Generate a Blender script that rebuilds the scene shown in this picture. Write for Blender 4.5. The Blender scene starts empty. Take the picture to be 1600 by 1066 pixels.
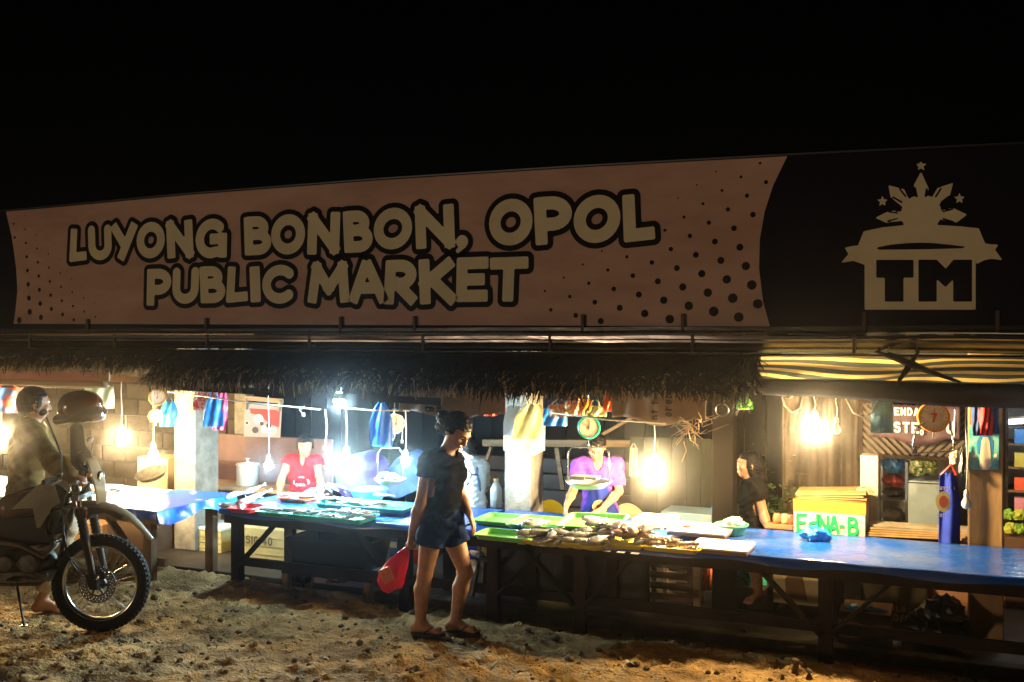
import bpy, bmesh, math, random
import numpy as np
from mathutils import Vector, Matrix
random.seed(7)
rng = np.random.default_rng(7)
S = bpy.context.scene
C = S.collection
R = math.radians
PI = math.pi

# ------------------------------------------------------------------ camera, sky, street light, exposure
YAW = R(23.7)
CAMZ = 2.1
cd = bpy.data.cameras.new('camera'); cam = bpy.data.objects.new('camera', cd); C.objects.link(cam)
cam.location = (0, 0, CAMZ); cam.rotation_euler = (R(90), 0, YAW)
cd.sensor_width = 36; cd.lens = 35; cd.clip_end = 600; cd.clip_start = 0.05
cd.shift_y = -0.005
S.camera = cam
W = bpy.data.worlds.new('World'); S.world = W; W.use_nodes = True
wn = W.node_tree.nodes; bgn = wn['Background']
sky = wn.new('ShaderNodeTexSky'); sky.sky_type = 'NISHITA'; sky.sun_disc = False
SUN_EL, SUN_ROT = R(4), R(200)
sky.sun_elevation = SUN_EL; sky.sun_rotation = SUN_ROT
W.node_tree.links.new(sky.outputs[0], bgn.inputs[0]); bgn.inputs[1].default_value = 0.00012
sd = bpy.data.lights.new('street_light', 'SUN'); sd.energy = 0.46; sd.angle = R(3); sd.color = (1.0, 0.71, 0.50)
so = bpy.data.objects.new('street_light', sd); C.objects.link(so)
so.rotation_euler = (R(90) - SUN_EL, 0, R(-24))
S.view_settings.view_transform = 'Standard'; S.view_settings.look = 'None'
S.view_settings.exposure = 0.0; S.view_settings.gamma = 1.0
S.cycles.use_denoising = True
S.cycles.max_bounces = 6; S.cycles.diffuse_bounces = 3; S.cycles.glossy_bounces = 3
S.cycles.transmission_bounces = 4; S.cycles.volume_bounces = 0; S.cycles.transparent_max_bounces = 8
S.cycles.caustics_reflective = False; S.cycles.caustics_refractive = False
S.cycles.sample_clamp_indirect = 3.0

# ------------------------------------------------------------------ where things stand (x along the stalls, y away from the road)
FPX = 1555.0
cs, sn = math.cos(YAW), math.sin(YAW)
def PV(px, py, v):
    sx = (px - 800) / FPX
    t = v / (cs + sx * sn)
    return Vector(((-sn + sx * cs) * t, v, CAMZ - (py - 525) / FPX * t))
def PZ(px, py, z):
    t = (CAMZ - z) * FPX / (py - 525)
    sx = (px - 800) / FPX
    return Vector(((-sn + sx * cs) * t, (cs + sx * sn) * t, z))
def PD(px, py, d):
    sx = (px - 800) / FPX
    return Vector(((-sn + sx * cs) * d, (cs + sx * sn) * d, CAMZ - (py - 525) / FPX * d))

# ------------------------------------------------------------------ materials
_m = {}
def mat(name, col, rough=0.6, metal=0.0, col2=None, scale=8.0, detail=4.0, bump=0.0, bscale=40.0, stretch=(1, 1, 1),
        spec=0.5, trans=0.0, contrast=(0.35, 0.65), emis=None, estr=0.0, coat=0.0, translucent=0.0, alpha=1.0, sss=0.0):
    if name in _m: return _m[name]
    m = bpy.data.materials.new(name); m.use_nodes = True
    nt = m.node_tree; n = nt.nodes; L = nt.links
    p = n['Principled BSDF']
    if rough >= .75 and spec == .5: spec = .18
    def s(k, v): p.inputs[k].default_value = v
    s('Base Color', (*col, 1)); s('Roughness', rough); s('Metallic', metal); s('Specular IOR Level', spec)
    s('Transmission Weight', trans); s('Coat Weight', coat); s('Alpha', alpha)
    if sss: s('Subsurface Weight', sss); s('Subsurface Radius', (0.02, 0.008, 0.004)); s('Subsurface Scale', 1.0)
    if emis: s('Emission Color', (*emis, 1)); s('Emission Strength', estr)
    tc = n.new('ShaderNodeTexCoord'); mp = n.new('ShaderNodeMapping')
    L.new(tc.outputs['Object'], mp.inputs[0]); mp.inputs['Scale'].default_value = stretch
    if col2 is not None:
        no = n.new('ShaderNodeTexNoise'); no.inputs['Scale'].default_value = scale; no.inputs['Detail'].default_value = detail
        no.inputs['Roughness'].default_value = 0.65
        L.new(mp.outputs[0], no.inputs[0])
        rp = n.new('ShaderNodeValToRGB'); rp.color_ramp.elements[0].position = contrast[0]; rp.color_ramp.elements[1].position = contrast[1]
        rp.color_ramp.elements[0].color = (*col, 1); rp.color_ramp.elements[1].color = (*col2, 1)
        L.new(no.outputs[0], rp.inputs[0]); L.new(rp.outputs[0], p.inputs['Base Color'])
        mr = n.new('ShaderNodeMapRange'); mr.inputs['To Min'].default_value = max(0.02, rough - 0.12); mr.inputs['To Max'].default_value = min(1, rough + 0.12)
        L.new(no.outputs[0], mr.inputs[0]); L.new(mr.outputs[0], p.inputs['Roughness'])
    if bump:
        nb = n.new('ShaderNodeTexNoise'); nb.inputs['Scale'].default_value = bscale; nb.inputs['Detail'].default_value = 5
        L.new(mp.outputs[0], nb.inputs[0])
        bp = n.new('ShaderNodeBump'); bp.inputs['Strength'].default_value = min(1, bump); bp.inputs['Distance'].default_value = 0.01 * max(1, bump)
        L.new(nb.outputs[0], bp.inputs['Height']); L.new(bp.outputs[0], p.inputs['Normal'])
    if translucent:
        tl = n.new('ShaderNodeBsdfTranslucent'); mx = n.new('ShaderNodeMixShader'); mx.inputs[0].default_value = translucent
        if col2 is not None: L.new(rp.outputs[0], tl.inputs[0])
        else: tl.inputs[0].default_value = (*col, 1)
        out = n['Material Output']
        L.new(p.outputs[0], mx.inputs[1]); L.new(tl.outputs[0], mx.inputs[2]); L.new(mx.outputs[0], out.inputs[0])
    _m[name] = m
    return m

# ------------------------------------------------------------------ mesh helpers
def link(o):
    C.objects.link(o); return o
def obj(name, v, f, m, parent=None, smooth=False, inv=True):
    me = bpy.data.meshes.new(name); me.from_pydata([tuple(x) for x in v], [], [tuple(x) for x in f])
    me.materials.append(m)
    if smooth: me.polygons.foreach_set('use_smooth', [True] * len(me.polygons))
    me.update()
    o = bpy.data.objects.new(name, me); link(o)
    if parent is not None: adopt(o, parent, inv)
    return o
def adopt(o, parent, inv=True):
    o.parent = parent
    if inv: o.matrix_parent_inverse = wm(parent).inverted()
def wm(o):
    mb = Matrix.LocRotScale(o.location, o.rotation_euler, o.scale)
    return mb if o.parent is None else wm(o.parent) @ o.matrix_parent_inverse @ mb
def tag(o, label, cat=None, group=None, kind=None):
    if label: o['label'] = label
    if cat: o['category'] = cat
    if group: o['group'] = group
    if kind: o['kind'] = kind
    return o
def thing(name, label, cat, loc=(0, 0, 0), rz=0.0, group=None):
    o = bpy.data.objects.new(name, None); link(o); o.location = loc; o.rotation_euler = (0, 0, rz)
    o.empty_display_size = 0.1
    return tag(o, label, cat, group)
def struct(o): o['kind'] = 'structure'; return o

def basis(d):
    d = Vector(d).normalized()
    a = Vector((0, 0, 1)) if abs(d.z) < 0.95 else Vector((1, 0, 0))
    x = a.cross(d).normalized(); y = d.cross(x)
    return x, y, d
class MB:
    def __init__(s): s.v = []; s.f = []
    def add(s, v, f):
        o = len(s.v); s.v += [tuple(x) for x in v]; s.f += [tuple(i + o for i in q) for q in f]; return s
    def box(s, c, d, rot=None, taper=1.0):
        c = Vector(c); h = [x / 2 for x in d]; v = []
        for z in (-1, 1):
            k = taper if z > 0 else 1
            for x, y in ((-1, -1), (1, -1), (1, 1), (-1, 1)):
                p = Vector((x * h[0] * k, y * h[1] * k, z * h[2]))
                if rot is not None: p = rot @ p
                v.append(c + p)
        return s.add(v, [(3, 2, 1, 0), (4, 5, 6, 7), (0, 1, 5, 4), (1, 2, 6, 5), (2, 3, 7, 6), (3, 0, 4, 7)])
    def span(s, a, b):
        return s.box([(a[i] + b[i]) / 2 for i in range(3)], [abs(b[i] - a[i]) for i in range(3)])
    def bar(s, p, q, w, h, up=(0, 0, 1)):
        p, q = Vector(p), Vector(q); d = q - p; L = d.length; d.normalize()
        up = Vector(up)
        if abs(up.dot(d)) > 0.98: up = Vector((0, 1, 0))
        x = d.cross(up).normalized(); y = x.cross(d)
        m = Matrix((x, d, y)).transposed()
        return s.box((p + q) / 2, (w, L, h), m)
    def cyl(s, p, q, r1, r2=None, n=12, caps=True):
        if r2 is None: r2 = r1
        p, q = Vector(p), Vector(q); x, y, _ = basis(q - p); v = []
        for c, r in ((p, r1), (q, r2)):
            for i in range(n):
                a = 2 * PI * i / n; v.append(c + (x * math.cos(a) + y * math.sin(a)) * r)
        f = [(i, (i + 1) % n, n + (i + 1) % n, n + i) for i in range(n)]
        if caps: f += [tuple(range(n - 1, -1, -1)), tuple(range(n, 2 * n))]
        return s.add(v, f)
    def tube(s, pts, r, n=8):
        pts = [Vector(p) for p in pts]; v = []; N = len(pts)
        rr = r if isinstance(r, (list, tuple)) else [r] * N
        px = None
        for k, p in enumerate(pts):
            d = (pts[min(k + 1, N - 1)] - pts[max(k - 1, 0)]).normalized()
            if px is None: x, y, _ = basis(d)
            else:
                x = (px - d * px.dot(d)).normalized(); y = d.cross(x)
            px = x
            for i in range(n):
                a = 2 * PI * i / n; v.append(p + (x * math.cos(a) + y * math.sin(a)) * rr[k])
        f = []
        for k in range(N - 1):
            for i in range(n): f.append((k * n + i, k * n + (i + 1) % n, (k + 1) * n + (i + 1) % n, (k + 1) * n + i))
        f += [tuple(range(n - 1, -1, -1)), tuple(range((N - 1) * n, N * n))]
        return s.add(v, f)
    def lathe(s, prof, c=(0, 0, 0), axis=(0, 0, 1), n=20, close=False):
        c = Vector(c); x, y, d = basis(axis); v = []; N = len(prof)
        for r, h in prof:
            for i in range(n):
                a = 2 * PI * i / n; v.append(c + d * h + (x * math.cos(a) + y * math.sin(a)) * r)
        f = []
        for k in range(N if close else N - 1):
            k2 = (k + 1) % N
            for i in range(n): f.append((k * n + i, k * n + (i + 1) % n, k2 * n + (i + 1) % n, k2 * n + i))
        return s.add(v, f)
    def ball(s, c, r, n=12, m=8, rot=None):
        if not isinstance(r, (tuple, list)): r = (r, r, r)
        c = Vector(c); v = []
        for j in range(m + 1):
            t = PI * j / m
            for i in range(n):
                a = 2 * PI * i / n
                p = Vector((math.sin(t) * math.cos(a) * r[0], math.sin(t) * math.sin(a) * r[1], math.cos(t) * r[2]))
                if rot is not None: p = rot @ p
                v.append(c + p)
        f = []
        for j in range(m):
            for i in range(n): f.append((j * n + i, (j + 1) * n + i, (j + 1) * n + (i + 1) % n, j * n + (i + 1) % n))
        return s.add(v, f)
    def grid(s, fn, nu, nv):
        v = [fn(i / nu, j / nv) for j in range(nv + 1) for i in range(nu + 1)]
        f = [(j * (nu + 1) + i, j * (nu + 1) + i + 1, (j + 1) * (nu + 1) + i + 1, (j + 1) * (nu + 1) + i) for j in range(nv) for i in range(nu)]
        return s.add(v, f)
    def prism(s, poly, b):
        """poly: 3D points of the a side; b: offset vector"""
        n = len(poly); b = Vector(b)
        v = [Vector(p) for p in poly] + [Vector(p) + b for p in poly]
        f = [tuple(range(n)), tuple(range(2 * n - 1, n - 1, -1))] + [(i, n + i, n + (i + 1) % n, (i + 1) % n) for i in range(n)]
        return s.add(v, f)
    def build(s, name, m, parent=None, smooth=False, inv=True, bevel=0.0, thick=0.0, sub=0, loc=None):
        o = obj(name, s.v, s.f, m, None, smooth)
        if loc is not None:
            o.data.transform(Matrix.Translation(-Vector(loc))); o.location = loc
        if parent is not None: adopt(o, parent, inv)
        if thick:
            md = o.modifiers.new('solid', 'SOLIDIFY'); md.thickness = thick; md.offset = 0
        if bevel:
            bv = o.modifiers.new('bevel', 'BEVEL'); bv.width = bevel; bv.segments = 2; bv.limit_method = 'ANGLE'
        if sub:
            sb = o.modifiers.new('sub', 'SUBSURF'); sb.levels = sub; sb.render_levels = sub
        return o

def copy_tree(o, parent=None):
    c = o.copy(); link(c)
    if parent is not None: c.parent = parent
    for ch in [x for x in bpy.data.objects if x.parent == o]: copy_tree(ch, c)
    return c

# value noise
_tab = rng.random((256, 256))
def vn(x, y, s=0):
    x = np.asarray(x, float) + s * 17.3; y = np.asarray(y, float) + s * 31.7
    xi = np.floor(x).astype(int); yi = np.floor(y).astype(int); fx = x - xi; fy = y - yi
    fx = fx * fx * (3 - 2 * fx); fy = fy * fy * (3 - 2 * fy)
    g = lambda a, b: _tab[a & 255, b & 255]
    return (g(xi, yi) * (1 - fx) + g(xi + 1, yi) * fx) * (1 - fy) + (g(xi, yi + 1) * (1 - fx) + g(xi + 1, yi + 1) * fx) * fy
def fbm(x, y, o=4, s=0):
    r = 0; a = 1; t = 0
    for k in range(o):
        r = r + a * vn(x * 2 ** k, y * 2 ** k, s + k); t += a; a *= 0.5
    return r / t - 0.5

# ------------------------------------------------------------------ flat shapes from 2D distance fields (print)
def sd_box2(X, Y, p, q, hw, ext=0.0, rnd=0.0):
    p = np.array(p, float); q = np.array(q, float); d = q - p; L = max(1e-9, np.hypot(*d)); d /= L
    cx, cy = (p + q) / 2
    a = np.abs((X - cx) * d[0] + (Y - cy) * d[1]) - (L / 2 + ext - rnd)
    b = np.abs(-(X - cx) * d[1] + (Y - cy) * d[0]) - (hw - rnd)
    return np.hypot(np.maximum(a, 0), np.maximum(b, 0)) + np.minimum(np.maximum(a, b), 0) - rnd
def sd_cap2(X, Y, p, q, hw):
    dx, dy = q[0] - p[0], q[1] - p[1]; l2 = max(1e-12, dx * dx + dy * dy)
    t = np.clip(((X - p[0]) * dx + (Y - p[1]) * dy) / l2, 0, 1)
    return np.hypot(X - p[0] - t * dx, Y - p[1] - t * dy) - hw
def sd_poly(X, Y, P):
    d = np.full(X.shape, 1e9); ins = np.zeros(X.shape, bool); n = len(P)
    for i in range(n):
        ax, ay = P[i]; bx, by = P[(i + 1) % n]
        d = np.minimum(d, sd_cap2(X, Y, (ax, ay), (bx, by), 0))
        c = ((ay > Y) != (by > Y)); den = (by - ay) if by != ay else 1e-9
        ins ^= c & (X < (bx - ax) * (Y - ay) / den + ax)
    return np.where(ins, -d, d)
def flat_mesh(fn, x0, x1, y0, y1, step, to3d, level=0.0):
    nx = int((x1 - x0) / step) + 2; ny = int((y1 - y0) / step) + 2
    xs = x0 + np.arange(nx) * step; ys = y0 + np.arange(ny) * step
    X, Y = np.meshgrid(xs, ys, indexing='ij'); D = fn(X, Y) - level
    V, F, idx = [], [], {}
    def vid(x, y):
        k = (round(x, 6), round(y, 6))
        if k not in idx: idx[k] = len(V); V.append(to3d(x, y))
        return idx[k]
    I = D < 0
    for j in range(ny - 1):
        run = None
        for i in range(nx):
            full = i < nx - 1 and I[i, j] and I[i + 1, j] and I[i, j + 1] and I[i + 1, j + 1]
            if full:
                if run is None: run = i
                continue
            if run is not None:
                F.append((vid(xs[run], ys[j]), vid(xs[i], ys[j]), vid(xs[i], ys[j + 1]), vid(xs[run], ys[j + 1]))); run = None
            if i < nx - 1 and (I[i, j] or I[i + 1, j] or I[i, j + 1] or I[i + 1, j + 1]):
                co = [(xs[i], ys[j], D[i, j]), (xs[i + 1], ys[j], D[i + 1, j]), (xs[i + 1], ys[j + 1], D[i + 1, j + 1]), (xs[i], ys[j + 1], D[i, j + 1])]
                out = []
                for k in range(4):
                    a, b = co[k], co[(k + 1) % 4]
                    if a[2] < 0: out.append((a[0], a[1]))
                    if (a[2] < 0) != (b[2] < 0):
                        t = a[2] / (a[2] - b[2]); out.append((a[0] + t * (b[0] - a[0]), a[1] + t * (b[1] - a[1])))
                ids = []
                for o_ in out:
                    k = vid(*o_)
                    if k not in ids: ids.append(k)
                if len(ids) > 2: F.append(tuple(ids))
    return V, F
def arc(cx, cy, rx, ry, a0, a1, n=12):
    return [(cx + rx * math.cos(R(a0 + (a1 - a0) * i / n)), cy + ry * math.sin(R(a0 + (a1 - a0) * i / n))) for i in range(n + 1)]
# strokes on a unit box: x 0..1, y 0..1 (centre lines); lines of two points have blunt ends
GL = {
 'L': [[(0, 1), (0, 0)], [(0, 0), (.95, .04)]], 'U': [[(0, 1), (0, .4)] + arc(.5, .38, .5, .38, 180, 360, 10) + [(1, 1)]],
 'Y': [[(0, 1), (.48, .45)], [(1, 1), (.42, 0)]], 'O': [arc(.5, .5, .5, .5, 0, 360, 24)],
 'N': [[(0, 0), (0, 1)], [(0, 1), (1, 0)], [(1, 0), (1, 1)]],
 'G': [arc(.5, .5, .5, .5, 50, 290, 16) + [(.75, .04)], [(1, .0), (.98, .5)], [(.98, .48), (.6, .48)]],
 'B': [[(0, 0), (0, 1)], [(0, 1)] + arc(.45, .77, .42, .23, 80, -80, 8) + [(0, .53)], [(0, .53)] + arc(.5, .27, .5, .27, 80, -80, 8) + [(0, 0)]],
 'P': [[(0, 0), (0, 1)], [(0, 1)] + arc(.45, .7, .55, .3, 85, -85, 10) + [(0, .4)]],
 'I': [[(.5, 0), (.5, 1)]], 'C': [arc(.55, .5, .55, .5, 48, 312, 18)],
 'M': [[(0, 0), (.1, 1)], [(.1, 1), (.5, .3)], [(.5, .3), (.9, 1)], [(.9, 1), (1, 0)]],
 'A': [[(0, 0), (.45, 1)], [(.55, 1), (1, 0)], [(.25, .3), (.75, .3)]],
 'R': [[(0, 0), (0, 1)], [(0, 1)] + arc(.45, .72, .5, .28, 85, -85, 10) + [(0, .44)], [(.35, .44), (1, 0)]],
 'K': [[(0, 0), (0, 1)], [(0, .42), (.95, 1)], [(.3, .55), (1, 0)]],
 'E': [[(0, 0), (0, 1)], [(0, 1), (1, 1)], [(0, .5), (.85, .5)], [(0, 0), (1, 0)]],
 'T': [[(0, 1), (1, 1)], [(.5, 1), (.5, 0)]], ',': [[(.5, .8), (.62, .5), (.3, 0)]],
 'D': [[(0, 0), (0, 1)], [(0, 1)] + arc(.4, .5, .6, .5, 85, -85, 12) + [(0, 0)]],
 'd': [arc(.45, .28, .45, .28, 0, 360, 16), [(.95, 0), (.95, 1)]],
 'S': [arc(.5, .76, .48, .24, 30, 270, 12) + arc(.5, .26, .5, .26, 90, -150, 12)],
 'H': [[(0, 0), (0, 1)], [(1, 0), (1, 1)], [(0, .5), (1, .5)]], '-': [[(.2, .45), (.8, .45)]], 'F': [[(0, 0), (0, 1)], [(0, 1), (1, 1)], [(0, .5), (.8, .5)]],
 'X': [[(0, 0), (1, 1)], [(0, 1), (1, 0)]], 'W': [[(0, 1), (.25, 0)], [(.25, 0), (.5, .8)], [(.5, .8), (.75, 0)], [(.75, 0), (1, 1)]],
 'g': [arc(.45, .55, .45, .38, 0, 360, 16), [(.92, .95), (.92, .1), (.7, -.2), (.2, -.2), (.05, -.05)]],
 'u': [[(0, .9), (0, .3)] + arc(.45, .3, .45, .3, 180, 360, 8), [(.9, .9), (.9, 0)]],
 't': [[(.4, 1), (.4, 0)], [(0, .72), (.9, .72)]], 'o': [arc(.5, .38, .45, .38, 0, 360, 16)],
 'n': [[(0, .8), (0, 0)], arc(.45, .4, .45, .35, 170, 0, 8) + [(.9, 0)]], 'r': [[(0, .8), (0, 0)], arc(.45, .4, .4, .35, 165, 50, 6)],
 'e': [[(.05, .4), (.95, .4)] , arc(.5, .38, .45, .38, 0, 320, 14)],
 '0': [arc(.5, .5, .5, .5, 0, 360, 20)], '1': [[(.2, .8), (.5, 1)], [(.5, 1), (.5, 0)]],
 '2': [arc(.5, .72, .45, .28, 160, -30, 10) + [(.05, 0)], [(.05, 0), (1, 0)]], '4': [[(.7, 0), (.7, 1)], [(.7, 1), (0, .3)], [(0, .3), (1, .3)]],
 '6': [arc(.5, .3, .5, .3, 0, 360, 16), [(.02, .35), (.2, .75), (.7, 1)]], '7': [[(0, 1), (1, 1)], [(1, 1), (.3, 0)]],
 '9': [arc(.5, .7, .45, .3, 0, 360, 16), [(.95, .7), (.9, .3), (.5, 0)]], '.': [[(.5, 0), (.5, .05)]],
}
def glyph_fn(ch, x0, x1, y0, y1, hw, slant=0.0):
    a0, a1, b0, b1 = x0 + hw, x1 - hw, y0 + hw, y1 - hw
    if a1 < a0: a0 = a1 = (x0 + x1) / 2
    P = [[(a0 + p[0] * (a1 - a0) + slant * (p[1] - .5) * (y1 - y0), b0 + p[1] * (b1 - b0)) for p in l] for l in GL[ch]]
    def fn(X, Y):
        d = np.full(X.shape, 1e9)
        for l in P:
            if len(l) == 2: d = np.minimum(d, sd_box2(X, Y, l[0], l[1], hw, hw * 0.95, hw * 0.25))
            else:
                for a, b in zip(l[:-1], l[1:]): d = np.minimum(d, sd_cap2(X, Y, a, b, hw))
        return d
    return fn
def text_mesh(txt, w, h, hw, gap=0.25, slant=0.0, step=None):
    """returns fn, width for a run of characters: heights h, each w wide"""
    fns = []; x = 0
    for ch in txt:
        if ch == ' ': x += w * 0.7; continue
        cw = w * (0.35 if ch in 'I.,1' else 1.0)
        fns.append(glyph_fn(ch, x, x + cw, 0, h, hw, slant)); x += cw + w * gap
    return (lambda X, Y: np.min([f(X, Y) for f in fns], axis=0)), x
def lettering(name, txt, org, right, up, w, h, hw, m, parent, gap=0.25, slant=0.0, off=0.002, step=None):
    fn, tot = text_mesh(txt, w, h, hw, gap, slant)
    org, right, up = Vector(org), Vector(right).normalized(), Vector(up).normalized(); nrm = right.cross(up)
    V, F = flat_mesh(fn, -h * .3, tot + h * .3, -h * .35, h * 1.2, step or hw * 0.5, lambda x, y: org + right * x + up * y + nrm * off)
    return obj(name, V, F, m, parent)

# ------------------------------------------------------------------ bodies: smooth unions of tapered limbs, meshed as one surface
def nets(D, org, vox):
    I = D < 0
    nx, ny, nz = D.shape
    c = np.stack([I[i:nx - 1 + i, j:ny - 1 + j, k:nz - 1 + k] for i in (0, 1) for j in (0, 1) for k in (0, 1)], -1)
    s = c.sum(-1); act = (s > 0) & (s < 8)
    idx = -np.ones(act.shape, int); cells = np.argwhere(act); idx[act] = np.arange(len(cells))
    cor = [(i, j, k) for i in (0, 1) for j in (0, 1) for k in (0, 1)]
    dv = np.stack([D[cells[:, 0] + a, cells[:, 1] + b, cells[:, 2] + c_] for a, b, c_ in cor], -1)
    P = np.zeros((len(cells), 3)); n = np.zeros(len(cells))
    for a in range(8):
        for b in range(a + 1, 8):
            if sum(abs(cor[a][k] - cor[b][k]) for k in range(3)) != 1: continue
            x, y = dv[:, a], dv[:, b]; m = (x < 0) != (y < 0)
            t = np.where(m, x / np.where(m, x - y, 1), 0)
            p = np.array(cor[a]) + t[:, None] * (np.array(cor[b]) - np.array(cor[a]))
            P += p * m[:, None]; n += m
    V = (cells + P / n[:, None]) * vox + org
    F = []
    for ax in range(3):
        o1, o2 = (ax + 1) % 3, (ax + 2) % 3
        sl = [slice(1, -1)] * 3; sl[ax] = slice(0, -1); A = I[tuple(sl)]
        sl[ax] = slice(1, None); B = I[tuple(sl)]
        e = np.argwhere(A != B)
        if len(e) == 0: continue
        av = A[e[:, 0], e[:, 1], e[:, 2]]
        base = e.copy(); base[:, o1] += 1; base[:, o2] += 1
        q = []
        for d1, d2 in ((-1, -1), (0, -1), (0, 0), (-1, 0)):
            t = base.copy(); t[:, o1] += d1; t[:, o2] += d2; q.append(idx[t[:, 0], t[:, 1], t[:, 2]])
        q = np.stack(q, -1); q[~av] = q[~av][:, ::-1]; F.append(q)
    F = np.concatenate(F) if F else np.zeros((0, 4), int)
    F = F[(F >= 0).all(1)]
    return V, F
def smin(a, b, k):
    if k <= 0: return np.minimum(a, b)
    h = np.maximum(k - np.abs(a - b), 0) / k
    return np.minimum(a, b) - h * h * k * 0.25
def sculpt(name, prims, vox, m, parent=None, cut=None, noise=None, inv=True, smooth_it=0):
    """prims: ('c',a,b,ra,rb,k[,flat axis,flat factor]) limbs, ('e',centre,radii,rot,k) ellipsoids, ('x',...) carved ellipsoid"""
    lo = np.full(3, 1e9); hi = np.full(3, -1e9)
    for p in prims:
        if p[0] == 'c':
            r = max(p[3], p[4])
            for q in (p[1], p[2]): lo = np.minimum(lo, np.array(q) - r); hi = np.maximum(hi, np.array(q) + r)
        elif p[0] == 'e':
            r = max(p[2]); lo = np.minimum(lo, np.array(p[1]) - r); hi = np.maximum(hi, np.array(p[1]) + r)
    pad = vox * 4; lo -= pad; hi += pad
    n = np.ceil((hi - lo) / vox).astype(int) + 1
    D = np.full(n, 0.2)
    for p in prims:
        if p[0] == 'c': r = max(p[3], p[4]); pl = np.minimum(p[1], p[2]) - r; ph = np.maximum(p[1], p[2]) + r
        else: r = max(p[2]); pl = np.array(p[1]) - r; ph = np.array(p[1]) + r
        mg = 0.07
        i0 = np.clip(np.floor((pl - mg - lo) / vox).astype(int), 0, n - 1); i1 = np.clip(np.ceil((ph + mg - lo) / vox).astype(int) + 1, 1, n)
        sl = tuple(slice(a, b) for a, b in zip(i0, i1))
        X, Y, Z = np.meshgrid(*[lo[k] + np.arange(i0[k], i1[k]) * vox for k in range(3)], indexing='ij')
        if p[0] == 'c':
            a, b = np.array(p[1], float), np.array(p[2], float); ab = b - a; l2 = max(1e-12, ab @ ab)
            Q = [X - a[0], Y - a[1], Z - a[2]]
            t = np.clip((Q[0] * ab[0] + Q[1] * ab[1] + Q[2] * ab[2]) / l2, 0, 1)
            d = [Q[k] - t * ab[k] for k in range(3)]
            dist2 = d[0] ** 2 + d[1] ** 2 + d[2] ** 2
            if len(p) > 6:
                ax = np.array(p[6], float); ax /= np.linalg.norm(ax)
                w = d[0] * ax[0] + d[1] * ax[1] + d[2] * ax[2]
                dist2 = dist2 + w * w * (p[7] ** 2 - 1)
            dd = np.sqrt(dist2) - (p[3] + t * (p[4] - p[3]))
            D[sl] = smin(D[sl], dd, p[5])
        else:
            q = [X - p[1][0], Y - p[1][1], Z - p[1][2]]
            if p[3] is not None:
                Rm = np.array(p[3]); q = [q[0] * Rm[0, k] + q[1] * Rm[1, k] + q[2] * Rm[2, k] for k in range(3)]
            k0 = np.sqrt(sum((q[k] / p[2][k]) ** 2 for k in range(3))); k1 = np.sqrt(sum((q[k] / p[2][k] ** 2) ** 2 for k in range(3))) + 1e-9
            dd = k0 * (k0 - 1) / k1
            if p[0] == 'e': D[sl] = smin(D[sl], dd, p[4])
            else: D[sl] = -smin(-D[sl], dd, p[4])
    if cut is not None or noise is not None:
        X, Y, Z = np.meshgrid(*[lo[k] + np.arange(n[k]) * vox for k in range(3)], indexing='ij')
        if noise is not None: D = D + noise(X, Y, Z)
        if cut is not None: D = np.maximum(D, cut(X, Y, Z))
    V, F = nets(D, lo, vox)
    me = bpy.data.meshes.new(name); me.from_pydata(V.tolist(), [], F.tolist()); me.materials.append(m)
    me.polygons.foreach_set('use_smooth', [True] * len(me.polygons)); me.update()
    o = bpy.data.objects.new(name, me); link(o)
    if parent is not None: adopt(o, parent, inv)
    if smooth_it:
        sm = o.modifiers.new('smooth', 'SMOOTH'); sm.iterations = smooth_it; sm.factor = 0.5
    return o

# ------------------------------------------------------------------ shared materials
DIRT = mat('packed_dirt', (0.48, 0.305, 0.12), 0.9, col2=(0.21, 0.13, 0.052), scale=3.5, detail=12, bump=2.2, bscale=48, contrast=(.40, .60))
CONC = mat('old_concrete', (0.27, 0.26, 0.22), 0.85, col2=(0.15, 0.14, 0.115), scale=7, detail=8, bump=0.6, bscale=60)
SLAB = mat('wet_floor', (0.022, 0.019, 0.016), 0.5, col2=(0.012, 0.010, 0.008), scale=4, bump=0.5, bscale=30)
WOOD = mat('grey_timber', (0.26, 0.17, 0.09), 0.75, col2=(0.12, 0.075, 0.04), scale=9, stretch=(1, 1, 0.15), bump=0.5, bscale=60)
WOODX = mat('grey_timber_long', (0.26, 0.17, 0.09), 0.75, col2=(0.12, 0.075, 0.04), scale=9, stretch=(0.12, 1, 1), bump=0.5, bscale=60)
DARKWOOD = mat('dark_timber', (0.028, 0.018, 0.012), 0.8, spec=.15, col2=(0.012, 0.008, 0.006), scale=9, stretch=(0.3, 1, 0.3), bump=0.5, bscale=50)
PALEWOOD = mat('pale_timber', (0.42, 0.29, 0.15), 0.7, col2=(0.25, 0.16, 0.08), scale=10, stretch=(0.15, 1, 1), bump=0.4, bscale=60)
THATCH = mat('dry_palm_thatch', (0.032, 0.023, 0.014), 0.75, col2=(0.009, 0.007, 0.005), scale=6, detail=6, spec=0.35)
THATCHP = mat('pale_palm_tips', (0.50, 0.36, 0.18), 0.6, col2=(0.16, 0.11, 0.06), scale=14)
METAL = mat('worn_zinc', (0.68, 0.66, 0.62), 0.2, metal=1.0, col2=(0.34, 0.30, 0.25), scale=5, detail=8, bump=0.25, bscale=12, stretch=(0.25, 1, 1))
STEEL = mat('stainless_steel', (0.62, 0.61, 0.58), 0.22, metal=1.0)
BLACKM = mat('black_metal', (0.02, 0.02, 0.02), 0.4, metal=0.6)
CORD = mat('white_cord', (0.68, 0.64, 0.54), 0.5)
BLUETARP = mat('blue_plastic_sheet', (0.006, 0.075, 0.36), 0.24, col2=(0.03, 0.13, 0.50), scale=3.5, detail=7, bump=0.8, bscale=9, spec=0.7)

HAZE_D, HAZE_G = 0.0030, 0.982
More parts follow.
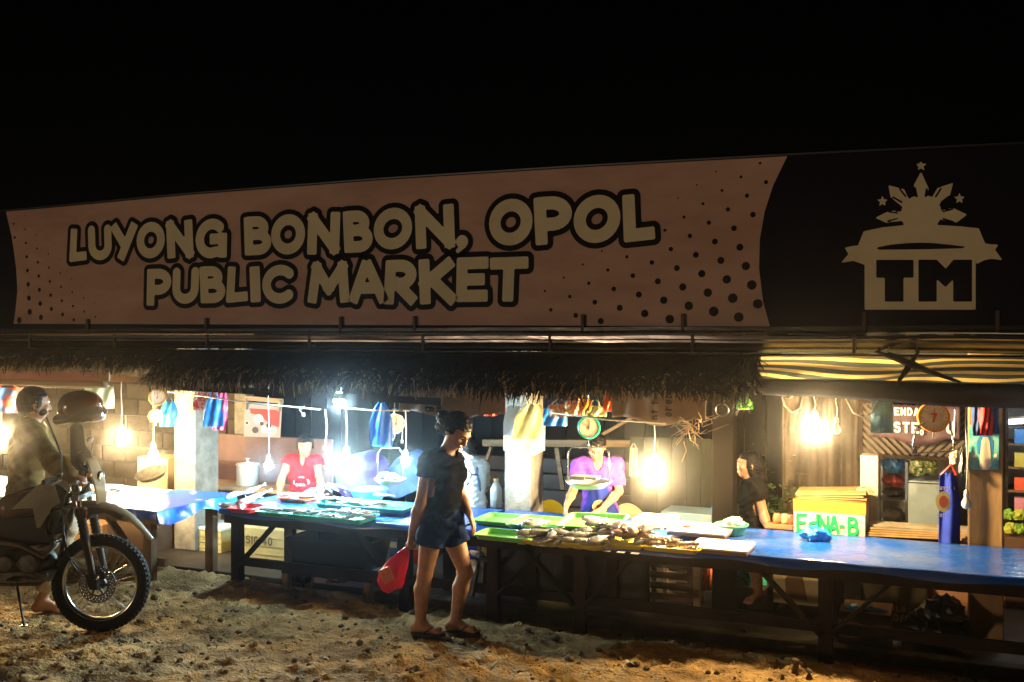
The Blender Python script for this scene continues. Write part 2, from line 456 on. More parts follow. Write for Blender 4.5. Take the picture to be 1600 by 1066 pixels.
# ------------------------------------------------------------------ ground
def edge_v(u): return 6.62 + 0.42 * (1 / (1 + np.exp((u + 5.0) * 2.2))) + 0.05 * fbm(u * 1.7, u * 0 + 3.3, 4, 5)
def ground_z(U, V):
    z = 0.05 * fbm(U * 0.6, V * 0.9, 3, 1) + 0.040 * fbm(U * 3.1, V * 3.7, 4, 2) + 0.034 * fbm(U * 12, V * 13, 4, 3) + 0.020 * np.abs(fbm(U * 24, V * 27, 3, 6))
    cl = np.maximum(fbm(U * 9, V * 10, 2, 8) - 0.15, 0); z = z + 0.10 * cl; cl = np.maximum(fbm(U * 21, V * 23, 2, 9) - 0.16, 0); z = z + 0.13 * cl
    e = edge_v(U); s = np.clip((V - e) / 0.30, 0, 1); s = s * s * (3 - 2 * s)
    z = z * (1 - 0.7 * s) - 0.15 * s
    far = np.clip((np.hypot(U, V - 5) - 14) / 10, 0, 1)
    return z * (1 - far) - 0.15 * far
xs = np.concatenate([[-220, -80, -40, -25, -16, -12, -10], np.arange(-8.4, 3.6, 0.024), [4, 5, 7, 10, 16, 30, 80, 220]])
ys = np.concatenate([[-220, -60, -20, -8, 0, 2, 3, 3.6], np.arange(4.0, 7.6, 0.022), [8, 9, 10, 12, 16, 30, 80, 220]])
U, V_ = np.meshgrid(xs, ys, indexing='ij'); Z = ground_z(U, V_)
nx_, ny_ = U.shape
vv = np.stack([U.ravel(), V_.ravel(), Z.ravel()], 1)
ii = np.arange(nx_ * ny_).reshape(nx_, ny_)
ff = np.stack([ii[:-1, :-1].ravel(), ii[1:, :-1].ravel(), ii[1:, 1:].ravel(), ii[:-1, 1:].ravel()], 1)
g = obj('ground', vv.tolist(), ff.tolist(), DIRT, smooth=True); struct(g)
def gz(u, v): return float(ground_z(np.array([float(u)]), np.array([float(v)]))[0])

b = MB(); b.span((-9, 7.42, -0.30), (5.2, 13, -0.10)); struct(b.build('market_floor', SLAB, bevel=0.01))
b = MB(); b.span((-4.6, 7.28, -0.32), (5.2, 7.415, -0.075)); struct(b.build('kerb', CONC, bevel=0.015))

def pebble(seed, r):
    rr = np.random.default_rng(seed); m = MB().ball((0, 0, 0), (r, r * rr.uniform(.65, .95), r * rr.uniform(.45, .75)), 8, 5)
    m.v = [tuple(np.array(p) * (1 + rr.uniform(-.16, .16))) for p in m.v]
    return m
ROCK = mat('grey_stone', (0.20, 0.155, 0.10), 0.85, col2=(0.08, 0.06, 0.04), scale=12, bump=0.5, bscale=60)
gm = MB()
for k in range(3800):
    u = rng.uniform(-8, 3.2); v = rng.uniform(4.2, 6.9)
    if v > 6.2: v = rng.uniform(4.2, 6.9)
    r = 0.004 + 0.022 * rng.random() ** 4
    p = pebble(k, r); z = gz(u, v); a = rng.uniform(0, 6.28); ca, sa = math.cos(a), math.sin(a)
    gm.add([(u + x * ca - y * sa, v + x * sa + y * ca, z + q + r * .2) for x, y, q in p.v], p.f)
for k in range(260):
    u = rng.uniform(-4.5, 3.4); v = rng.uniform(6.6, 7.25); r = 0.008 + 0.03 * rng.random() ** 3
    p = pebble(9000 + k, r); z = gz(u, v)
    gm.add([(u + x, v + y, z + q + r * .2) for x, y, q in p.v], p.f)
tag(gm.build('gravel', ROCK), 'loose grit and small stones strewn over the dirt road', 'gravel', kind='stuff')
rocks = [((242, 937), .045, 'grey rock on the dirt just right of the motorcycle wheel'), ((248, 924), .035, 'dark round clod behind the rock near the motorcycle wheel'),
         ((278, 925), .03, 'small dark clod of earth right of the front tyre'), ((305, 928), .03, 'flat clod third to the right of the tyre'),
         ((290, 942), .035, 'low stone in front of the row of clods by the motorcycle'), ((345, 972), .03, 'brown stone halfway between wheel and walking woman'),
         ((540, 968), .035, 'squat stone just left of the walking woman\'s rear foot'), ((700, 1003), .04, 'yellowish stone under the toes of the walking woman'),
         ((722, 1008), .035, 'pale pointed stone in front of the sandals'), ((834, 975), .045, 'pointed pale stone at the edge of the road\'s shadow'),
         ((825, 985), .03, 'small stone beside the pointed pale stone'), ((868, 1000), .04, 'dark stone right of the pointed pale stone'),
         ((889, 1035), .045, 'dark blocky stone near the bottom of the lit dirt'), ((936, 1018), .035, 'dark knobbly stone on the lit dirt'),
         ((1082, 1012), .03, 'small stone close to the shadowed ditch'), ((1162, 1003), .075, 'upright egg shaped stone in the dark ditch'),
         ((218, 972), .03, 'stone touching the shadow of the tyre'), ((365, 955), .035, 'dark stone in the middle of the rough dirt'),
         ((1232, 1022), .05, 'flat pale rubble slab in the ditch by the kerb'), ((1345, 1040), .05, 'rounded stone at the right end of the ditch')]
for k, ((px, py), r, lb) in enumerate(rocks):
    p = PZ(px, py, 0.0)
    z = gz(p.x, p.y)
    p = PZ(px, py, z); z = gz(p.x, p.y)
    m = pebble(500 + k, r * .8)
    if k == 15: m.v = [(x * .6, y * .6, q * 1.7) for x, y, q in m.v]
    lo = min(q for _, _, q in m.v)
    o = m.build('rock', ROCK, smooth=False); o.location = (p.x, p.y, z - lo - 0.008); tag(o, lb, 'rock', 'rocks lying on the dirt road')

# ------------------------------------------------------------------ signboard
SV = 7.00
PINKV = mat('pink_vinyl_print', (0.50, 0.34, 0.27), 0.75, col2=(0.40, 0.265, 0.205), scale=1.2, detail=3, bump=0.15, bscale=3, stretch=(1, 1, 3))
NAVYV = mat('navy_vinyl_print', (0.006, 0.005, 0.014), 0.85, spec=.1)
CREAMV = mat('cream_vinyl_print', (0.64, 0.61, 0.40), 0.75, col2=(0.56, 0.52, 0.34), scale=2)
BLACKV = mat('black_vinyl_print', (0.009, 0.006, 0.006), 0.85, spec=.1)
sgn = thing('signboard', 'long pink and navy signboard with cartoon lettering above the stall roofs', 'signboard', (0, SV, 2.12))
topx = [-330, -100, 10, 300, 600, 900, 1230, 1420, 1596, 1800]; topy = [341, 336, 330, 303, 280, 261, 243, 233.5, 225, 217]
def top_at(px): return float(np.interp(px, topx, topy))
def SP(px, py, v=SV): return PV(px, py, v)
P0 = []
for px in range(-320, 1801, 40): P0.append(SP(px, top_at(px)))
zb = 2.165
bot = [Vector((p.x, SV, zb)) for p in P0]
m = MB()
n = len(P0)
m.add([(p.x, SV, zb) for p in P0] + [(p.x, SV, p.z) for p in P0] + [(p.x, SV + .05, zb) for p in P0] + [(p.x, SV + .05, p.z) for p in P0],
      [(i, i + 1, n + i + 1, n + i) for i in range(n - 1)] + [(2 * n + i + 1, 2 * n + i, 3 * n + i, 3 * n + i + 1) for i in range(n - 1)] +
      [(n + i, n + i + 1, 3 * n + i + 1, 3 * n + i) for i in range(n - 1)])
m.build('board', NAVYV, sgn)
m = MB()
for a, c_ in zip(P0[:-1], P0[1:]): m.bar((a.x, SV + .012, a.z + .006), (c_.x, SV + .012, c_.z + .006), .03, .012)
m.build('top_rail', BLACKM, sgn)
# pink field
def uz(px, py, v=SV): p = SP(px, py, v); return (p.x, p.z)
L_ = [uz(10, 331)] + [uz(x, y) for x, y in ((19, 370), (26, 420), (28, 455), (25, 485), (22, 506))]
R_ = [uz(x, y) for x, y in ((1203, 510), (1192, 470), (1186, 420), (1187, 375), (1195, 330), (1208, 290), (1230, 244.5))]
T_ = [uz(x, top_at(x) + 1.5) for x in range(1150, 40, -60)]
pp = L_ + R_ + T_
pv = [(x, SV - .003, z) for x, z in pp]
po = obj('pink_field', pv, [tuple(range(len(pv)))], PINKV, sgn)
bm = bmesh.new(); bm.from_mesh(po.data); bmesh.ops.triangulate(bm, faces=bm.faces[:]); bm.to_mesh(po.data); bm.free()
if po.data.polygons[0].normal.y > 0: po.data.flip_normals()
LET = [('L',111,139,357,409),('U',139.5,176,352,407),('Y',175,215,349,407),('O',215,259,347,404),('N',262,303,344,404),('G',307,357,342,404),
       ('B',383,425,338,399),('O',425,478,335,398),('N',482,532,332,398),('B',538,583,329,395),('O',585,645,325,390),('N',650,711,320,389),(',',711,735,366,396),
       ('O',765,833,311,384),('P',836,895,307,383),('O',897,970,305,380),('L',974,1025,303,378),
       ('P',231,269,420,478),('U',271,312,418,475),('B',314,353,416,474),('L',356,391,416,473),('I',391,409,416,473),('C',411,463,414,475),
       ('M',483,548,409,474),('A',546,605,407,474),('R',602,653,406,476),('K',656,713,404,476),('E',714,764,402,472),('T',765,826,402,472)]
for k, (ch, a, b_, t, bo) in enumerate(LET):
    mx = (a + b_) / 2; my = (t + bo) / 2
    u0 = uz(a, my)[0]; u1 = uz(b_, my)[0]; z1 = uz(mx, t)[1]; z0 = uz(mx, bo)[1]
    h = z1 - z0
    hw = h * .135
    if ch == 'I': u0 = uz(392, my)[0]; u1 = uz(408, my)[0]; hw = (u1 - u0) * .5
    if ch == ',': hw = h * .2
    tilt = [0.05, -0.03, 0.02, 0.03, -0.04][k % 5]
    fn = glyph_fn(ch, u0, u1, z0, z1, hw, tilt)
    if ch == ',':
        fn = lambda X, Y, c=( (u0 + u1) / 2, z1 - .06 ), q=(u0 + .03, z0 + .02): np.minimum(sd_cap2(X, Y, c, c, .052), sd_cap2(X, Y, (c[0] + .02, c[1] - .03), q, .018))
    e = .042; st = .011
    V, F = flat_mesh(fn, u0 - .12, u1 + .12, z0 - .1, z1 + .1, st, lambda x, y, k=k: (x, SV - .0062 - .0003 * (k % 5), y), e)
    oo = obj('letter_outline', V, F, BLACKV, sgn)
    V, F = flat_mesh(fn, u0 - .1, u1 + .1, z0 - .1, z1 + .1, st, lambda x, y: (x, SV - .0105, y))
    obj('letter', V, F, CREAMV, sgn)
# halftone dots: a slanted lattice growing towards the right and lower corners
dm = MB(); nd = 0
def disc(mb, x, z, r, y, n=14):
    v = [(x + r * math.cos(2 * PI * i / n), y, z + r * math.sin(2 * PI * i / n)) for i in range(n)]
    mb.add(v, [tuple(range(n))])
letter_boxes = [(uz(a, (t + bo) / 2)[0] - .05, uz(b_, (t + bo) / 2)[0] + .05, uz((a + b_) / 2, bo)[1] - .05, uz((a + b_) / 2, t)[1] + .05) for _, a, b_, t, bo in LET]
def clear(x, z): return True
xr = lambda py: np.interp(py, [244, 290, 330, 375, 420, 470, 510], [1230, 1208, 1195, 1187, 1186, 1192, 1203])
for i in range(-40, 40):
    for j in range(-30, 30):
        px = 1184 + i * 39 + j * 9.3; py = 475 + i * 8.2 + j * 29.5 - max(0, -i) * .6
        if not (835 < px < 1225 and 250 < py < 503): continue
        # size grows to the right and down
        q = (px - 850) / 340 * .55 + (py - 250) / 250 * .62
        rp = (q - .38) * 14.5
        if rp < .9: continue
        rp = min(rp, 9.0)
        if px + rp > xr(py) + 2: continue
        if px < 1035 and py < 392 and px - rp < 1033: continue
        x, z = uz(px, py)
        dm = MB(); disc(dm, x, z, rp * (uz(px + 1, py)[0] - x) * .85, SV - .0045); dm.build('dot', BLACKV, sgn)
for i in range(-12, 14):
    for j in range(-8, 12):
        px = 60 + i * 17.5 + j * 1.2; py = 410 + i * 8.5 + j * 21.5
        if not (20 < px < 215 and 336 < py < 503): continue
        q = (1 - (px - 20) / 190) * .7 + (py - 330) / 180 * .55
        rp = (q - .55) * 7.5
        if rp < .7: continue
        if px - rp < np.interp(py, [330, 370, 420, 455, 506], [12, 21, 28, 30, 24]): continue
        if px > 105 and py < 415: continue
        if px > 222: continue
        x, z = uz(px, py)
        dm = MB(); disc(dm, x, z, min(rp, 4.3) * (uz(px + 1, py)[0] - x) * .85, SV - .0045); dm.build('dot', BLACKV, sgn)
# emblem
def E(x, y): return uz(1150 + x * .3282, 210 + y * .3282)
def ES(l): return [E(*p) for p in l]
def star(cx, cy, r):
    return [(cx + (r if k % 2 == 0 else r * .4) * math.sin(k * PI / 5), cy - (r if k % 2 == 0 else r * .4) * math.cos(k * PI / 5)) for k in range(10)]
adds = [ES(star(880, 150, 30)), ES(star(697, 320, 30)), ES(star(1063, 307, 30)),
        ES([(880, 178), (917, 260), (905, 310), (855, 310), (845, 245)]), ES([(725, 243), (800, 262), (825, 315), (790, 345), (735, 300)]),
        ES([(1033, 232), (960, 255), (930, 305), (965, 335), (1018, 290)]), ES([(662, 398), (735, 362), (800, 372), (795, 412), (715, 422)]),
        ES([(1100, 383), (1030, 350), (960, 368), (960, 405), (1050, 420)]),
        ES([(500, 612), (535, 570), (517, 540), (555, 532), (580, 530), (608, 462), (700, 443), (790, 434), (880, 431), (970, 433), (1060, 438), (1155, 448), (1185, 520), (1215, 525), (1250, 525), (1232, 550), (1268, 600), (1215, 593), (1180, 600), (1145, 618), (1140, 600), (612, 600), (612, 622), (560, 603)]),
        ES([(612, 590), (1140, 590), (1140, 835), (612, 835)])]
subs = [ES([(667, 598), (845, 598), (845, 683), (797, 683), (797, 797), (708, 797), (708, 683), (667, 683)]),
        ES([(868, 597), (955, 597), (998, 640), (1035, 597), (1123, 597), (1123, 797), (1033, 797), (1033, 692), (996, 728), (955, 690), (955, 797), (868, 797)]),
        ES([(665, 540), (740, 525), (820, 518), (880, 516), (940, 518), (1010, 525), (1090, 535), (1080, 543), (900, 548), (680, 550)]),
        ES([(852, 300), (846, 250), (856, 252), (866, 300)]), ES([(908, 300), (914, 262), (904, 252), (896, 300)]),
        ES([(745, 304), (790, 330), (795, 322), (742, 292)]), ES([(782, 258), (812, 296), (806, 302), (775, 262)]),
        ES([(972, 256), (944, 298), (952, 303), (982, 256)]), ES([(1012, 292), (972, 322), (978, 330), (1020, 300)]),
        ES([(722, 364), (775, 374), (772, 380), (718, 371)]), ES([(722, 418), (775, 403), (770, 398), (715, 411)]),
        ES([(980, 366), (1032, 352), (1034, 360), (982, 373)]), ES([(985, 398), (1040, 415), (1036, 420), (980, 405)])]
sc_ = E(880, 378); srx = abs(E(980, 378)[0] - sc_[0])
def emb(X, Y):
    d = np.hypot((X - sc_[0]), (Y - sc_[1])) - srx * .97
    for P in adds: d = np.minimum(d, sd_poly(X, Y, P))
    for P in subs: d = np.maximum(d, -sd_poly(X, Y, P))
    return d
e0, e1 = E(490, 850), E(1280, 110)
V, F = flat_mesh(emb, e0[0], e1[0], e0[1], e1[1], .008, lambda x, y: (x, SV - .004, y))
obj('emblem', V, F, CREAMV, sgn)
for px in (-200, 140, 325, 535, 650, 912, 1068, 1350, 1558):   # brackets at the foot of the board
    p = SP(px, 505); m = MB(); m.box((p.x, SV - .02, 2.19), (.022, .03, .14)); m.build('bracket', mat('rusty_bracket', (0.06, 0.035, 0.022), .7), sgn)

# ------------------------------------------------------------------ gutter and roof
ux = lambda px, v: PV(px, 525, v).x
GU0, GU1 = -10.5, 4.2
gut = thing('roof_gutter', 'long worn metal gutter and flashing running under the signboard', 'gutter', (0, 6.95, 2.05))
def strip(prof, u0, u1, nu, wob):
    m = MB()
    def fn(a, c_):
        k = c_ * (len(prof) - 1); i = min(int(k), len(prof) - 2); t = k - i
        y = prof[i][0] * (1 - t) + prof[i + 1][0] * t; z = prof[i][1] * (1 - t) + prof[i + 1][1] * t
        u = u0 + a * (u1 - u0)
        return Vector((u, y + wob * .6 * float(vn(u * 2.3, 1.0 + k * .3)), z + wob * (float(vn(u * 1.6, 7.0 + k * .1)) - .5)))
    return m.grid(fn, nu, len(prof) - 1)
strip([(6.97, 2.165), (6.965, 2.14), (6.93, 2.125), (6.925, 2.12)], GU0, GU1, 90, .008).build('flashing', METAL, gut, thick=.003)
strip([(7.05, 2.105), (6.88, 2.11), (6.865, 2.10), (6.862, 2.08), (6.872, 2.07), (6.873, 2.055), (6.918, 2.0), (6.95, 1.988), (7.03, 1.992)], GU0, GU1, 120, .012).build('channel', METAL, gut, smooth=False, thick=.003)
for k in range(14):
    u = GU0 + .3 + k * 1.07; m = MB(); m.box((u, 6.875, 2.05), (.02, .024, .125)); m.build('strap', mat('rusty_bracket', (0.06, 0.035, 0.022), .7), gut)
m = MB(); m.cyl((GU0, 6.90, 1.975), (GU1, 6.90, 1.965), .012, n=8); m.build('pipe', METAL, gut)
# corrugated roof sheets behind the board
rf = thing('market_roof', 'corrugated metal roof of the market sloping up behind the signboard', 'roof', (0, 7.1, 2.2))
RU = mat('rusted_roofing', (0.24, 0.22, 0.20), .5, metal=.3, col2=(0.14, 0.09, 0.06), scale=3, bump=.3)
k = 0; u = GU0
while u < GU1 + .5:
    m = MB(); m.grid(lambda a, c_, u=u: Vector((u + a * .98, 7.08 + c_ * 5.2, 2.14 + c_ * .75 + .012 * math.sin(a * .98 * 2 * PI / .12) + (k % 2) * .004)), 48, 1)
    m.build('roof_sheet', RU, rf); u += .95; k += 1
m = MB()
for v in (7.15, 8.8, 10.4, 12.0): m.span((GU0, v, 2.04 + (v - 7.08) * .144), (GU1, v + .05, 2.10 + (v - 7.08) * .144))
m.build('purlin', DARKWOOD, rf)

# thatch eaves
def thatch(name, label, u0, u1, vt, zt, vb, zbm, ns, seed, sag=0.02):
    r = np.random.default_rng(seed)
    t = thing(name, label, 'thatched eave', ((u0 + u1) / 2, vt, zt))
    m = MB(); m.grid(lambda a, c_: Vector((u0 + a * (u1 - u0), vt + (vb - vt) * c_, zt + (zbm + .03 - zt) * c_ + .03 * math.sin(c_ * PI) - .03)), 40, 3)
    m.build('thatch_backing', THATCH, t, thick=.03)
    m = MB(); mp_ = MB()
    for k in range(ns):
        fr = r.random() < .40
        s0 = r.uniform(.0, .85) if not fr else r.uniform(.72, .95)
        u = r.uniform(u0, u1); ln = r.uniform(.10, .26) if not fr else r.uniform(.05, .17) * (.55 + .95 * float(vn(u * 3.7, 1.5, seed))) * (1.5 if r.random() < .06 else 1)
        w = r.uniform(.003, .012) * (1.6 if r.random() < .15 else 1)
        y0 = vt + (vb - vt) * s0; z0 = zt + (zbm - zt) * s0 + .03 * math.sin(s0 * PI) + r.uniform(.005, .03)
        dx = r.normal(.02, .055); L = math.hypot(vb - vt, zbm - zt)
        dy = (vb - vt) / L * ln; dz = (zbm - zt) / L * ln
        drop = (.02 + .06 * r.random()) if fr else .0
        lf = r.uniform(-.015, .03)
        P = [Vector((u, y0, z0)), Vector((u + dx * .5, y0 + dy * .6, z0 + dz * .6 + lf)), Vector((u + dx * 1.1, y0 + dy * (.8 if fr else 1), z0 + dz - drop + lf * .4))]
        tw = r.uniform(-.8, .8); sx = Vector((math.cos(tw), math.sin(tw) * .5, math.sin(tw) * .6))
        W = [w, w * .9, w * .25]; vs = []
        for p, ww in zip(P, W): vs += [p - sx * ww, p + sx * ww]
        (mp_ if (fr and r.random() < .30) else m).add(vs, [(0, 1, 3, 2), (2, 3, 5, 4)])
    o = m.build('palm_leaves', THATCH, t); o['kind'] = 'stuff'
    o = mp_.build('frayed_tips', THATCHP, t); o['kind'] = 'stuff'
    return t
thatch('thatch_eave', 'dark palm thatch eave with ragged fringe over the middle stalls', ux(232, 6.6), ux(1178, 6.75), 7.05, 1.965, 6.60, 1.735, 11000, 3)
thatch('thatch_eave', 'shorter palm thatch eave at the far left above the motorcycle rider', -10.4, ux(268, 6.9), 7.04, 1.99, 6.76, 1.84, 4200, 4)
m = MB(); 
for k in range(70):   # frayed end of the eave on the right
    p = PV(1178 - rng.uniform(0, 25), 560 + rng.uniform(0, 60), 6.62); q = p + Vector((rng.uniform(-.12, .06), rng.uniform(-.04, .04), -rng.uniform(.06, .2)))
    m.bar(p, q, .006, .002)
tag(m.build('loose_palm_strands', THATCH), 'loose strands dangling from the right end of the thatch', 'palm strands', kind='stuff')

# fascia board and cords under the middle thatch
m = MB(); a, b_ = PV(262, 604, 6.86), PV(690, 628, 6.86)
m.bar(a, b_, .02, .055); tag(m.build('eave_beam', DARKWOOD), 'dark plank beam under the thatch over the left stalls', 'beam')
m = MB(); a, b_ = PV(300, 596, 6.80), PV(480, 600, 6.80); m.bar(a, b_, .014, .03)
tag(m.build('lit_underside_strip', mat('lit_underside_yellow', (0.55, 0.36, 0.12), .6, col2=(0.35, 0.2, 0.07))), 'pale yellow strip standing for the lit underside of the thatch', 'lit_underside_strip')  # strip coloured yellow as the brightly lit underside of the eave
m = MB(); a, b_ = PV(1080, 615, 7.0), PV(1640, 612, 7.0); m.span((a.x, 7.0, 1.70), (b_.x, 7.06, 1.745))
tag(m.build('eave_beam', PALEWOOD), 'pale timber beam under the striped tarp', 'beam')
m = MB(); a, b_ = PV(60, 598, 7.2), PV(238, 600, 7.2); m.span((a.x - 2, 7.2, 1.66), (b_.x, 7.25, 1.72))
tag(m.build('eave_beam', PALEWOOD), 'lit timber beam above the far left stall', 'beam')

# striped tarp at the right
STR = bpy.data.materials.new('striped_tarp'); STR.use_nodes = True
nt = STR.node_tree; n_ = nt.nodes; Lk = nt.links; pr = n_['Principled BSDF']
tc = n_.new('ShaderNodeTexCoord'); sx_ = n_.new('ShaderNodeSeparateXYZ'); Lk.new(tc.outputs['UV'], sx_.inputs[0])
mul = n_.new('ShaderNodeMath'); mul.operation = 'MULTIPLY'; mul.inputs[1].default_value = 4.6; Lk.new(sx_.outputs['Y'], mul.inputs[0])
fr = n_.new('ShaderNodeMath'); fr.operation = 'FRACT'; Lk.new(mul.outputs[0], fr.inputs[0])
gt = n_.new('ShaderNodeMath'); gt.operation = 'GREATER_THAN'; gt.inputs[1].default_value = .55; Lk.new(fr.outputs[0], gt.inputs[0])
mixc = n_.new('ShaderNodeMix'); mixc.data_type = 'RGBA'; Lk.new(gt.outputs[0], mixc.inputs[0])
mixc.inputs[6].default_value = (0.035, 0.045, 0.04, 1); mixc.inputs[7].default_value = (0.52, 0.36, 0.11, 1)
Lk.new(mixc.outputs[2], pr.inputs['Base Color']); pr.inputs['Roughness'].default_value = .5
tl = n_.new('ShaderNodeBsdfTranslucent'); Lk.new(mixc.outputs[2], tl.inputs[0]); mxs = n_.new('ShaderNodeMixShader'); mxs.inputs[0].default_value = .5
Lk.new(pr.outputs[0], mxs.inputs[1]); Lk.new(tl.outputs[0], mxs.inputs[2]); Lk.new(mxs.outputs[0], n_['Material Output'].inputs[0])
tp = thing('striped_tarp', 'yellow and dark striped plastic tarp stretched under the gutter at the right', 'tarp', (2, 6.9, 1.9))
tu0, tu1 = ux(1178, 6.8), GU1
def tarpf(a, c_):
    u = tu0 + a * (tu1 - tu0)
    kn = math.exp(-((u - ux(1418, 6.8)) / .12) ** 2)
    z = 1.978 - c_ * .172 - .045 * c_ * math.sin((u - tu0) * 2.2) + .014 * math.sin(u * 6.1 + c_ * 3) * (.3 + c_) + .03 * kn * (c_ - .5) + .010 * float(fbm(np.array([u * 3]), np.array([c_ * 3]), 3, 4)[0])
    return Vector((u - (.06 * c_ if a < .01 else 0), 7.0 - c_ * .34 + .02 * kn, z))
m = MB(); m.grid(tarpf, 110, 14); to = m.build('tarp_sheet', STR, tp, smooth=True)
uvl = to.data.uv_layers.new(name='UVMap')
for poly in to.data.polygons:
    for li in poly.loop_indices:
        vi = to.data.loops[li].vertex_index; i, j = vi % 111, vi // 111
        uvl.data[li].uv = (i / 110, j / 14)
BT = mat('black_tarp', (0.035, 0.028, 0.025), .5, col2=(0.02, 0.016, 0.014), scale=4, bump=1.0, bscale=6)
def tarpg(a, c_):
    u = tu0 - .08 + a * (tu1 - tu0 + .08)
    return Vector((u, 6.66 - .03 * math.sin(c_ * PI) + .02 * float(vn(u * 5, c_ * 2)), 1.815 - c_ * .125 - .02 * math.sin(u * 2.1 + 1) * c_ + .018 * (float(vn(u * 2.7, 3)) - .5)))
m = MB(); m.grid(tarpg, 90, 6); m.build('black_hem', BT, tp, smooth=True, thick=.004)
m = MB()
kc = ux(1418, 6.75)
for a, b_ in (((kc - .20, 6.93, 2.0), (kc + .30, 6.62, 1.82)), ((kc + .06, 6.95, 2.0), (kc - .06, 6.62, 1.8)), ((kc - .12, 6.9, 1.99), (kc + .1, 6.75, 1.90))):
    a, b_ = Vector(a), Vector(b_); m.tube([a, (a + b_) / 2 + Vector((0, -.02, -.005)), b_], [.010, .022, .009], 6)
m.build('rope_tie', BT, tp)

# ------------------------------------------------------------------ posts
def post(px0, px1, v, depth, label, m_, ztop=2.05, z0=-.1):
    a, b_ = ux(px0, v), ux(px1, v)
    t = MB(); t.span((a, v, z0), (b_, v + depth, ztop))
    return tag(t.build('post', m_, bevel=.012), label, 'post', 'posts holding up the market roof')
post(272, 305, 8.0, .36, 'square concrete post lit yellow beside the far left stall', CONC)
post(788, 829, 8.0, .30, 'square concrete post with a bulb and white bags, in the middle', CONC)
post(1112, 1146, 7.9, .16, 'dark slim timber post at the right end of the thatch', mat('tarred_timber', (0.005, 0.004, 0.003), .95, spec=.03, col2=(0.003, 0.0022, 0.0016), scale=6), ztop=2.0)
post(1512, 1568, 7.95, .06, 'broad plank post with the religious poster at far right', mat('brown_plank', (0.33, 0.20, 0.08), .7, col2=(0.20, 0.11, 0.04), scale=5, stretch=(1, 1, .25), bump=.3))
post(366, 384, 9.2, .15, 'grey concrete post behind the red poster wall', CONC)

# ------------------------------------------------------------------ rear walls
bw = thing('block_wall', 'grey concrete block wall behind the far left stall', 'wall', (-9, 9.6, 0))
m = MB(); a0, a1 = ux(-120, 9.6), ux(372, 9.6)
m.span((a0, 9.62, -.1), (a1, 9.74, 2.5)); m.build('mortar', mat('dark_mortar', (0.06, 0.053, 0.042), .9), bw)
bme = MB(); bme.box((0, 0, 0), (.385, .03, .185)); proto = None
BLK = mat('grey_block', (0.095, 0.082, 0.06), .9, col2=(0.052, 0.045, 0.033), scale=5, detail=8, bump=.6, bscale=50)
row = 0; z = .0
while z < 2.4:
    u = a0 + (.2 if row % 2 else 0)
    while u < a1 - .15:
        if proto is None: o = bme.build('brick', BLK, bw, inv=False, bevel=.006); proto = o
        else: o = proto.copy(); link(o)
        o.parent = bw; o.matrix_parent_inverse = Matrix.Translation((9, -9.6, 0))
        o.location = (u + .2, 9.612 + random.uniform(-.004, .004), z); u += .40
    z += .2; row += 1
# timber and sheet walls further right: planks one by one
def plank_wall(name, label, u0, u1, v, z0, z1, pw, m_, vertical=True, gap=.006, cat='wall'):
    t = thing(name, label, cat, ((u0 + u1) / 2, v, z0)); pr_ = None
    L = (u1 - u0) if vertical else (z1 - z0); n = max(1, round(L / pw)); w = L / n
    for k in range(n):
        if pr_ is None:
            mb = MB(); mb.box((0, 0, 0), (w - gap, .02, z1 - z0) if vertical else (u1 - u0, .02, w - gap)); o = pr_ = mb.build('plank', m_, t, bevel=.003)
        else: o = pr_.copy(); link(o)
        o.location = ((u0 + w * (k + .5)) if vertical else (u0 + u1) / 2, v + random.uniform(-.008, .008), (z0 + z1) / 2 if vertical else z0 + w * (k + .5))
        o.rotation_euler = (0, random.uniform(-.006, .006), 0)
    return t
plank_wall('partition', 'maroon painted board partition behind the woman in red', ux(326, 9.1), ux(520, 9.1), 9.1, .05, .98, .31, mat('maroon_board', (0.13, 0.06, 0.045), .6, col2=(0.08, 0.04, 0.03), scale=3, bump=.2), False, cat='partition')
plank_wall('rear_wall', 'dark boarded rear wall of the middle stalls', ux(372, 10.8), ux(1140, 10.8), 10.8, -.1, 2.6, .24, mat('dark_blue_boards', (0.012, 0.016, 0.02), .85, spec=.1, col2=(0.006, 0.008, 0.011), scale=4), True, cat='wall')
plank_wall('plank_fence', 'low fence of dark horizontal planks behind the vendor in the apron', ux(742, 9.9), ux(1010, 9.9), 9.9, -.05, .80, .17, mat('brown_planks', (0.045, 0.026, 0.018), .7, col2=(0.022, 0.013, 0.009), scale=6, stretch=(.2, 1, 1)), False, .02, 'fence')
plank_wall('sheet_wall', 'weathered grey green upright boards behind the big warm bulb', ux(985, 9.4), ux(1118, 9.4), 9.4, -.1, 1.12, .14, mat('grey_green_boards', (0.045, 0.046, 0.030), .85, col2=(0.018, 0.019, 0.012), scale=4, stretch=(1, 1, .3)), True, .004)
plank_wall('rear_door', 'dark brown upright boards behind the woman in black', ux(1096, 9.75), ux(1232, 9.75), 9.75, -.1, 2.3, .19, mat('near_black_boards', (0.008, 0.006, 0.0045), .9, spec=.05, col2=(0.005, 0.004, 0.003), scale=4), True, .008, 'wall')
t = thing('timber_rail', 'pale timber rail frame running behind the middle stalls', 'railing', (-1, 9.55, 0))
m = MB(); a, b_ = PV(755, 692, 9.55), PV(1100, 694, 9.55); m.bar(a, b_, .04, .07); m.build('top_rail', WOODX, t)
for pa, pb in (((768, 698), (752, 745)), ((870, 700), (880, 765)), ((1000, 700), (1000, 790)), ((905, 700), (1010, 640))):
    m = MB(); m.bar(PV(*pa, 9.5), PV(*pb, 9.5), .045, .03); m.build('strut', WOODX, t)
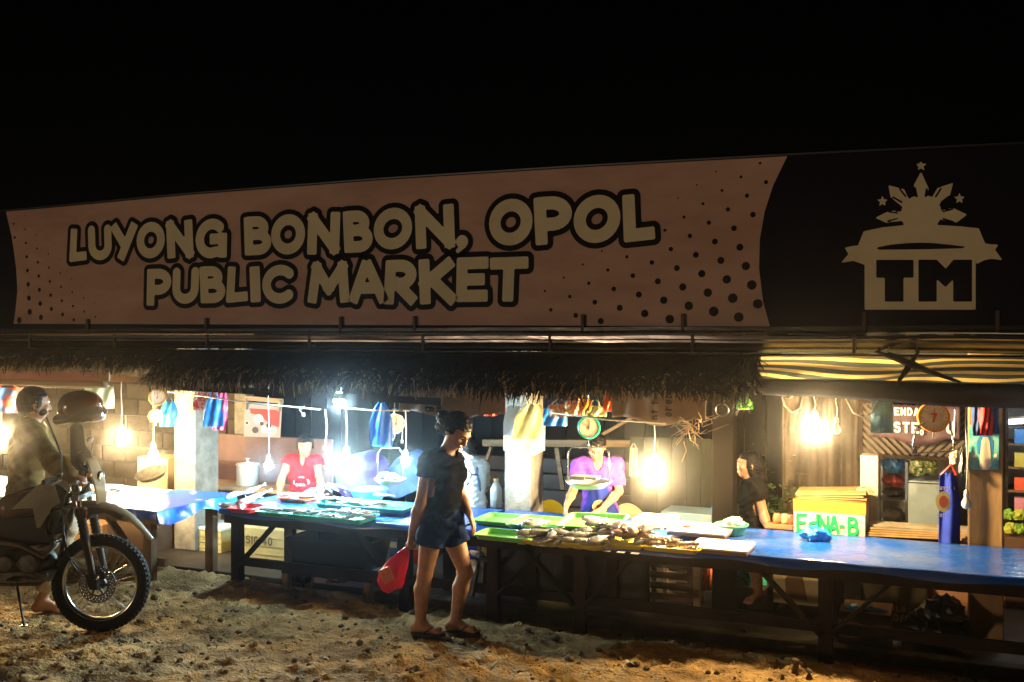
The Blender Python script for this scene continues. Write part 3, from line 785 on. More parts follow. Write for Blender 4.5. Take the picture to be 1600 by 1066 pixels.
# brown curtain behind the big right bulb
CUR = mat('brown_curtain', (0.085, 0.063, 0.038), .8, col2=(0.05, 0.036, 0.02), scale=3, bump=.4, bscale=14)
m = MB(); a0, a1 = ux(1222, 9.0), ux(1352, 9.0)
m.grid(lambda a, c_: Vector((a0 + a * (a1 - a0), 9.0 + .045 * math.sin(a * 19 + .6 * math.sin(c_ * 2)) + .015 * math.sin(a * 47), 1.95 - c_ * 1.75)), 90, 8)
tag(m.build('curtain', CUR, smooth=True, thick=.004), 'brown hanging curtain behind the large warm bulb at right', 'curtain')

# ------------------------------------------------------------------ bulbs
BS = 1.3
WARM, COOL = (1.0, 0.70, 0.33), (0.55, 0.84, 1.0)
def bulb(px, py, v, col, power, label, r=.032, top=None, lit=True, cfl=False, cordoff=0.0, grp='bare bulbs hanging over the tables'):
    p = PV(px, py, v)
    ztop = top if top is not None else 1.70
    t = thing('hanging_bulb', label, 'light bulb', (p.x, p.y, p.z), 0, grp)
    if lit: gm_ = mat('lit_bulb_%s_%d' % ('warm' if col == WARM else 'cool', power), (1, 1, 1), .3, emis=col, estr=power * BS)
    else: gm_ = mat('unlit_bulb_glass', (0.80, 0.77, 0.68), .25)
    r0 = r; r = r * (1.45 if lit else 1); m = MB()
    m.lathe([(.0005, -r), (r * .55, -r * .84), (r * .9, -r * .4), (r, 0), (r * .93, r * .4), (r * .7, r * .85), (r * .45, r * 1.3), (r * .4, r * 1.55)], p, n=12)
    m.build('bulb_glass', gm_, t, smooth=True)
    m = MB(); m.lathe([(r * .42, r * 1.5), (r * .5, r * 1.6), (r * .5, r * 2.5), (r * .25, r * 2.9), (.001, r * 2.95)], p, n=10)
    m.build('socket', mat('white_plastic', (0.75, 0.73, 0.68), .4), t, smooth=True)
    a = p + Vector((0, 0, r * 2.8)); q = Vector((p.x + cordoff, p.y, ztop))
    m = MB(); m.tube([a, a + (q - a) * .3 + Vector((.006, 0, 0)), a + (q - a) * .7 - Vector((.006, 0, 0)), q], .0042, 6)
    m.build('cord', CORD, t, smooth=True)
    return t
PW, PC = 900, 900
bulb(190, 685, 7.35, WARM, 1700, 'glaring warm bulb just right of the motorcycle mirrors')
bulb(240, 712, 7.5, WARM, 450, 'warm bulb below the pair of orange hanging scales')
bulb(60, 672, 7.3, WARM, 2000, 'warm bulb glaring behind the motorcycle rider')
bulb(2, 684, 7.3, WARM, 2000, 'warm bulb at the far left edge, left of the rider')
bulb(420, 728, 7.6, COOL, 700, 'small cool white bulb left of the woman in red', r=.026)
bulb(530, 626, 7.1, COOL, 1100, 'cool white bulb high under the thatch edge', r=.032)
bulb(541, 728, 7.35, COOL, 1700, 'brightest cool white bulb in front of the purple umbrella', r=.04)
bulb(634, 722, 7.6, COOL, 700, 'small cool white bulb left of the walking woman', r=.027)
bulb(815, 747, 7.80, COOL, 160, 'small cool bulb in front of the concrete post', r=.024)
bulb(1022, 740, 7.45, WARM, 2400, 'big warm bulb right of the vendor in the apron', r=.036)
bulb(1273, 673, 7.4, WARM, 2400, 'big warm bulb in front of the brown curtain', r=.036)
bulb(1307, 672, 7.2, WARM, 0, 'unlit bulb on a white cord beside the lit one at right', r=.031, lit=False, grp='unlit bulbs')
bulb(1510, 788, 7.3, WARM, 0, 'unlit bulb hanging low in front of the plank post', r=.033, lit=False, grp='unlit bulbs')
m = MB()
m.tube([PV(x, y, 7.0) for x, y in ((1222, 620), (1226, 634), (1238, 645), (1250, 638), (1255, 618))], .007, 6)
m.tube([PV(x, y, 7.0) for x, y in ((1208, 616), (1222, 617), (1232, 622), (1240, 616))], .009, 6)
tag(m.build('cord_loop', CORD, smooth=True), 'white electric cord looped below the black tarp hem', 'cord')
m = MB(); m.tube([PV(x, y, 7.0) for x, y in ((1320, 620), (1333, 645), (1350, 653), (1362, 645), (1372, 622))], .006, 6)
tag(m.build('cord_loop', CORD, smooth=True), 'white cord sagging beside the blue hanging bag', 'cord')

# ------------------------------------------------------------------ tables
TZ = .61
def table(u0, u1, v0, v1, label, posts_u, top_m, seed, drape=.05, legm=DARKWOOD, brace=True, droop=None):
    t = thing('market_table', label, 'table', ((u0 + u1) / 2, (v0 + v1) / 2, 0), 0, 'long fish tables')
    m = MB(); m.span((u0 + .01, v0 + .015, TZ - .035), (u1 - .01, v1 - .01, TZ - .008)); m.build('table_board', legm, t)
    m = MB(); m.span((u0 + .03, v0 + .03, TZ - .12), (u1 - .03, v0 + .065, TZ - .036)); m.span((u0 + .03, v1 - .065, TZ - .12), (u1 - .03, v1 - .03, TZ - .036)); m.build('apron', legm, t)
    nu = int((u1 - u0) / .05); nvv = int((v1 - v0) / .05)
    def fn(a, c_):
        u = u0 + a * (u1 - u0); q = c_ * (nvv + 2) - 1
        v = v0 + min(max(q / nvv, 0), 1) * (v1 - v0)
        z = TZ + .004 * float(vn(u * 5, v * 5, seed)) + .003 * float(vn(u * 14, v * 14, seed))
        if q < 0: z = TZ - drape * (1 + .25 * math.sin(u * 7 + seed)); v = v0 - .006 - .006 * math.sin(u * 11)
        if q > nvv: z = TZ - drape; v = v1 + .006
        return Vector((u, v, z))
    m = MB(); m.grid(fn, nu, nvv + 2); m.build('table_cover', top_m, t, smooth=True)
    for k, pu in enumerate(posts_u):
        for vv_, nm in ((v0 + .1, 0), (v1 - .1, 1)):
            zf = gz(pu, vv_) - .02 if vv_ < 7.3 else -.1
            m = MB(); m.span((pu - .045, vv_ - .035, zf), (pu + .045, vv_ + .035, TZ - .121)); m.build('leg', legm, t)
        if brace:
            for sgx in (-1, 1):
                e = pu + sgx * .42
                if e < u0 + .05 or e > u1 - .05: continue
                m = MB(); m.bar((pu + sgx * .03, v0 + .055 + .012 * sgx, .12), (e, v0 + .055 + .012 * sgx, TZ - .10), .022, .075, up=(0, 1, 0)); m.build('brace', legm, t)
    m = MB(); m.span((u0 + .06, v0 + .16, .10), (u1 - .06, v0 + .20, .17)); m.build('stretcher', legm, t)
    return t
TU = lambda px: PZ(px, 830, TZ).x
tl0 = PZ(340, 796, TZ).x; tl1 = PZ(696, 833, TZ).x; tr0 = tl1 + .04; tr1 = 4.1
WETT = mat('worn_blue_tabletop', (0.007, 0.07, 0.36), .22, col2=(0.10, 0.14, 0.25), scale=1.4, detail=9, bump=.5, bscale=11, spec=.7, contrast=(.46, .85))
table(tl0, tl1, 6.83, 7.78, 'blue covered fish table between the concrete post and the walking woman', [tl0 + .12, ux(632, 6.9)], BLUETARP, 1)
rt = table(tr0, tr1, 6.83, 7.80, 'long blue fish table reaching from the walking woman to the right edge', [tr0 + .25, ux(905, 6.9), ux(1290, 6.93), 3.9], WETT, 2)
PALET = mat('pale_blue_wet_top', (0.50, 0.60, 0.82), .25, col2=(0.38, 0.50, 0.80), scale=2, bump=.5, bscale=12)
fl = table(-10.2, -6.15, 6.52, 7.50, 'pale covered table at far left behind the motorcycle', [-9.5, -6.32], PALET, 3, legm=WOOD)
m = MB()   # blue plastic skirt hanging off the far left table
m.grid(lambda a, c_: Vector((-6.135 + .02 * math.sin(a * 21) * c_ + .03 * c_, 6.50 + a * 1.02, TZ + .006 - c_ * (.10 + .035 * math.sin(a * 9)))), 40, 5)
m.grid(lambda a, c_: Vector((-6.72 + a * .585, 6.50 - .02 * c_ - .015 * c_ * math.sin(a * 17), TZ + .006 - c_ * (.02 + .07 * a + .02 * math.sin(a * 12)))), 24, 4)
m.grid(lambda a, c_: Vector((-6.62 + a * .49 - c_ * .22 * (1 - a), 6.50 + c_ * 1.02, TZ + .0075 + .004 * math.sin(a * 7 + c_ * 9))), 10, 20)
tag(m.build('plastic_skirt', mat('bright_blue_plastic', (0.006, 0.10, 0.62), .3, bump=.6, bscale=10), smooth=True), 'bright blue plastic sheet draped over the end of the far left table', 'plastic sheet')

# ------------------------------------------------------------------ air
HZ = bpy.data.materials.new('bloom_medium'); HZ.use_nodes = True  # scattering volume added to imitate lens bloom around the bulbs
nt = HZ.node_tree; nt.nodes.remove(nt.nodes['Principled BSDF'])
pvn = nt.nodes.new('ShaderNodeVolumePrincipled'); pvn.inputs['Density'].default_value = HAZE_D; pvn.inputs['Anisotropy'].default_value = HAZE_G
pvn.inputs['Color'].default_value = (.95, .95, .95, 1)
nt.links.new(pvn.outputs[0], nt.nodes['Material Output'].inputs['Volume'])
if HAZE_D > 0:
    m = MB(); m.span((-230, -230, -1.4), (230, 230, 4.2)); hz = m.build('bloom_haze', HZ); hz['kind'] = 'stuff'; hz['label'] = 'thin scattering air added to give the bulbs a lens bloom'; hz['category'] = 'bloom_haze'

# ------------------------------------------------------------------ people
SKIN = mat('warm_brown_skin', (0.40, 0.205, 0.11), .5, col2=(0.28, 0.135, 0.07), scale=14, detail=6, sss=.08, bump=.25, bscale=120)
HAIR = mat('black_hair', (0.004, 0.003, 0.0028), .55, spec=.15, bump=.5, bscale=70, stretch=(1, 1, .2))
EYEW = mat('eye_white', (0.38, 0.33, 0.28), .35); EYEB = mat('eye_dark', (0.015, 0.008, 0.005), .1)
LIPS = mat('lips', (0.32, 0.10, 0.075), .4)
def nrm(v): return Vector(v).normalized()
def head_prims(c, f, u, s=1.0):
    f = nrm(f); r = f.cross(nrm(u)).normalized(); u = r.cross(f).normalized()
    Rm = [[r[i], f[i], u[i]] for i in range(3)]
    P = lambda a, b_, c_: c + (r * a + f * b_ + u * c_) * s
    e = lambda t, p, rad, k: (t, tuple(P(*p)), tuple(x * s for x in rad), Rm, k)
    pr = [e('e', (0, -.008, .028), (.075, .094, .084), .0), e('e', (0, .030, -.025), (.056, .058, .075), .03),
          e('e', (0, .048, -.076), (.030, .030, .024), .02),
          e('e', (0, .075, .030), (.050, .016, .012), .015),
          ('c', tuple(P(0, .086, .018)), tuple(P(0, .104, -.020)), .008 * s, .013 * s, .010),
          e('e', (.012, .094, -.024), (.010, .011, .008), .006), e('e', (-.012, .094, -.024), (.010, .011, .008), .006),
          e('e', (.040, .066, -.012), (.022, .018, .018), .02), e('e', (-.040, .066, -.012), (.022, .018, .018), .02),
          e('x', (.030, .092, .008), (.017, .012, .011), .010), e('x', (-.030, .092, .008), (.017, .012, .011), .010),
          e('e', (0, .086, -.048), (.022, .010, .006), .006), e('e', (0, .083, -.060), (.020, .010, .006), .006),
          e('e', (.076, -.010, .000), (.010, .020, .032), .006), e('e', (-.076, -.010, .000), (.010, .020, .032), .006)]
    return pr, P, Rm
def hand_prims(w, d, nrmv, curl=.5, s=1.0, side=1, spread=.25, grip=None):
    """w wrist, d direction of the hand, nrmv the way the palm faces; side: +1 thumb towards d x n"""
    d = nrm(d); n = Vector(nrmv); n = (n - d * n.dot(d)).normalized(); x = d.cross(n) * side
    pr = [('c', tuple(w), tuple(w + d * .03 * s), .021 * s, .026 * s, .015, tuple(n), 1.5),
          ('c', tuple(w + d * .03 * s), tuple(w + d * .072 * s), .030 * s, .034 * s, .015, tuple(n), 2.2)]
    for k, (off, L) in enumerate(((.026, .068), (.009, .077), (-.009, .071), (-.025, .056))):
        a = w + d * .078 * s + x * off * s; cu = curl * (1 + .12 * k)
        dd = (d + x * off * spread * 8).normalized(); r = .0092 * s * (1 if k < 3 else .9)
        for j, fr in enumerate((.45, .30, .25)):
            ang = cu * (.5, 1.25, 1.9)[j]
            v = (dd * math.cos(ang) + n * math.sin(ang)).normalized()
            b_ = a + v * L * fr * s; pr.append(('c', tuple(a), tuple(b_), r, r * .9, .003)); a = b_; r *= .9
    a = w + d * .022 * s + x * .024 * s
    for j, (L, out, cl) in enumerate(((.034, .95, .25), (.028, .6, .5), (.022, .35, .7))):
        v = (d * .8 + x * out + n * cl * (0.6 + curl)).normalized(); b_ = a + v * L * s
        pr.append(('c', tuple(a), tuple(b_), (.0125 - .0015 * j) * s, (.011 - .0015 * j) * s, .006)); a = b_
    return pr
def foot_prims(an, d, s=1.0, flat=0.0):
    d = nrm(d); h = an.z
    base = Vector((an.x, an.y, flat))
    heel = base - d * .045 * s + Vector((0, 0, .030 * s)); ball_ = base + d * .125 * s + Vector((0, 0, .024 * s)); toe = base + d * .175 * s + Vector((0, 0, .014 * s))
    side = Vector((0, 0, 1)).cross(d)
    pr = [('c', tuple(an), tuple(heel), .034 * s, .030 * s, .03), ('c', tuple(an + Vector((0, 0, -.01))), tuple(ball_), .034 * s, .024 * s, .03),
          ('c', tuple(heel), tuple(ball_), .027 * s, .026 * s, .02), ('c', tuple(ball_ - side * .018 * s), tuple(ball_ + side * .018 * s), .022 * s, .020 * s, .015)]
    for k in range(5):
        o = side * (.030 - .0145 * k) * s; pr.append(('c', tuple(ball_ + o + Vector((0, 0, -.006))), tuple(toe + o * 1.05 - d * (.006 * abs(k - 1)) * s), .0105 * s, .0095 * s, .004))
    return pr
def limb(a, m, b_, r0, r1, r2, k=.03, bulge=.0, bd=None):
    """upper segment a-m, lower m-b with calf/forearm fullness"""
    a, m, b_ = Vector(a), Vector(m), Vector(b_)
    q = m.lerp(b_, .32)
    if bd is not None: q = q + Vector(bd) * bulge
    return [('c', tuple(a), tuple(m), r0, r1, k), ('c', tuple(m), tuple(q), r1 * .98, r1 * 1.08, .02), ('c', tuple(q), tuple(b_), r1 * 1.08, r2, .02)]
def fwd_flat(f): return Vector((f[0], f[1], 0)).normalized()
def person(label, J, face, up=(0, 0, 1), chest=None, s=1.0, vox=.0062, shirt=None, bottom=None, hair=None, group=None, hands=None, feet=None, floor=0.0,
           shoulder_r=.052, sleeve=.75, legs_skin=True, hem=None, name='person', skin=None, neckline=.03, waist_w=(.125, .088), girth=1.0, hs=1.0, arm=1.0):
    """J: head neck shl shr ell elr wrl wrr pel hipl hipr knl knr anl anr"""
    sk = skin or SKIN
    root = thing(name, label, 'person', (J['pel'].x, J['pel'].y, floor), 0, group)
    hp, HP, Rm = head_prims(J['head'], face, up, s * hs)
    ax = (J['shr'] - J['shl']).normalized(); spine = (J['neck'] - J['pel']).normalized(); fr = spine.cross(ax).normalized()
    if chest is not None and fr.dot(Vector(chest)) < 0: fr = -fr
    hipax = (J['hipr'] - J['hipl']).normalized()
    def fl(a, b_, ra, rb, k, f_): return ('c', tuple(a), tuple(b_), ra, rb, k, tuple(fr), f_)
    ch = J['pel'].lerp(J['neck'], .68); wa = J['pel'].lerp(J['neck'], .32)
    RT = [[ax[i], fr[i], ax.cross(fr)[i]] for i in range(3)]
    if (ax.cross(fr)).dot(spine) < 0: RT = [[-ax[i], fr[i], (-ax).cross(fr)[i]] for i in range(3)]
    L = (J['neck'] - J['pel']).length
    tors = [('e', tuple(ch), (.135 * s * girth, .098 * s * girth, .17 * s), RT, 0), ('e', tuple(wa), (waist_w[0] * s * girth, waist_w[1] * s * girth, .16 * s), RT, .06),
            ('e', tuple(J['pel'] + spine * .02), (.155 * s * girth, .108 * s * girth, .12 * s), RT, .06),
            ('c', tuple(J['shl']), tuple(J['neck'] - spine * .03), shoulder_r * s, .052 * s, .05), ('c', tuple(J['shr']), tuple(J['neck'] - spine * .03), shoulder_r * s, .052 * s, .05)]
    bust = []
    if chest is not None:
        for sg in (-1, 1): bust.append(('e', tuple(ch + ax * .062 * sg * s + fr * .068 * s + spine * .01), (.062 * s, .055 * s, .06 * s), RT, .04))
    neck = [('c', tuple(J['neck'] - spine * .02), tuple(J['head'] + (J['neck'] - J['head']) * .35), .050 * s, .047 * s, .03)]
    arms = limb(J['shl'], J['ell'], J['wrl'], .046 * s * arm, .036 * s * arm, .024 * s) + limb(J['shr'], J['elr'], J['wrr'], .046 * s * arm, .036 * s * arm, .024 * s)
    legs = limb(J['hipl'], J['knl'], J['anl'], .086 * s, .052 * s, .034 * s, bulge=.012, bd=-fwd_flat(fr)) + limb(J['hipr'], J['knr'], J['anr'], .086 * s, .052 * s, .034 * s, bulge=.012, bd=-fwd_flat(fr))
    hd = []
    for (w, d, n_, cu, sd_) in hands or []: hd += hand_prims(Vector(w), d, n_, cu, s * 1.0, sd_)
    ft = []
    for (a, d, fz) in feet or []: ft += foot_prims(a, d, s, fz)
    sculpt('body', hp + neck + tors + bust + arms + legs + hd + ft, vox, sk, root)
    # eyes, lips
    for sg in (-1, 1):
        m = MB(); m.ball(HP(.030 * sg, .0765, .008), (.0115 * s,) * 3, 10, 8); e = m.build('eye', EYEW, root, smooth=True)
        m = MB(); m.ball(HP(.030 * sg, .0845, .008), (.0078 * s,) * 3, 8, 6); m.build('iris', EYEB, e, smooth=True)
        m = MB(); m.tube([HP(.014 * sg, .092, .026), HP(.030 * sg, .094, .032), HP(.046 * sg, .082, .027)], [.002, .0034, .0015], 5); m.build('eyebrow', HAIR, root, smooth=True)
    m = MB(); m.ball(HP(0, .0875, -.054), (.021 * s, .011 * s, .0095 * s), 10, 6, Matrix(Rm)); m.build('lips', LIPS, root, smooth=True)
    def inflate(prs, e, ke=1.0):
        out = []
        for p in prs:
            if p[0] == 'c': out.append(('c', p[1], p[2], p[3] + e, p[4] + e, max(p[5], .03)) + tuple(p[6:]))
            elif p[0] == 'e': out.append(('e', p[1], tuple(x + e for x in p[2]), p[3], max(p[4], .03)))
        return out
    if shirt:
        e = shirt.get('loose', .014) + .006
        ua = [('c', tuple(J['shl']), tuple(J['shl'].lerp(J['ell'], sleeve)), .050 * s * arm, .046 * s * arm, .03), ('c', tuple(J['shr']), tuple(J['shr'].lerp(J['elr'], sleeve)), .050 * s * arm, .046 * s * arm, .03)] if sleeve > 0.05 else []
        if shirt.get('long'): ua = [(a[0], a[1], a[2], a[3] + .006, a[4] + .004, .02) for a in arms]
        prs = inflate(tors + bust, e) + inflate(ua, e * .8)
        for q in shirt.get('extra', []): prs.append(q)
        hemz = shirt.get('hem', J['pel'].z - .06); nk = J['neck']; hc = J['head']; spn = spine; hdn = J['pel'] + spine * shirt.get('hem_up', -.08)
        nkp = J['neck'] + spine * (.012 + neckline * 0) ; sl = sleeve; vdepth = shirt.get('vneck', 0.0)
        aL = (J['ell'] - J['shl']); aR = (J['elr'] - J['shr'])
        cl = J['shl'] + aL * sl; cr = J['shr'] + aR * sl; aL = aL.normalized(); aR = aR.normalized(); longs = shirt.get('long')
        def cut(X, Y, Z):
            d = -((X - hdn.x) * spn.x + (Y - hdn.y) * spn.y + (Z - hdn.z) * spn.z)
            # neck hole: a rounded opening
            qx, qy, qz = X - nkp.x - fr.x * .035, Y - nkp.y - fr.y * .035, Z - nkp.z - fr.z * .035
            al = qx * spn.x + qy * spn.y + qz * spn.z; ff = qx * fr.x + qy * fr.y + qz * fr.z; si = qx * ax.x + qy * ax.y + qz * ax.z
            hole = .060 * s - np.sqrt((si * (1 + vdepth * 4)) ** 2 + (ff * .8) ** 2 + (np.minimum(al + .0, 0) * (1.6 / (1 + vdepth * 8))) ** 2)
            d = np.maximum(d, hole)
            if not longs:
                for c0, a0 in ((cl, aL), (cr, aR)):
                    t = (X - c0.x) * a0.x + (Y - c0.y) * a0.y + (Z - c0.z) * a0.z
                    rr2 = (X - c0.x) ** 2 + (Y - c0.y) ** 2 + (Z - c0.z) ** 2
                    near = (rr2 < .14 ** 2) & (rr2 - t * t < (.068 * arm) ** 2)
                    d = np.where(near, np.maximum(d, t), d)
            return d
        rs = random.uniform(0, 9)
        wk = shirt.get('wrinkle', 1.0)
        nz = lambda X, Y, Z: wk * .006 * (np.sin(X * 34 + Z * 23 + rs) * np.sin(Y * 31 - Z * 17 + rs)) + wk * .003 * np.sin(Z * 55 + X * 60 + Y * 50 + 2 * np.sin(Z * 17 + rs)) + .002 * np.sin(Z * 120 - X * 80 + rs)
        so_ = sculpt('shirt', prs, vox, shirt['mat'], root, cut=cut, noise=nz)
    if bottom:
        e = bottom.get('loose', .012) + .003; ks = bottom.get('to', .4)
        th = []
        for h_, k_, a_ in (('hipl', 'knl', 'anl'), ('hipr', 'knr', 'anr')):
            if ks <= 1: th.append(('c', tuple(J[h_]), tuple(J[h_].lerp(J[k_], ks)), .088 * s + e, (.088 - .03 * ks) * s + e * 1.3, .03))
            else:
                th += [('c', tuple(J[h_]), tuple(J[k_]), .088 * s + e, .058 * s + e, .03), ('c', tuple(J[k_]), tuple(J[k_].lerp(J[a_], ks - 1)), .058 * s + e, .048 * s + e, .02)]
        wt = J['pel'] + spine * bottom.get('waist', .12)
        cuts = [(J[h_].lerp(J[k_], ks), (J[k_] - J[h_]).normalized()) for h_, k_ in (('hipl', 'knl'), ('hipr', 'knr'))] if ks <= 1 else [(J[k_].lerp(J[a_], ks - 1), (J[a_] - J[k_]).normalized()) for k_, a_ in (('knl', 'anl'), ('knr', 'anr'))]
        def cut2(X, Y, Z):
            d = (X - wt.x) * spine.x + (Y - wt.y) * spine.y + (Z - wt.z) * spine.z
            for c0, a0 in cuts:
                t = (X - c0.x) * a0.x + (Y - c0.y) * a0.y + (Z - c0.z) * a0.z
                near = np.sqrt((X - c0.x) ** 2 + (Y - c0.y) ** 2 + (Z - c0.z) ** 2) < .15
                d = np.where(near, np.maximum(d, t), d)
            return d
        sculpt(bottom.get('name', 'shorts'), inflate([tors[1], tors[2]], e) + th, vox, bottom['mat'], root, cut=cut2, noise=lambda X, Y, Z: .003 * np.sin(Z * 60 + X * 30 + Y * 30))
    if hair is not None:
        hpz = [('e', tuple(HP(0, -.016, .036)), (.083 * s * hs, .098 * s * hs, .088 * s * hs), Rm, 0), ('e', tuple(HP(0, -.055, -.01)), (.070 * s * hs, .055 * s * hs, .07 * s * hs), Rm, .03)]
        for (t, a, b_, r1, r2) in hair.get('locks', []): hpz.append(('c', tuple(HP(*a)), tuple(HP(*b_)), r1 * s * hs, r2 * s * hs, .02))
        ff_ = nrm(face); c0 = HP(0, .0, 0); hl = hair.get('line', .055)
        uu = Vector((Rm[0][2], Rm[1][2], Rm[2][2])); f2 = Vector((Rm[0][1], Rm[1][1], Rm[2][1]))
        def cut3(X, Y, Z):
            b_ = (X - c0.x) * f2.x + (Y - c0.y) * f2.y + (Z - c0.z) * f2.z; c_ = (X - c0.x) * uu.x + (Y - c0.y) * uu.y + (Z - c0.z) * uu.z
            # face opening: in front of the hairline and below the brow line
            q = np.minimum(b_ - (.030 + .0 * c_) * s * hs, (hl * s * hs - c_) + (b_ - .03 * s * hs) * .15)
            return q
        rs = random.uniform(0, 9)
        sculpt('hair', hpz, vox * .8, HAIR, root, cut=cut3, noise=lambda X, Y, Z: .0035 * np.sin((X + Y) * 210 + Z * 60 + rs) * np.sin((X - Y) * 160 + rs) + .002 * np.sin(Z * 240 + X * 99))
    return root, HP, dict(fr=fr, ax=ax, spine=spine, ch=ch, wa=wa)
def cdir(x, y, z): return Vector((x * cs - y * sn, x * sn + y * cs, z))      # x right, y away from the road, as seen from the road

# --- the walking woman
D0 = 6.98
gf = lambda p: gz(p.x, p.y)
J = dict(head=PD(713, 674, D0 - .01), neck=PD(695, 708, D0 + .01), shl=PD(710, 721, D0 + .12), shr=PD(670, 722, D0 - .10),
         elr=PD(658, 786, D0 - .12), wrr=PD(643, 834, D0 - .12), ell=PD(719, 778, D0 + .10), wrl=PD(733, 803, D0 - .02),
         pel=PD(690, 815, D0), hipl=PD(706, 832, D0 + .05), hipr=PD(675, 832, D0 - .05),
         knl=PD(727, 893, D0 + .04), knr=PD(664, 897, D0 - .05), anl=PD(711, 972, D0 + .05), anr=PD(657, 974, D0 - .04))
fl_, fr_ = J['anl'].z - .062, J['anr'].z - .062
BLK = mat('black_cotton', (0.003, 0.0032, 0.0045), .95, spec=.04, bump=.4, bscale=90)
NAVY = mat('navy_denim', (0.004, 0.012, 0.055), .85, spec=.06, col2=(0.008, 0.022, 0.085), scale=14, bump=.5, bscale=120)
walk, HP, TF = person('woman in black t-shirt and navy shorts walking past with a red plastic bag', J, cdir(.66, -.46, -.66), up=cdir(.46, -.2, .86), chest=cdir(.8, -.6, 0), s=1.0, girth=1.08, hs=1.10, arm=1.14,
       vox=.0055, shirt=dict(mat=BLK, loose=.012, hem_up=-.03, wrinkle=.6), sleeve=.38, bottom=dict(mat=NAVY, to=.30, loose=.016, waist=.10),
       hair=dict(line=.050, locks=[('b', (0, -.10, .0), (.0, -.138, .0), .046, .042), ('b', (0, -.12, -.02), (0, -.165, -.035), .020, .006), ('b', (.055, -.02, .02), (.035, -.09, -.05), .042, .034), ('b', (-.055, -.02, .02), (-.035, -.09, -.05), .042, .034), ('b', (.03, -.09, -.06), (.02, -.075, -.10), .010, .004)]),
       hands=[(J['wrr'], cdir(-.25, -.05, -.95), cdir(.9, .1, -.1), 1.5, -1), (J['wrl'], cdir(.35, -.1, -.92), cdir(-.8, .2, -.1), .35, 1)],
       feet=[(J['anl'], cdir(.95, -.30, 0), fl_), (J['anr'], cdir(.95, -.30, 0), fr_)], floor=0)
for nm, an, fz in (('left', 'anl', fl_), ('right', 'anr', fr_)):
    d = cdir(.95, -.30, 0); sd2 = Vector((0, 0, 1)).cross(d); b0 = Vector((J[an].x, J[an].y, fz))
    m = MB(); pts = []
    for k in range(24):
        a = 2 * PI * k / 24; x = math.cos(a) * .132 + .058; w = (.046 + .010 * math.cos(a)) * math.sin(a) 
        pts.append(b0 + d * x + sd2 * w + Vector((0, 0, -.012)))
    m.prism(pts, (0, 0, .013)); so2 = m.build('sandal', mat('dark_rubber_sole', (0.02, 0.018, 0.017), .7), walk)
    m = MB(); tz = b0 + d * .135 + Vector((0, 0, .012))
    for sg in (-1, 1): m.tube([tz, b0 + d * .10 + sd2 * .024 * sg + Vector((0, 0, .050)), b0 + d * .045 + sd2 * .044 * sg + Vector((0, 0, .010))], .0055, 6)
    m.build('strap', mat('dark_rubber_strap', (0.03, 0.012, 0.012), .5), so2, smooth=True)
# red bag in her hand
RB = mat('red_thin_plastic', (0.62, 0.012, 0.05), .28, col2=(0.48, 0.01, 0.035), scale=5, bump=1.0, bscale=16, translucent=.35, spec=.6)
hb = PD(637, 856, D0 - .13); mid = PD(614, 900, D0 - .14)
bag = thing('plastic_bag', 'red plastic bag swinging from the walking woman\'s hand', 'plastic bag', tuple(mid))
def bagf(path, rad, mtl, parent, name='bag_body', n=28, crum=.14, flat=.55, seed=1, ax2=None):
    m = MB(); pts = [Vector(p) for p in path]; N = len(pts); v = []
    for k, p in enumerate(pts):
        d = (pts[min(k + 1, N - 1)] - pts[max(k - 1, 0)]).normalized()
        y = cdir(0, 1, 0); y = (y - d * y.dot(d)).normalized(); x = y.cross(d)
        for i in range(n):
            a = 2 * PI * i / n; w = 1 + crum * (float(vn(i * .9 + seed * 3, k * .55, seed)) - .5) * 2 + crum * .6 * math.sin(a * 5 + k * .7 + seed)
            v.append(p + (x * math.cos(a) + y * math.sin(a) * flat) * rad[k] * w)
    f = [(k * n + i, k * n + (i + 1) % n, (k + 1) * n + (i + 1) % n, (k + 1) * n + i) for k in range(N - 1) for i in range(n)]
    f += [tuple(range(n - 1, -1, -1)), tuple(range((N - 1) * n, N * n))]
    m.add(v, f); return m.build(name, mtl, parent, smooth=True)
pa = [PD(x, y, D0 - .13) for x, y in ((638, 854), (634, 862), (629, 872), (623, 882), (617, 892), (611, 903), (607, 914), (606, 922), (607, 927))]
bagf(pa, [.012, .030, .050, .068, .082, .090, .078, .045, .01], RB, bag)
m = MB()
m.tube([PD(x, y, D0 - .13) for x, y in ((640, 845), (636, 850), (637, 858))], [.008, .010, .014], 8)
m.tube([PD(x, y, D0 - .10) for x, y in ((645, 846), (641, 852), (638, 859))], [.006, .008, .012], 8)
m.build('handle', RB, bag, smooth=True)
m = MB(); c0 = PD(604, 899, D0 - .205); m.box(c0, (.085, .004, .10), Matrix.Rotation(YAW, 3, 'Z') @ Matrix.Rotation(-.45, 3, 'Y'))
m.build('printed_patch', mat('orange_patch', (0.75, 0.25, 0.10), .5, col2=(0.6, 0.12, 0.06), scale=60), bag)

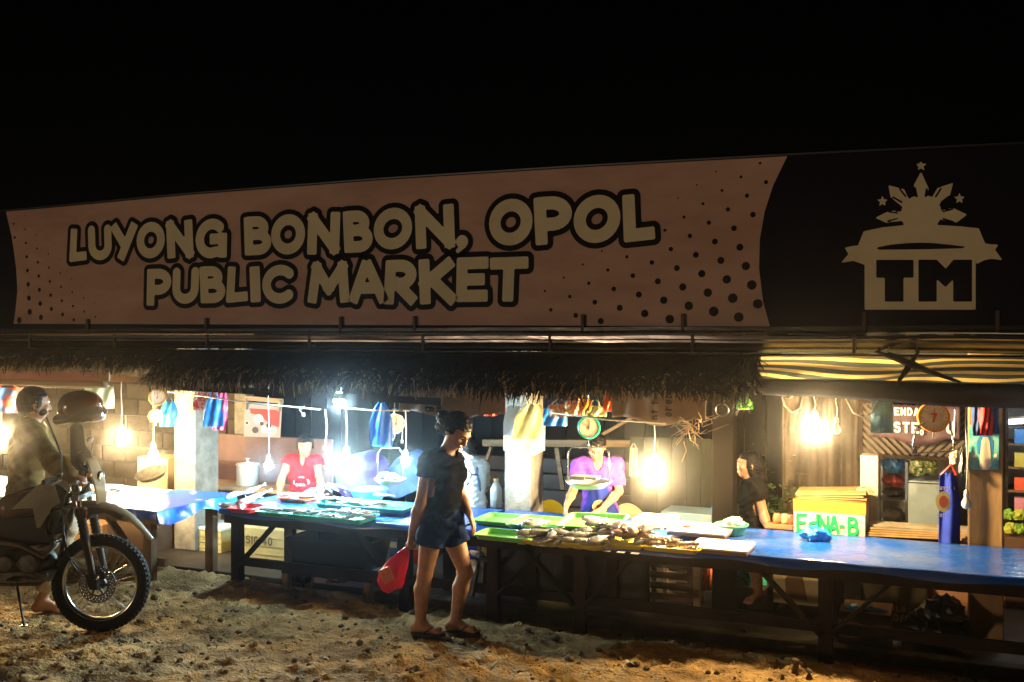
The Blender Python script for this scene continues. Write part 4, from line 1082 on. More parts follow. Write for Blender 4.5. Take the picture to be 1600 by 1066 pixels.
# --- woman in red, seated behind the left table
D1 = 10.1
J = dict(head=PD(477, 697, D1), neck=PD(475, 717, D1 + .03), shl=PD(495, 721, D1 + .02), shr=PD(452, 721, D1 + .02), ell=PD(500, 748, D1 + .02), elr=PD(440, 749, D1 - .01),
         wrl=PD(501, 765, D1 - .16), wrr=PD(436, 771, D1 - .14), pel=PD(474, 786, D1 + .10), hipl=PD(486, 791, D1 + .08), hipr=PD(461, 791, D1 + .08),
         knl=PD(490, 795, D1 - .30), knr=PD(456, 795, D1 - .30), anl=PD(490, 858, D1 - .28), anr=PD(456, 858, D1 - .28))
REDC = mat('red_cotton', (0.50, 0.015, 0.02), .8, bump=.3, bscale=50)
wr, HP, TF = person('short haired woman in red sleeveless top sitting behind the fish table', J, cdir(.18, -.97, -.10), chest=cdir(.05, -1, 0), s=1.0, vox=.0075,
       shirt=dict(mat=REDC, loose=.014, hem_up=-.06, vneck=.25), sleeve=.16, bottom=dict(mat=NAVY, to=.9, loose=.012), hair=dict(line=.042, locks=[('b', (.06, .02, .04), (.075, .0, -.02), .02, .012), ('b', (-.06, .02, .04), (-.075, .0, -.02), .02, .012), ('b', (-.03, .07, .085), (.04, .085, .062), .018, .010)]),
       hands=[(J['wrr'], cdir(.2, -.5, -.8), cdir(.8, .3, 0), .4, -1), (J['wrl'], cdir(-.1, -.5, -.8), cdir(-.8, .3, 0), .4, 1)],
       feet=[(J['anl'], cdir(0, -1, 0), -.10), (J['anr'], cdir(0, -1, 0), -.10)], floor=-.1)
ch = TF['ch'] + TF['fr'] * .142
rt_ = cdir(1, 0, 0)
fn_c = lambda X, Y: np.minimum(np.abs(np.hypot(X, Y * 1.3) - .075) - .006, 9) + np.where((Y > -.02) , 0, .05)
V, F = flat_mesh(fn_c, -.1, .1, -.1, .1, .006, lambda x, y: ch + rt_ * x + Vector((0, 0, y - .06)) - TF['fr'] * (abs(x) * .25))
obj('shirt_print', V, F, mat('white_print', (.75, .7, .7), .7), wr)
lettering('shirt_print', 'SEA', ch + rt_ * -.05 + Vector((0, 0, -.09)), rt_, (0, 0, 1), .026, .024, .004, mat('white_print', (.75, .7, .7), .7), wr)
st = thing('stool', 'plastic stool under the woman in red', 'stool', (J['pel'].x, J['pel'].y, -.1))
def stool(t, p, zt, m_, w=.17):
    m = MB(); m.lathe([(.001, zt), (w, zt), (w + .008, zt - .012), (w, zt - .03), (w - .012, zt - .03)], (p.x, p.y, 0), n=20); m.build('seat', m_, t, smooth=False)
    for k in range(4):
        a = PI / 4 + k * PI / 2; m = MB(); m.bar((p.x + w * .75 * math.cos(a), p.y + w * .75 * math.sin(a), zt - .02), (p.x + (w + .03) * math.cos(a), p.y + (w + .03) * math.sin(a), -.1), .045, .02); m.build('leg', m_, t)
stool(st, J['pel'], J['pel'].z - .115, mat('green_plastic', (0.02, 0.30, 0.16), .35))

# --- vendor in purple shirt and blue apron
D2 = 8.5
J = dict(head=PD(932, 699, D2), neck=PD(934, 722, D2 + .05), shl=PD(962, 727, D2 + .05), shr=PD(906, 727, D2 + .05), ell=PD(967, 768, D2 - .02), elr=PD(895, 768, D2 - .02),
         wrl=PD(941, 795, D2 - .24), wrr=PD(885, 790, D2 - .24), pel=PD(937, 806, D2 + .22), hipl=PD(951, 814, D2 + .22), hipr=PD(922, 814, D2 + .22),
         knl=PD(951, 870, D2 + .18), knr=PD(922, 870, D2 + .18), anl=PD(953, 922, D2 + .22), anr=PD(920, 922, D2 + .22))
PUR = mat('purple_cotton', (0.20, 0.05, 0.34), .8, bump=.3, bscale=50)
APB = mat('blue_apron_cloth', (0.014, 0.032, 0.26), .75, col2=(0.01, 0.022, 0.20), scale=4, bump=.3, bscale=20)
vd, HP, TF = person('vendor in purple shirt and blue apron arranging trays behind the hanging scale', J, cdir(-.15, -.85, -.52), up=cdir(0, -.45, .9), chest=cdir(0, -1, 0), s=.97, vox=.0068,
       shirt=dict(mat=PUR, loose=.016, hem_up=-.10, vneck=.12), sleeve=.80, bottom=dict(mat=NAVY, to=1.7, loose=.012, name='trousers'), hair=dict(line=.046, locks=[('b', (0, -.09, .03), (0, -.12, .0), .03, .03)]),
       hands=[(J['wrl'], cdir(-.8, -.5, -.25), cdir(0, 0, -1), .5, -1), (J['wrr'], cdir(-.15, -.5, -.8), cdir(.9, 0, 0), .5, -1)],
       feet=[(J['anl'], cdir(0, -1, 0), -.10), (J['anr'], cdir(0, -1, 0), -.10)], floor=-.1)
fr, ax, sp = TF['fr'], TF['ax'], TF['spine']
ctr = J['pel'].lerp(J['neck'], .40)
m = MB()
def apf(a, c_):
    x = (a - .5) * 2; wz = .105 if c_ < .28 else .105 + min(1, (c_ - .28) / .22) * .055
    t = (.76 - c_ * 1.25); p = J['pel'].lerp(J['neck'], t) if t > 0 else J['pel'] + Vector((0, 0, t * .5))
    off = .150 + (.03 if .30 < t < .75 else .0) - .09 * x * x + .007 * math.sin(x * 9 + c_ * 5)
    return p + ax * x * wz + fr * off
m.grid(apf, 16, 20); m.build('apron', APB, vd, smooth=True, thick=.004)
m = MB(); top = J['pel'].lerp(J['neck'], .76)
for sg in (-1, 1): m.tube([top + ax * .10 * sg + fr * .065, J['neck'] + ax * .075 * sg + fr * .07 + sp * .0, J['neck'] + ax * .062 * sg + fr * .0 + sp * .035, J['neck'] - fr * .06 + sp * .03], .010, 6)
m.build('neck_strap', mat('white_strap', (.6, .6, .66), .7), vd, smooth=True)
ec = J['pel'].lerp(J['neck'], .36) + fr * .188 + ax * .01
upv = sp
def ring(px, rr, col, off, name):
    V, F = flat_mesh(lambda X, Y: np.hypot(X, Y * .9) - rr, -.1, .1, -.1, .1, .008, lambda x, y: ec + cdir(1, 0, 0) * x + upv * y + fr * off)
    obj(name, V, F, col, vd)
ring(0, .062, mat('yellow_print', (.75, .60, .16), .7), .0, 'crest_print')
V, F = flat_mesh(lambda X, Y: sd_poly(X, Y, [(-.03, .03), (.03, .03), (.026, -.005), (0, -.035), (-.026, -.005)]), -.04, .04, -.04, .04, .005, lambda x, y: ec + cdir(1, 0, 0) * x + upv * y + fr * .003)
obj('crest_print', V, F, mat('red_print', (.65, .12, .06), .7), vd)
lettering('year_print', '2019', ec + cdir(1, 0, 0) * -.055 + upv * -.105 + fr * .002, cdir(1, 0, 0), upv, .024, .028, .005, mat('white_print', (.75, .7, .7), .7), vd)

# --- person in white t-shirt and crossed apron straps, back turned
D3 = 9.2
J = dict(head=PD(731, 700, D3), neck=PD(733, 722, D3 - .02), shl=PD(718, 730, D3 + .0), shr=PD(751, 731, D3 + .02), ell=PD(714, 758, D3 + .05), elr=PD(756, 764, D3 + .08),
         wrl=PD(722, 780, D3 + .2), wrr=PD(744, 786, D3 + .2), pel=PD(730, 794, D3 - .02), hipl=PD(719, 802, D3), hipr=PD(742, 802, D3),
         knl=PD(719, 850, D3 + .03), knr=PD(742, 850, D3 + .03), anl=PD(719, 888, D3), anr=PD(742, 888, D3))
WHT = mat('white_cotton', (0.62, 0.64, 0.66), .85, bump=.3, bscale=40)
bk, HP, TF = person('person in white t-shirt with dark apron straps, back turned, behind the walking woman', J, cdir(-.55, .75, -.35), chest=cdir(0, 1, 0), s=.97, vox=.0078,
       shirt=dict(mat=WHT, loose=.028, hem_up=-.06), sleeve=.85, bottom=dict(mat=NAVY, to=1.6, loose=.012, name='trousers'), hair=dict(line=.05, locks=[]),
       hands=[(J['wrl'], cdir(.4, .5, -.6), cdir(.5, 0, -.5), .5, 1), (J['wrr'], cdir(-.4, .5, -.6), cdir(-.5, 0, -.5), .5, -1)],
       feet=[(J['anl'], cdir(0, 1, 0), -.10), (J['anr'], cdir(0, 1, 0), -.10)], floor=-.1)
STRP = mat('navy_strap', (0.01, 0.03, 0.09), .7)
m = MB(); bk_ = -TF['fr']; o_ = .143
q = lambda px, py, e=0: PD(px, py, D3) + bk_ * (o_ + e)
m.tube([q(726, 723, -.07), q(731, 731, -.01), q(735, 738, .0), q(731, 750, .0), q(722, 763, -.01), q(715, 772, -.05)], .008, 6)
m.tube([q(743, 725, -.07), q(745, 731, -.01), q(744, 738, .0), q(748, 750, -.005), q(749, 762, -.03), q(748, 770, -.05)], .008, 6)
m.tube([q(735, 738, .002), q(744, 738, .002)], .009, 6)
m.build('apron_strap', STRP, bk, smooth=True)

# --- woman in black sitting by the right table
D4 = 8.25
J = dict(head=PD(1170, 727, D4), neck=PD(1176, 750, D4), shl=PD(1176, 762, D4 + .15), shr=PD(1183, 765, D4 - .14), ell=PD(1178, 800, D4 + .16), elr=PD(1193, 804, D4 - .17),
         wrl=PD(1165, 822, D4 + .05), wrr=PD(1199, 826, D4 - .25), pel=PD(1176, 842, D4), hipl=PD(1172, 848, D4 + .07), hipr=PD(1174, 848, D4 - .07),
         knl=PD(1134, 862, D4 + .08), knr=PD(1176, 872, D4 - .42), anl=PD(1114, 910, D4 + .06), anr=PD(1184, 926, D4 - .36))
BRN = mat('dark_brown_cotton', (0.008, 0.007, 0.006), .9, spec=.05, bump=.3, bscale=40)
wb, HP, TF = person('woman in dark t-shirt sitting sideways behind the right table, face turned left', J, cdir(-.97, .1, .0), chest=cdir(-1, 0, 0), s=1.0, vox=.0068,
       shirt=dict(mat=BRN, loose=.016, hem_up=-.06), sleeve=.42, bottom=dict(mat=BLK, to=.7, loose=.012), hair=dict(line=.05, locks=[('b', (0, -.07, -.02), (0, -.10, -.12), .065, .05), ('b', (0, -.10, -.12), (.0, -.125, -.22), .048, .02), ('b', (.05, .0, .0), (.05, -.04, -.10), .035, .03), ('b', (-.05, .0, .0), (-.05, -.04, -.10), .035, .03), ('b', (0, .02, .09), (.03, .06, .07), .02, .015)]),
       hands=[(J['wrr'], cdir(.15, -.25, -.4), cdir(0, 0, -1), .3, 1), (J['wrl'], cdir(-.7, -.2, -.4), cdir(0, 0, -1), .4, 1)],
       feet=[(J['anl'], cdir(-.9, -.2, 0), J['anl'].z - .065), (J['anr'], cdir(-.6, -.6, 0), J['anr'].z - .065)], floor=-.1)
st = thing('stool', 'low stool under the woman in the dark t-shirt', 'stool', (J['pel'].x, J['pel'].y, -.1))
stool(st, J['pel'], J['pel'].z - .115, mat('green_plastic', (0.02, 0.30, 0.16), .35), .16)


# --- motorcycle rider
D5 = 7.25
J = dict(head=PD(54, 632, D5), neck=PD(48, 662, D5), shl=PD(58, 682, D5 + .18), shr=PD(50, 682, D5 - .16), ell=PD(92, 722, D5 + .24), elr=PD(84, 722, D5 - .27),
         wrl=PD(120, 738, D5 + .30), wrr=PD(112, 742, D5 - .36), pel=PD(38, 788, D5), hipl=PD(42, 796, D5 + .08), hipr=PD(42, 796, D5 - .08),
         knl=PD(104, 824, D5 + .20), knr=PD(96, 812, D5 - .17), anl=PD(66, 938, D5 + .25), anr=PD(48, 884, D5 - .19))
GOLD = mat('mustard_cotton', (0.15, 0.095, 0.022), .85, col2=(0.11, 0.07, 0.016), scale=3, bump=.3, bscale=30)
TAN = mat('tan_trousers', (0.33, 0.27, 0.18), .85, bump=.4, bscale=40)
rd, HP, TF = person('motorcycle rider in a mustard shirt seated with hands on the handlebar', J, cdir(.75, .62, -.1), chest=cdir(1, 0, 0), s=1.06, vox=.0065,
       shirt=dict(mat=GOLD, loose=.022, hem_up=-.08, long=True), sleeve=.9, bottom=dict(mat=TAN, to=1.85, loose=.018, name='trousers'), hair=dict(line=.052, locks=[('b', (.07, .0, .0), (.07, .0, -.04), .018, .012), ('b', (-.07, .0, .0), (-.07, .0, -.04), .018, .012)]),
       hands=[(J['wrr'], cdir(.9, 0, -.35), cdir(0, 0, -1), 1.4, 1), (J['wrl'], cdir(.9, 0, -.35), cdir(0, 0, -1), 1.4, -1)],
       feet=[(J['anl'], cdir(.98, -.1, 0), gz(J['anl'].x, J['anl'].y) + .012), (J['anr'], cdir(.98, -.1, 0), J['anr'].z - .07)], floor=0)

# ------------------------------------------------------------------ motorcycle (its own axes: x forward, y away from the road, z up)
K = .00453
RUB = mat('tyre_rubber', (0.016, 0.015, 0.014), .8, bump=.4, bscale=60)
GREYM = mat('engine_alloy', (0.16, 0.145, 0.12), .5, metal=.7, col2=(0.06, 0.055, 0.045), scale=14)
PLAST = mat('dusty_pale_plastic', (0.30, 0.27, 0.20), .38, col2=(0.22, 0.19, 0.14), scale=6)
BLKP = mat('black_plastic', (0.012, 0.011, 0.011), .4, spec=.3)
CHR = mat('dull_chrome', (0.55, 0.53, 0.48), .2, metal=1.0)
mp0 = PD(158, 988, 7.05); mz = gz(mp0.x, mp0.y)
moto = thing('motorcycle', 'muddy off-road motorcycle with high front fender, parked at the far left', 'motorcycle', (mp0.x, mp0.y, mz - .004), YAW)
def ML(px, py, y=0.0): return Vector(((px - 158) * K, y, (988 - py) * K))
ZC = .345
def wheel(name, disc_=True):
    Rr = .262
    m = MB(); m.lathe([(Rr + .012, -.022), (Rr, -.026), (Rr - .012, -.012), (Rr - .016, 0), (Rr - .012, .012), (Rr, .026), (Rr + .012, .022), (Rr + .004, 0)], (0, 0, ZC), (0, 1, 0), 56, True)
    w = m.build(name, CHR, moto, smooth=True, inv=False)
    m = MB(); prof = [(.300 + .043 * math.cos(a), .043 * math.sin(a)) for a in [2 * PI * k / 12 for k in range(12)]]
    m.lathe(prof, (0, 0, ZC), (0, 1, 0), 72, True)
    for k in range(60):
        for j, yy in enumerate((-.030, -.010, .011, .031)):
            a = 2 * PI * (k + .5 * (j % 2)) / 60; r = .3395 if j in (1, 2) else .331
            c = Vector((math.cos(a) * r, yy, ZC + math.sin(a) * r))
            m.box(c, (.018, .014, .012), Matrix.Rotation(-a + PI / 2, 3, 'Y'))
    m.build('tyre', RUB, w, inv=False)
    m = MB(); m.lathe([(.001, -.055), (.022, -.055), (.026, -.035), (.045, -.032), (.045, .032), (.026, .035), (.022, .055), (.001, .055)], (0, 0, ZC), (0, 1, 0), 20); m.build('hub', GREYM, w, inv=False)
    for k in range(32):
        a = 2 * PI * k / 32; s_ = 1 if k % 2 else -1; a2 = a + (.42 if (k // 2) % 2 else -.42)
        m = MB(); m.cyl((math.cos(a2) * .042, .03 * s_, ZC + math.sin(a2) * .042), (math.cos(a) * (Rr - .012), .004 * s_, ZC + math.sin(a) * (Rr - .012)), .0021, n=5, caps=False)
        m.build('spoke', CHR, w, inv=False)
    if disc_:
        def fd(X, Y):
            r = np.hypot(X, Y); a = np.arctan2(Y, X); d = np.maximum(r - .130, .072 - r)
            for n_, rr, ph in ((26, .118, 0), (26, .105, .5), (26, .091, .15)):
                q = (a / (2 * PI) * n_ + ph) % 1 - .5; d = np.maximum(d, .0052 - np.hypot(r - rr, q * 2 * PI / n_ * rr))
            for k in range(6): d = np.minimum(d, sd_box2(X, Y, (0, 0), (.08 * math.cos(k * PI / 3), .08 * math.sin(k * PI / 3)), .008))
            return d
        V, F = flat_mesh(fd, -.135, .135, -.135, .135, .0032, lambda x, y: (x, -.062, ZC + y))
        o = obj('brake_disc', V, F, mat('brake_steel', (0.10, 0.09, 0.08), .45, metal=.8), w, inv=False)
        md = o.modifiers.new('s', 'SOLIDIFY'); md.thickness = .004
    return w
wheel('front_wheel')
fw = wheel('rear_wheel', True)
for o in [fw]: o.location = (-1.38, 0, 0)
m = MB()
for y in (-.095, .095):
    m.cyl(ML(157, 912, y), ML(146, 858, y), .024, .027, 14); m.cyl(ML(146, 858, y), ML(143, 842, y), .029, .029, 14)
    m.box(ML(157, 909, y), (.05, .05, .07))
m.build('fork_lower', BLKP, moto, smooth=False, inv=False)
m = MB()
for y in (-.095, .095): m.cyl(ML(143, 842, y), ML(124, 745, y), .021, .021, 14)
m.build('fork_tube', CHR, moto, smooth=True, inv=False)
for y in (-.095, .095):
    m = MB()
    for k in range(9):
        a = ML(143 - k * 1.1, 842 - k * 5.6, y); b_ = ML(143 - (k + 1) * 1.1, 842 - (k + 1) * 5.6, y); m.cyl(a, b_, .034, .027, 14, caps=False)
    m.build('fork_gaiter', RUB, moto, inv=False)
m = MB(); m.box(ML(129, 776), (.05, .26, .035)); m.box(ML(125, 752), (.05, .26, .03)); m.cyl(ML(122, 785), ML(116, 750), .03, n=14); m.build('triple_clamp', GREYM, moto, inv=False)
m = MB(); m.box(ML(150, 905, -.085), (.045, .035, .11), Matrix.Rotation(-.3, 3, 'Y')); m.box(ML(168, 896, -.085), (.04, .03, .05)); m.build('brake_caliper', BLKP, moto, inv=False, bevel=.006)
m = MB(); m.tube([ML(120, 748, -.06), ML(108, 790, -.11), ML(112, 830, -.12), ML(118, 862, -.12), ML(136, 888, -.11), ML(147, 898, -.10)], .0055, 6)
m.tube([ML(118, 745, .06), ML(104, 800, -.06), ML(108, 850, -.07), ML(120, 880, -.07), ML(132, 893, -.08)], .0045, 6); m.build('brake_hose', BLKP, moto, smooth=True, inv=False)
# high front fender: a curved, narrowing blade
path = [(75, 822), (80, 808), (90, 796), (105, 788), (122, 785), (140, 784), (158, 785), (176, 789), (192, 796), (207, 806), (220, 819), (231, 832), (240, 843)]
m = MB(); NN = len(path)
def ff_(a, c_):
    k = a * (NN - 1); i = min(int(k), NN - 2); t = k - i
    p = ML(*path[i]).lerp(ML(*path[i + 1]), t); q = (ML(*path[i + 1]) - ML(*path[i])).normalized(); nn = Vector((-q.z, 0, q.x))
    if nn.z < 0 and i > 2: nn = -nn
    w = .075 if a < .55 else .075 - (a - .55) / .45 * .048
    y = (c_ - .5) * 2
    return p + Vector((0, y * w, 0)) - nn * (.032 * abs(y) ** 2.2) * (1.15 - a * .5)
m.grid(ff_, 40, 10); m.build('front_fender', PLAST, moto, smooth=True, inv=False, thick=.004)
m = MB(); m.prism([ML(x, y, -.075) for x, y in ((148, 786), (200, 806), (196, 812), (172, 800), (150, 803), (142, 812))], (0, .15, 0)); m.build('fender_stay', BLKP, moto, inv=False)
# headlight mask and clear front panel
m = MB()
def mk(a, c_):
    z = c_; x0 = 150 + 17 * math.sin(z * PI * .62) ; y0 = 716 + z * 72
    yy = (a - .5) * 2 * (.055 + .045 * math.sin(z * PI))
    return ML(x0, y0, yy) - Vector((abs(a - .5) * .09, 0, 0))
m.grid(mk, 12, 12); m.build('headlight_mask', mat('yellowed_clear_plastic', (0.52, 0.47, 0.34), .18, translucent=.45), moto, smooth=True, inv=False, thick=.003)
m = MB(); m.lathe([(.001, .0), (.05, .0), (.06, -.03), (.045, -.08), (.02, -.10)], ML(160, 748), (1, 0, .0), 18); m.build('headlight', CHR, moto, smooth=True, inv=False)
m = MB(); m.ball(ML(149, 741, -.10), (.018, .016, .016), 10, 8); o = m.build('indicator', mat('amber_lens', (0.75, 0.24, 0.02), .2), moto, smooth=True, inv=False)
m = MB(); m.tube([ML(140, 742, -.02), ML(149, 741, -.095)], .006, 6); m.build('indicator_stalk', BLKP, o, inv=False)
m = MB(); m.box(ML(131, 722, 0), (.05, .11, .05)); m.cyl(ML(131, 715, -.035), ML(127, 707, -.035), .034, n=16); m.cyl(ML(131, 715, .035), ML(127, 707, .035), .034, n=16); m.build('instruments', BLKP, moto, inv=False, bevel=.005)
# handlebar, grips, levers, mirrors
m = MB(); m.tube([ML(111, 742, -.40), ML(117, 739, -.26), ML(122, 742, -.12), ML(122, 748, -.05), ML(122, 748, .05), ML(122, 742, .12), ML(117, 739, .26), ML(111, 742, .40)], .011, 8)
m.tube([ML(121, 741, -.14), ML(121, 741, .14)], .008, 6); m.build('handlebar', CHR, moto, smooth=True, inv=False)
for s_ in (-1, 1):
    m = MB(); m.cyl(ML(111, 742, .41 * s_), ML(115, 740, .28 * s_), .018, n=12); m.build('grip', RUB, moto, inv=False)
    m = MB(); m.tube([ML(121, 738, .26 * s_), ML(127, 742, .32 * s_), ML(121, 747, .40 * s_)], .006, 6); m.box(ML(119, 736, .24 * s_), (.04, .04, .03)); m.build('lever', CHR, moto, inv=False)
    top = ML(99, 641, -.30) if s_ < 0 else ML(118, 694, .24)
    m = MB(); m.tube([ML(119, 735, .23 * s_), ML(121, 705, .25 * s_), top + Vector((.02, 0, -.03))], .0065, 6)
    mr = m.build('mirror_stem', BLKP, moto, smooth=True, inv=False)
    m = MB(); m.ball(top, (.02, .046, .026), 14, 10, Matrix.Rotation(.5, 3, 'Y')); m.build('mirror', BLKP, mr, smooth=True, inv=False)
m = MB()
for k in range(5): m.tube([ML(128 - k, 722, -.05 + k * .02), ML(140 + k, 735 + k * 3, -.08 + k * .02), ML(134, 765, -.06 + k * .02), ML(118, 790, -.03 + k * .01)], .0045, 5)
m.build('cables', BLKP, moto, smooth=True, inv=False)
# frame, tank, shroud, seat, engine
m = MB()
m.tube([ML(118, 770), ML(90, 786), ML(20, 800), ML(-60, 808)], .018, 8); m.tube([ML(117, 785), ML(104, 830), ML(92, 880), ML(84, 903)], .018, 8)
for y in (-.09, .09): m.tube([ML(88, 895, y * .3), ML(70, 910, y), ML(-20, 910, y), ML(-50, 890, y), ML(-62, 810, y)], .013, 8); m.tube([ML(-60, 812, y), ML(-150, 790, y), ML(-210, 775, y)], .012, 8)
m.tube([ML(-40, 880, -.1), ML(-147, 910, -.11)], .02, 8); m.tube([ML(-40, 880, .1), ML(-147, 910, .11)], .02, 8)
m.build('frame', GREYM, moto, smooth=True, inv=False)
sculpt('fuel_tank', [('c', tuple(ML(90, 780)), tuple(ML(20, 795)), .085, .10, .02), ('c', tuple(ML(80, 772)), tuple(ML(40, 782)), .08, .07, .03)], .012, mat('dark_red_tank', (0.08, 0.03, 0.02), .25), moto, inv=False)
sculpt('seat', [('c', tuple(ML(22, 800)), tuple(ML(-160, 795)), .075, .06, .02), ('c', tuple(ML(10, 806)), tuple(ML(-150, 803)), .08, .07, .03)], .012, RUB, moto, inv=False)
for s_ in (-1, 1):
    m = MB(); m.prism([ML(x, y, .10 * s_) for x, y in ((30, 793), (68, 758), (90, 745), (95, 752), (104, 783), (92, 792), (74, 822), (69, 822), (63, 792))], (0, .012 * s_, 0)); m.build('shroud', PLAST, moto, inv=False, bevel=.003)
m = MB(); m.box(ML(98, 815, 0), (.03, .22, .16), Matrix.Rotation(.25, 3, 'Y'))
for k in range(10): m.box(ML(99, 800 + k * 3.4, 0), (.036, .22, .004), Matrix.Rotation(.25, 3, 'Y'))
m.build('radiator', BLKP, moto, inv=False)
m = MB(); m.cyl(ML(78, 852, 0), ML(66, 808, 0), .065, .055, 16)
for k in range(7): c0 = ML(78, 852).lerp(ML(66, 808), k / 6.5); m.cyl(c0, c0 + Vector((-.002, 0, .008)), .085, n=16)
m.build('cylinder_head', GREYM, moto, inv=False)
sculpt('crankcase', [('e', tuple(ML(62, 878)), (.12, .11, .10), None, 0), ('e', tuple(ML(20, 875)), (.14, .12, .11), None, .05), ('e', tuple(ML(-20, 868)), (.10, .10, .09), None, .05)], .012, GREYM, moto, inv=False)
for px, r in ((58, .075), (22, .062)):
    m = MB(); m.lathe([(.001, .015), (r * .8, .012), (r, .0), (r, -.02)], ML(px, 876, -.125), (0, -1, 0), 22)
    for k in range(6): a = k * PI / 3; m.cyl(ML(px, 876, -.135) + Vector((math.cos(a), 0, math.sin(a))) * r * .85, ML(px, 876, -.147) + Vector((math.cos(a), 0, math.sin(a))) * r * .85, .006, n=6)
    m.build('case_cover', GREYM, moto, inv=False)
m = MB(); m.tube([ML(82, 832, -.07), ML(96, 848, -.11), ML(84, 864, -.15), ML(50, 846, -.16), ML(0, 838, -.16), ML(-60, 830, -.17)], .018, 10); m.cyl(ML(-60, 830, -.17), ML(-170, 805, -.19), .035, .045, 14); m.build('exhaust', mat('burnt_pipe', (0.20, 0.15, 0.10), .4, metal=.8), moto, smooth=True, inv=False)
m = MB(); m.prism([ML(x, y, -.09) for x, y in ((95, 888), (88, 905), (-10, 908), (-20, 895))], (0, .18, 0)); m.build('skid_plate', GREYM, moto, inv=False)
m = MB(); zk = 0.0; m.tube([ML(36, 902, -.10), ML(66, 962, -.26)], .009, 8); m.box(ML(66, 963, -.26), (.05, .04, .008)); m.build('kickstand', GREYM, moto, inv=False)
m = MB(); m.bar(ML(38, 898, -.10), ML(38, 898, -.24), .04, .02); m.build('footpeg', GREYM, moto, inv=False)
m = MB(); m.tube([ML(60, 890, -.13), ML(80, 897, -.16), ML(92, 890, -.17)], .008, 6); m.build('brake_pedal', GREYM, moto, inv=False)
m = MB(); m.grid(lambda a, c_: ML(-60 - a * 190, 805 - 40 * math.sin(a * 1.6), (c_ - .5) * .18) + Vector((0, 0, -.03 * abs(c_ - .5) * 2)), 16, 6); m.build('rear_fender', PLAST, moto, inv=False, thick=.004)

m = MB(); m.prism([ML(x, y, -.10) for x, y in ((80, 806), (86, 846), (-50, 866), (-64, 808))], (0, .20, 0)); m.build('added_dark_panel', BLKP, moto, inv=False, bevel=.006)  # black panel added to keep the gap between seat and engine dark
sculpt('instrument_cowl', [('c', tuple(ML(124, 735)), tuple(ML(120, 672)), .055, .045, .02), ('e', tuple(ML(130, 715)), (.05, .08, .06), None, .04)], .01, mat('matte_black_cover', (0.005, 0.005, 0.005), .95, spec=.04), moto, inv=False)
# helmet hung on the mirrors
HG = mat('glossy_maroon_shell', (0.09, 0.010, 0.006), .10, coat=1.0)
hc = mp0 + cdir((126 - 158) * K, -.02, 0); hc.z = mz + (988 - 645) * K
hel = thing('helmet', 'dark glossy motorcycle helmet with peak hung on the handlebar mirrors', 'helmet', tuple(hc), YAW)
hp_ = []
sculpt('shell', [('e', (.01, 0, .055), (.150, .12, .098), None, 0), ('e', (-.03, 0, .02), (.12, .118, .09), None, .02), ('x', (.09, 0, -.115), (.14, .10, .10), None, .01)], .007, HG, hel, inv=False)
sculpt('visor', [('c', (-.125, 0, -.055), (.125, 0, -.020), .045, .050, .02, (0, 1, 0), .42), ('e', (.10, 0, -.005), (.075, .10, .05), None, .04), ('x', (-.02, 0, -.095), (.16, .07, .03), None, .01)], .007, mat('smoked_visor', (0.045, 0.022, 0.016), .08, coat=1.0), hel, inv=False)

# ------------------------------------------------------------------ trays, basins, fish
def tray(px, py, w, d, m_, label, h=.035, z=TZ + .012, rim=.012, rot=0.0, grp=None, name='fish_tray', cat='tray', lift=None):
    p = PZ(px, py, z)
    c = Vector((p.x + w / 2, p.y + d / 2, z))
    m = MB(); prof = [(0, 0), (.018, 0.0), (.0, h), (-rim, h), (-rim - .002, h - .006)]
    def ringpts(off, zz, rr=.04):
        out = []
        for cx, cy, a0 in ((1, 1, 0), (-1, 1, 90), (-1, -1, 180), (1, -1, 270)):
            for k in range(5):
                a = R(a0 + k * 22.5); out.append(Vector((cx * (w / 2 - rr) + math.cos(a) * (rr - off), cy * (d / 2 - rr) + math.sin(a) * (rr - off), zz)))
        return out
    rings = [ringpts(.020, 0), ringpts(.0, h), ringpts(-.0 - rim, h), ringpts(-rim - .002, h - .007), ringpts(.004, h - .010), ringpts(.022, -.006)]
    v = [q for r_ in rings for q in r_]; n = 20; f = []
    for k in range(5):
        for i in range(n): f.append((k * n + i, k * n + (i + 1) % n, (k + 1) * n + (i + 1) % n, (k + 1) * n + i))
    f.append(tuple(range(n))); f.append(tuple(range(6 * n - 1, 5 * n - 1, -1)))
    m.add(v, f); o = m.build(name, m_, None, smooth=False)
    o.location = c; o.rotation_euler = (0 if lift is None else lift[0], 0 if lift is None else lift[1], rot)
    tag(o, label, cat, grp); return o, c
def fishmat(name, back, belly, rough=.22):
    m = bpy.data.materials.new(name); m.use_nodes = True; nt = m.node_tree; n = nt.nodes; L = nt.links; p = n['Principled BSDF']
    tc = n.new('ShaderNodeTexCoord'); sx = n.new('ShaderNodeSeparateXYZ'); L.new(tc.outputs['Object'], sx.inputs[0])
    no = n.new('ShaderNodeTexNoise'); no.inputs['Scale'].default_value = 60; L.new(tc.outputs['Object'], no.inputs[0])
    ma = n.new('ShaderNodeMath'); ma.operation = 'MULTIPLY_ADD'; ma.inputs[1].default_value = .03; L.new(no.outputs[0], ma.inputs[0]); L.new(sx.outputs['Y'], ma.inputs[2])
    mr = n.new('ShaderNodeMapRange'); mr.inputs['From Min'].default_value = .010; mr.inputs['From Max'].default_value = .032; L.new(ma.outputs[0], mr.inputs[0])
    mx = n.new('ShaderNodeMix'); mx.data_type = 'RGBA'; L.new(mr.outputs[0], mx.inputs[0]); mx.inputs[6].default_value = (*belly, 1); mx.inputs[7].default_value = (*back, 1)
    L.new(mx.outputs[2], p.inputs['Base Color']); p.inputs['Roughness'].default_value = rough; p.inputs['Metallic'].default_value = .25
    return m
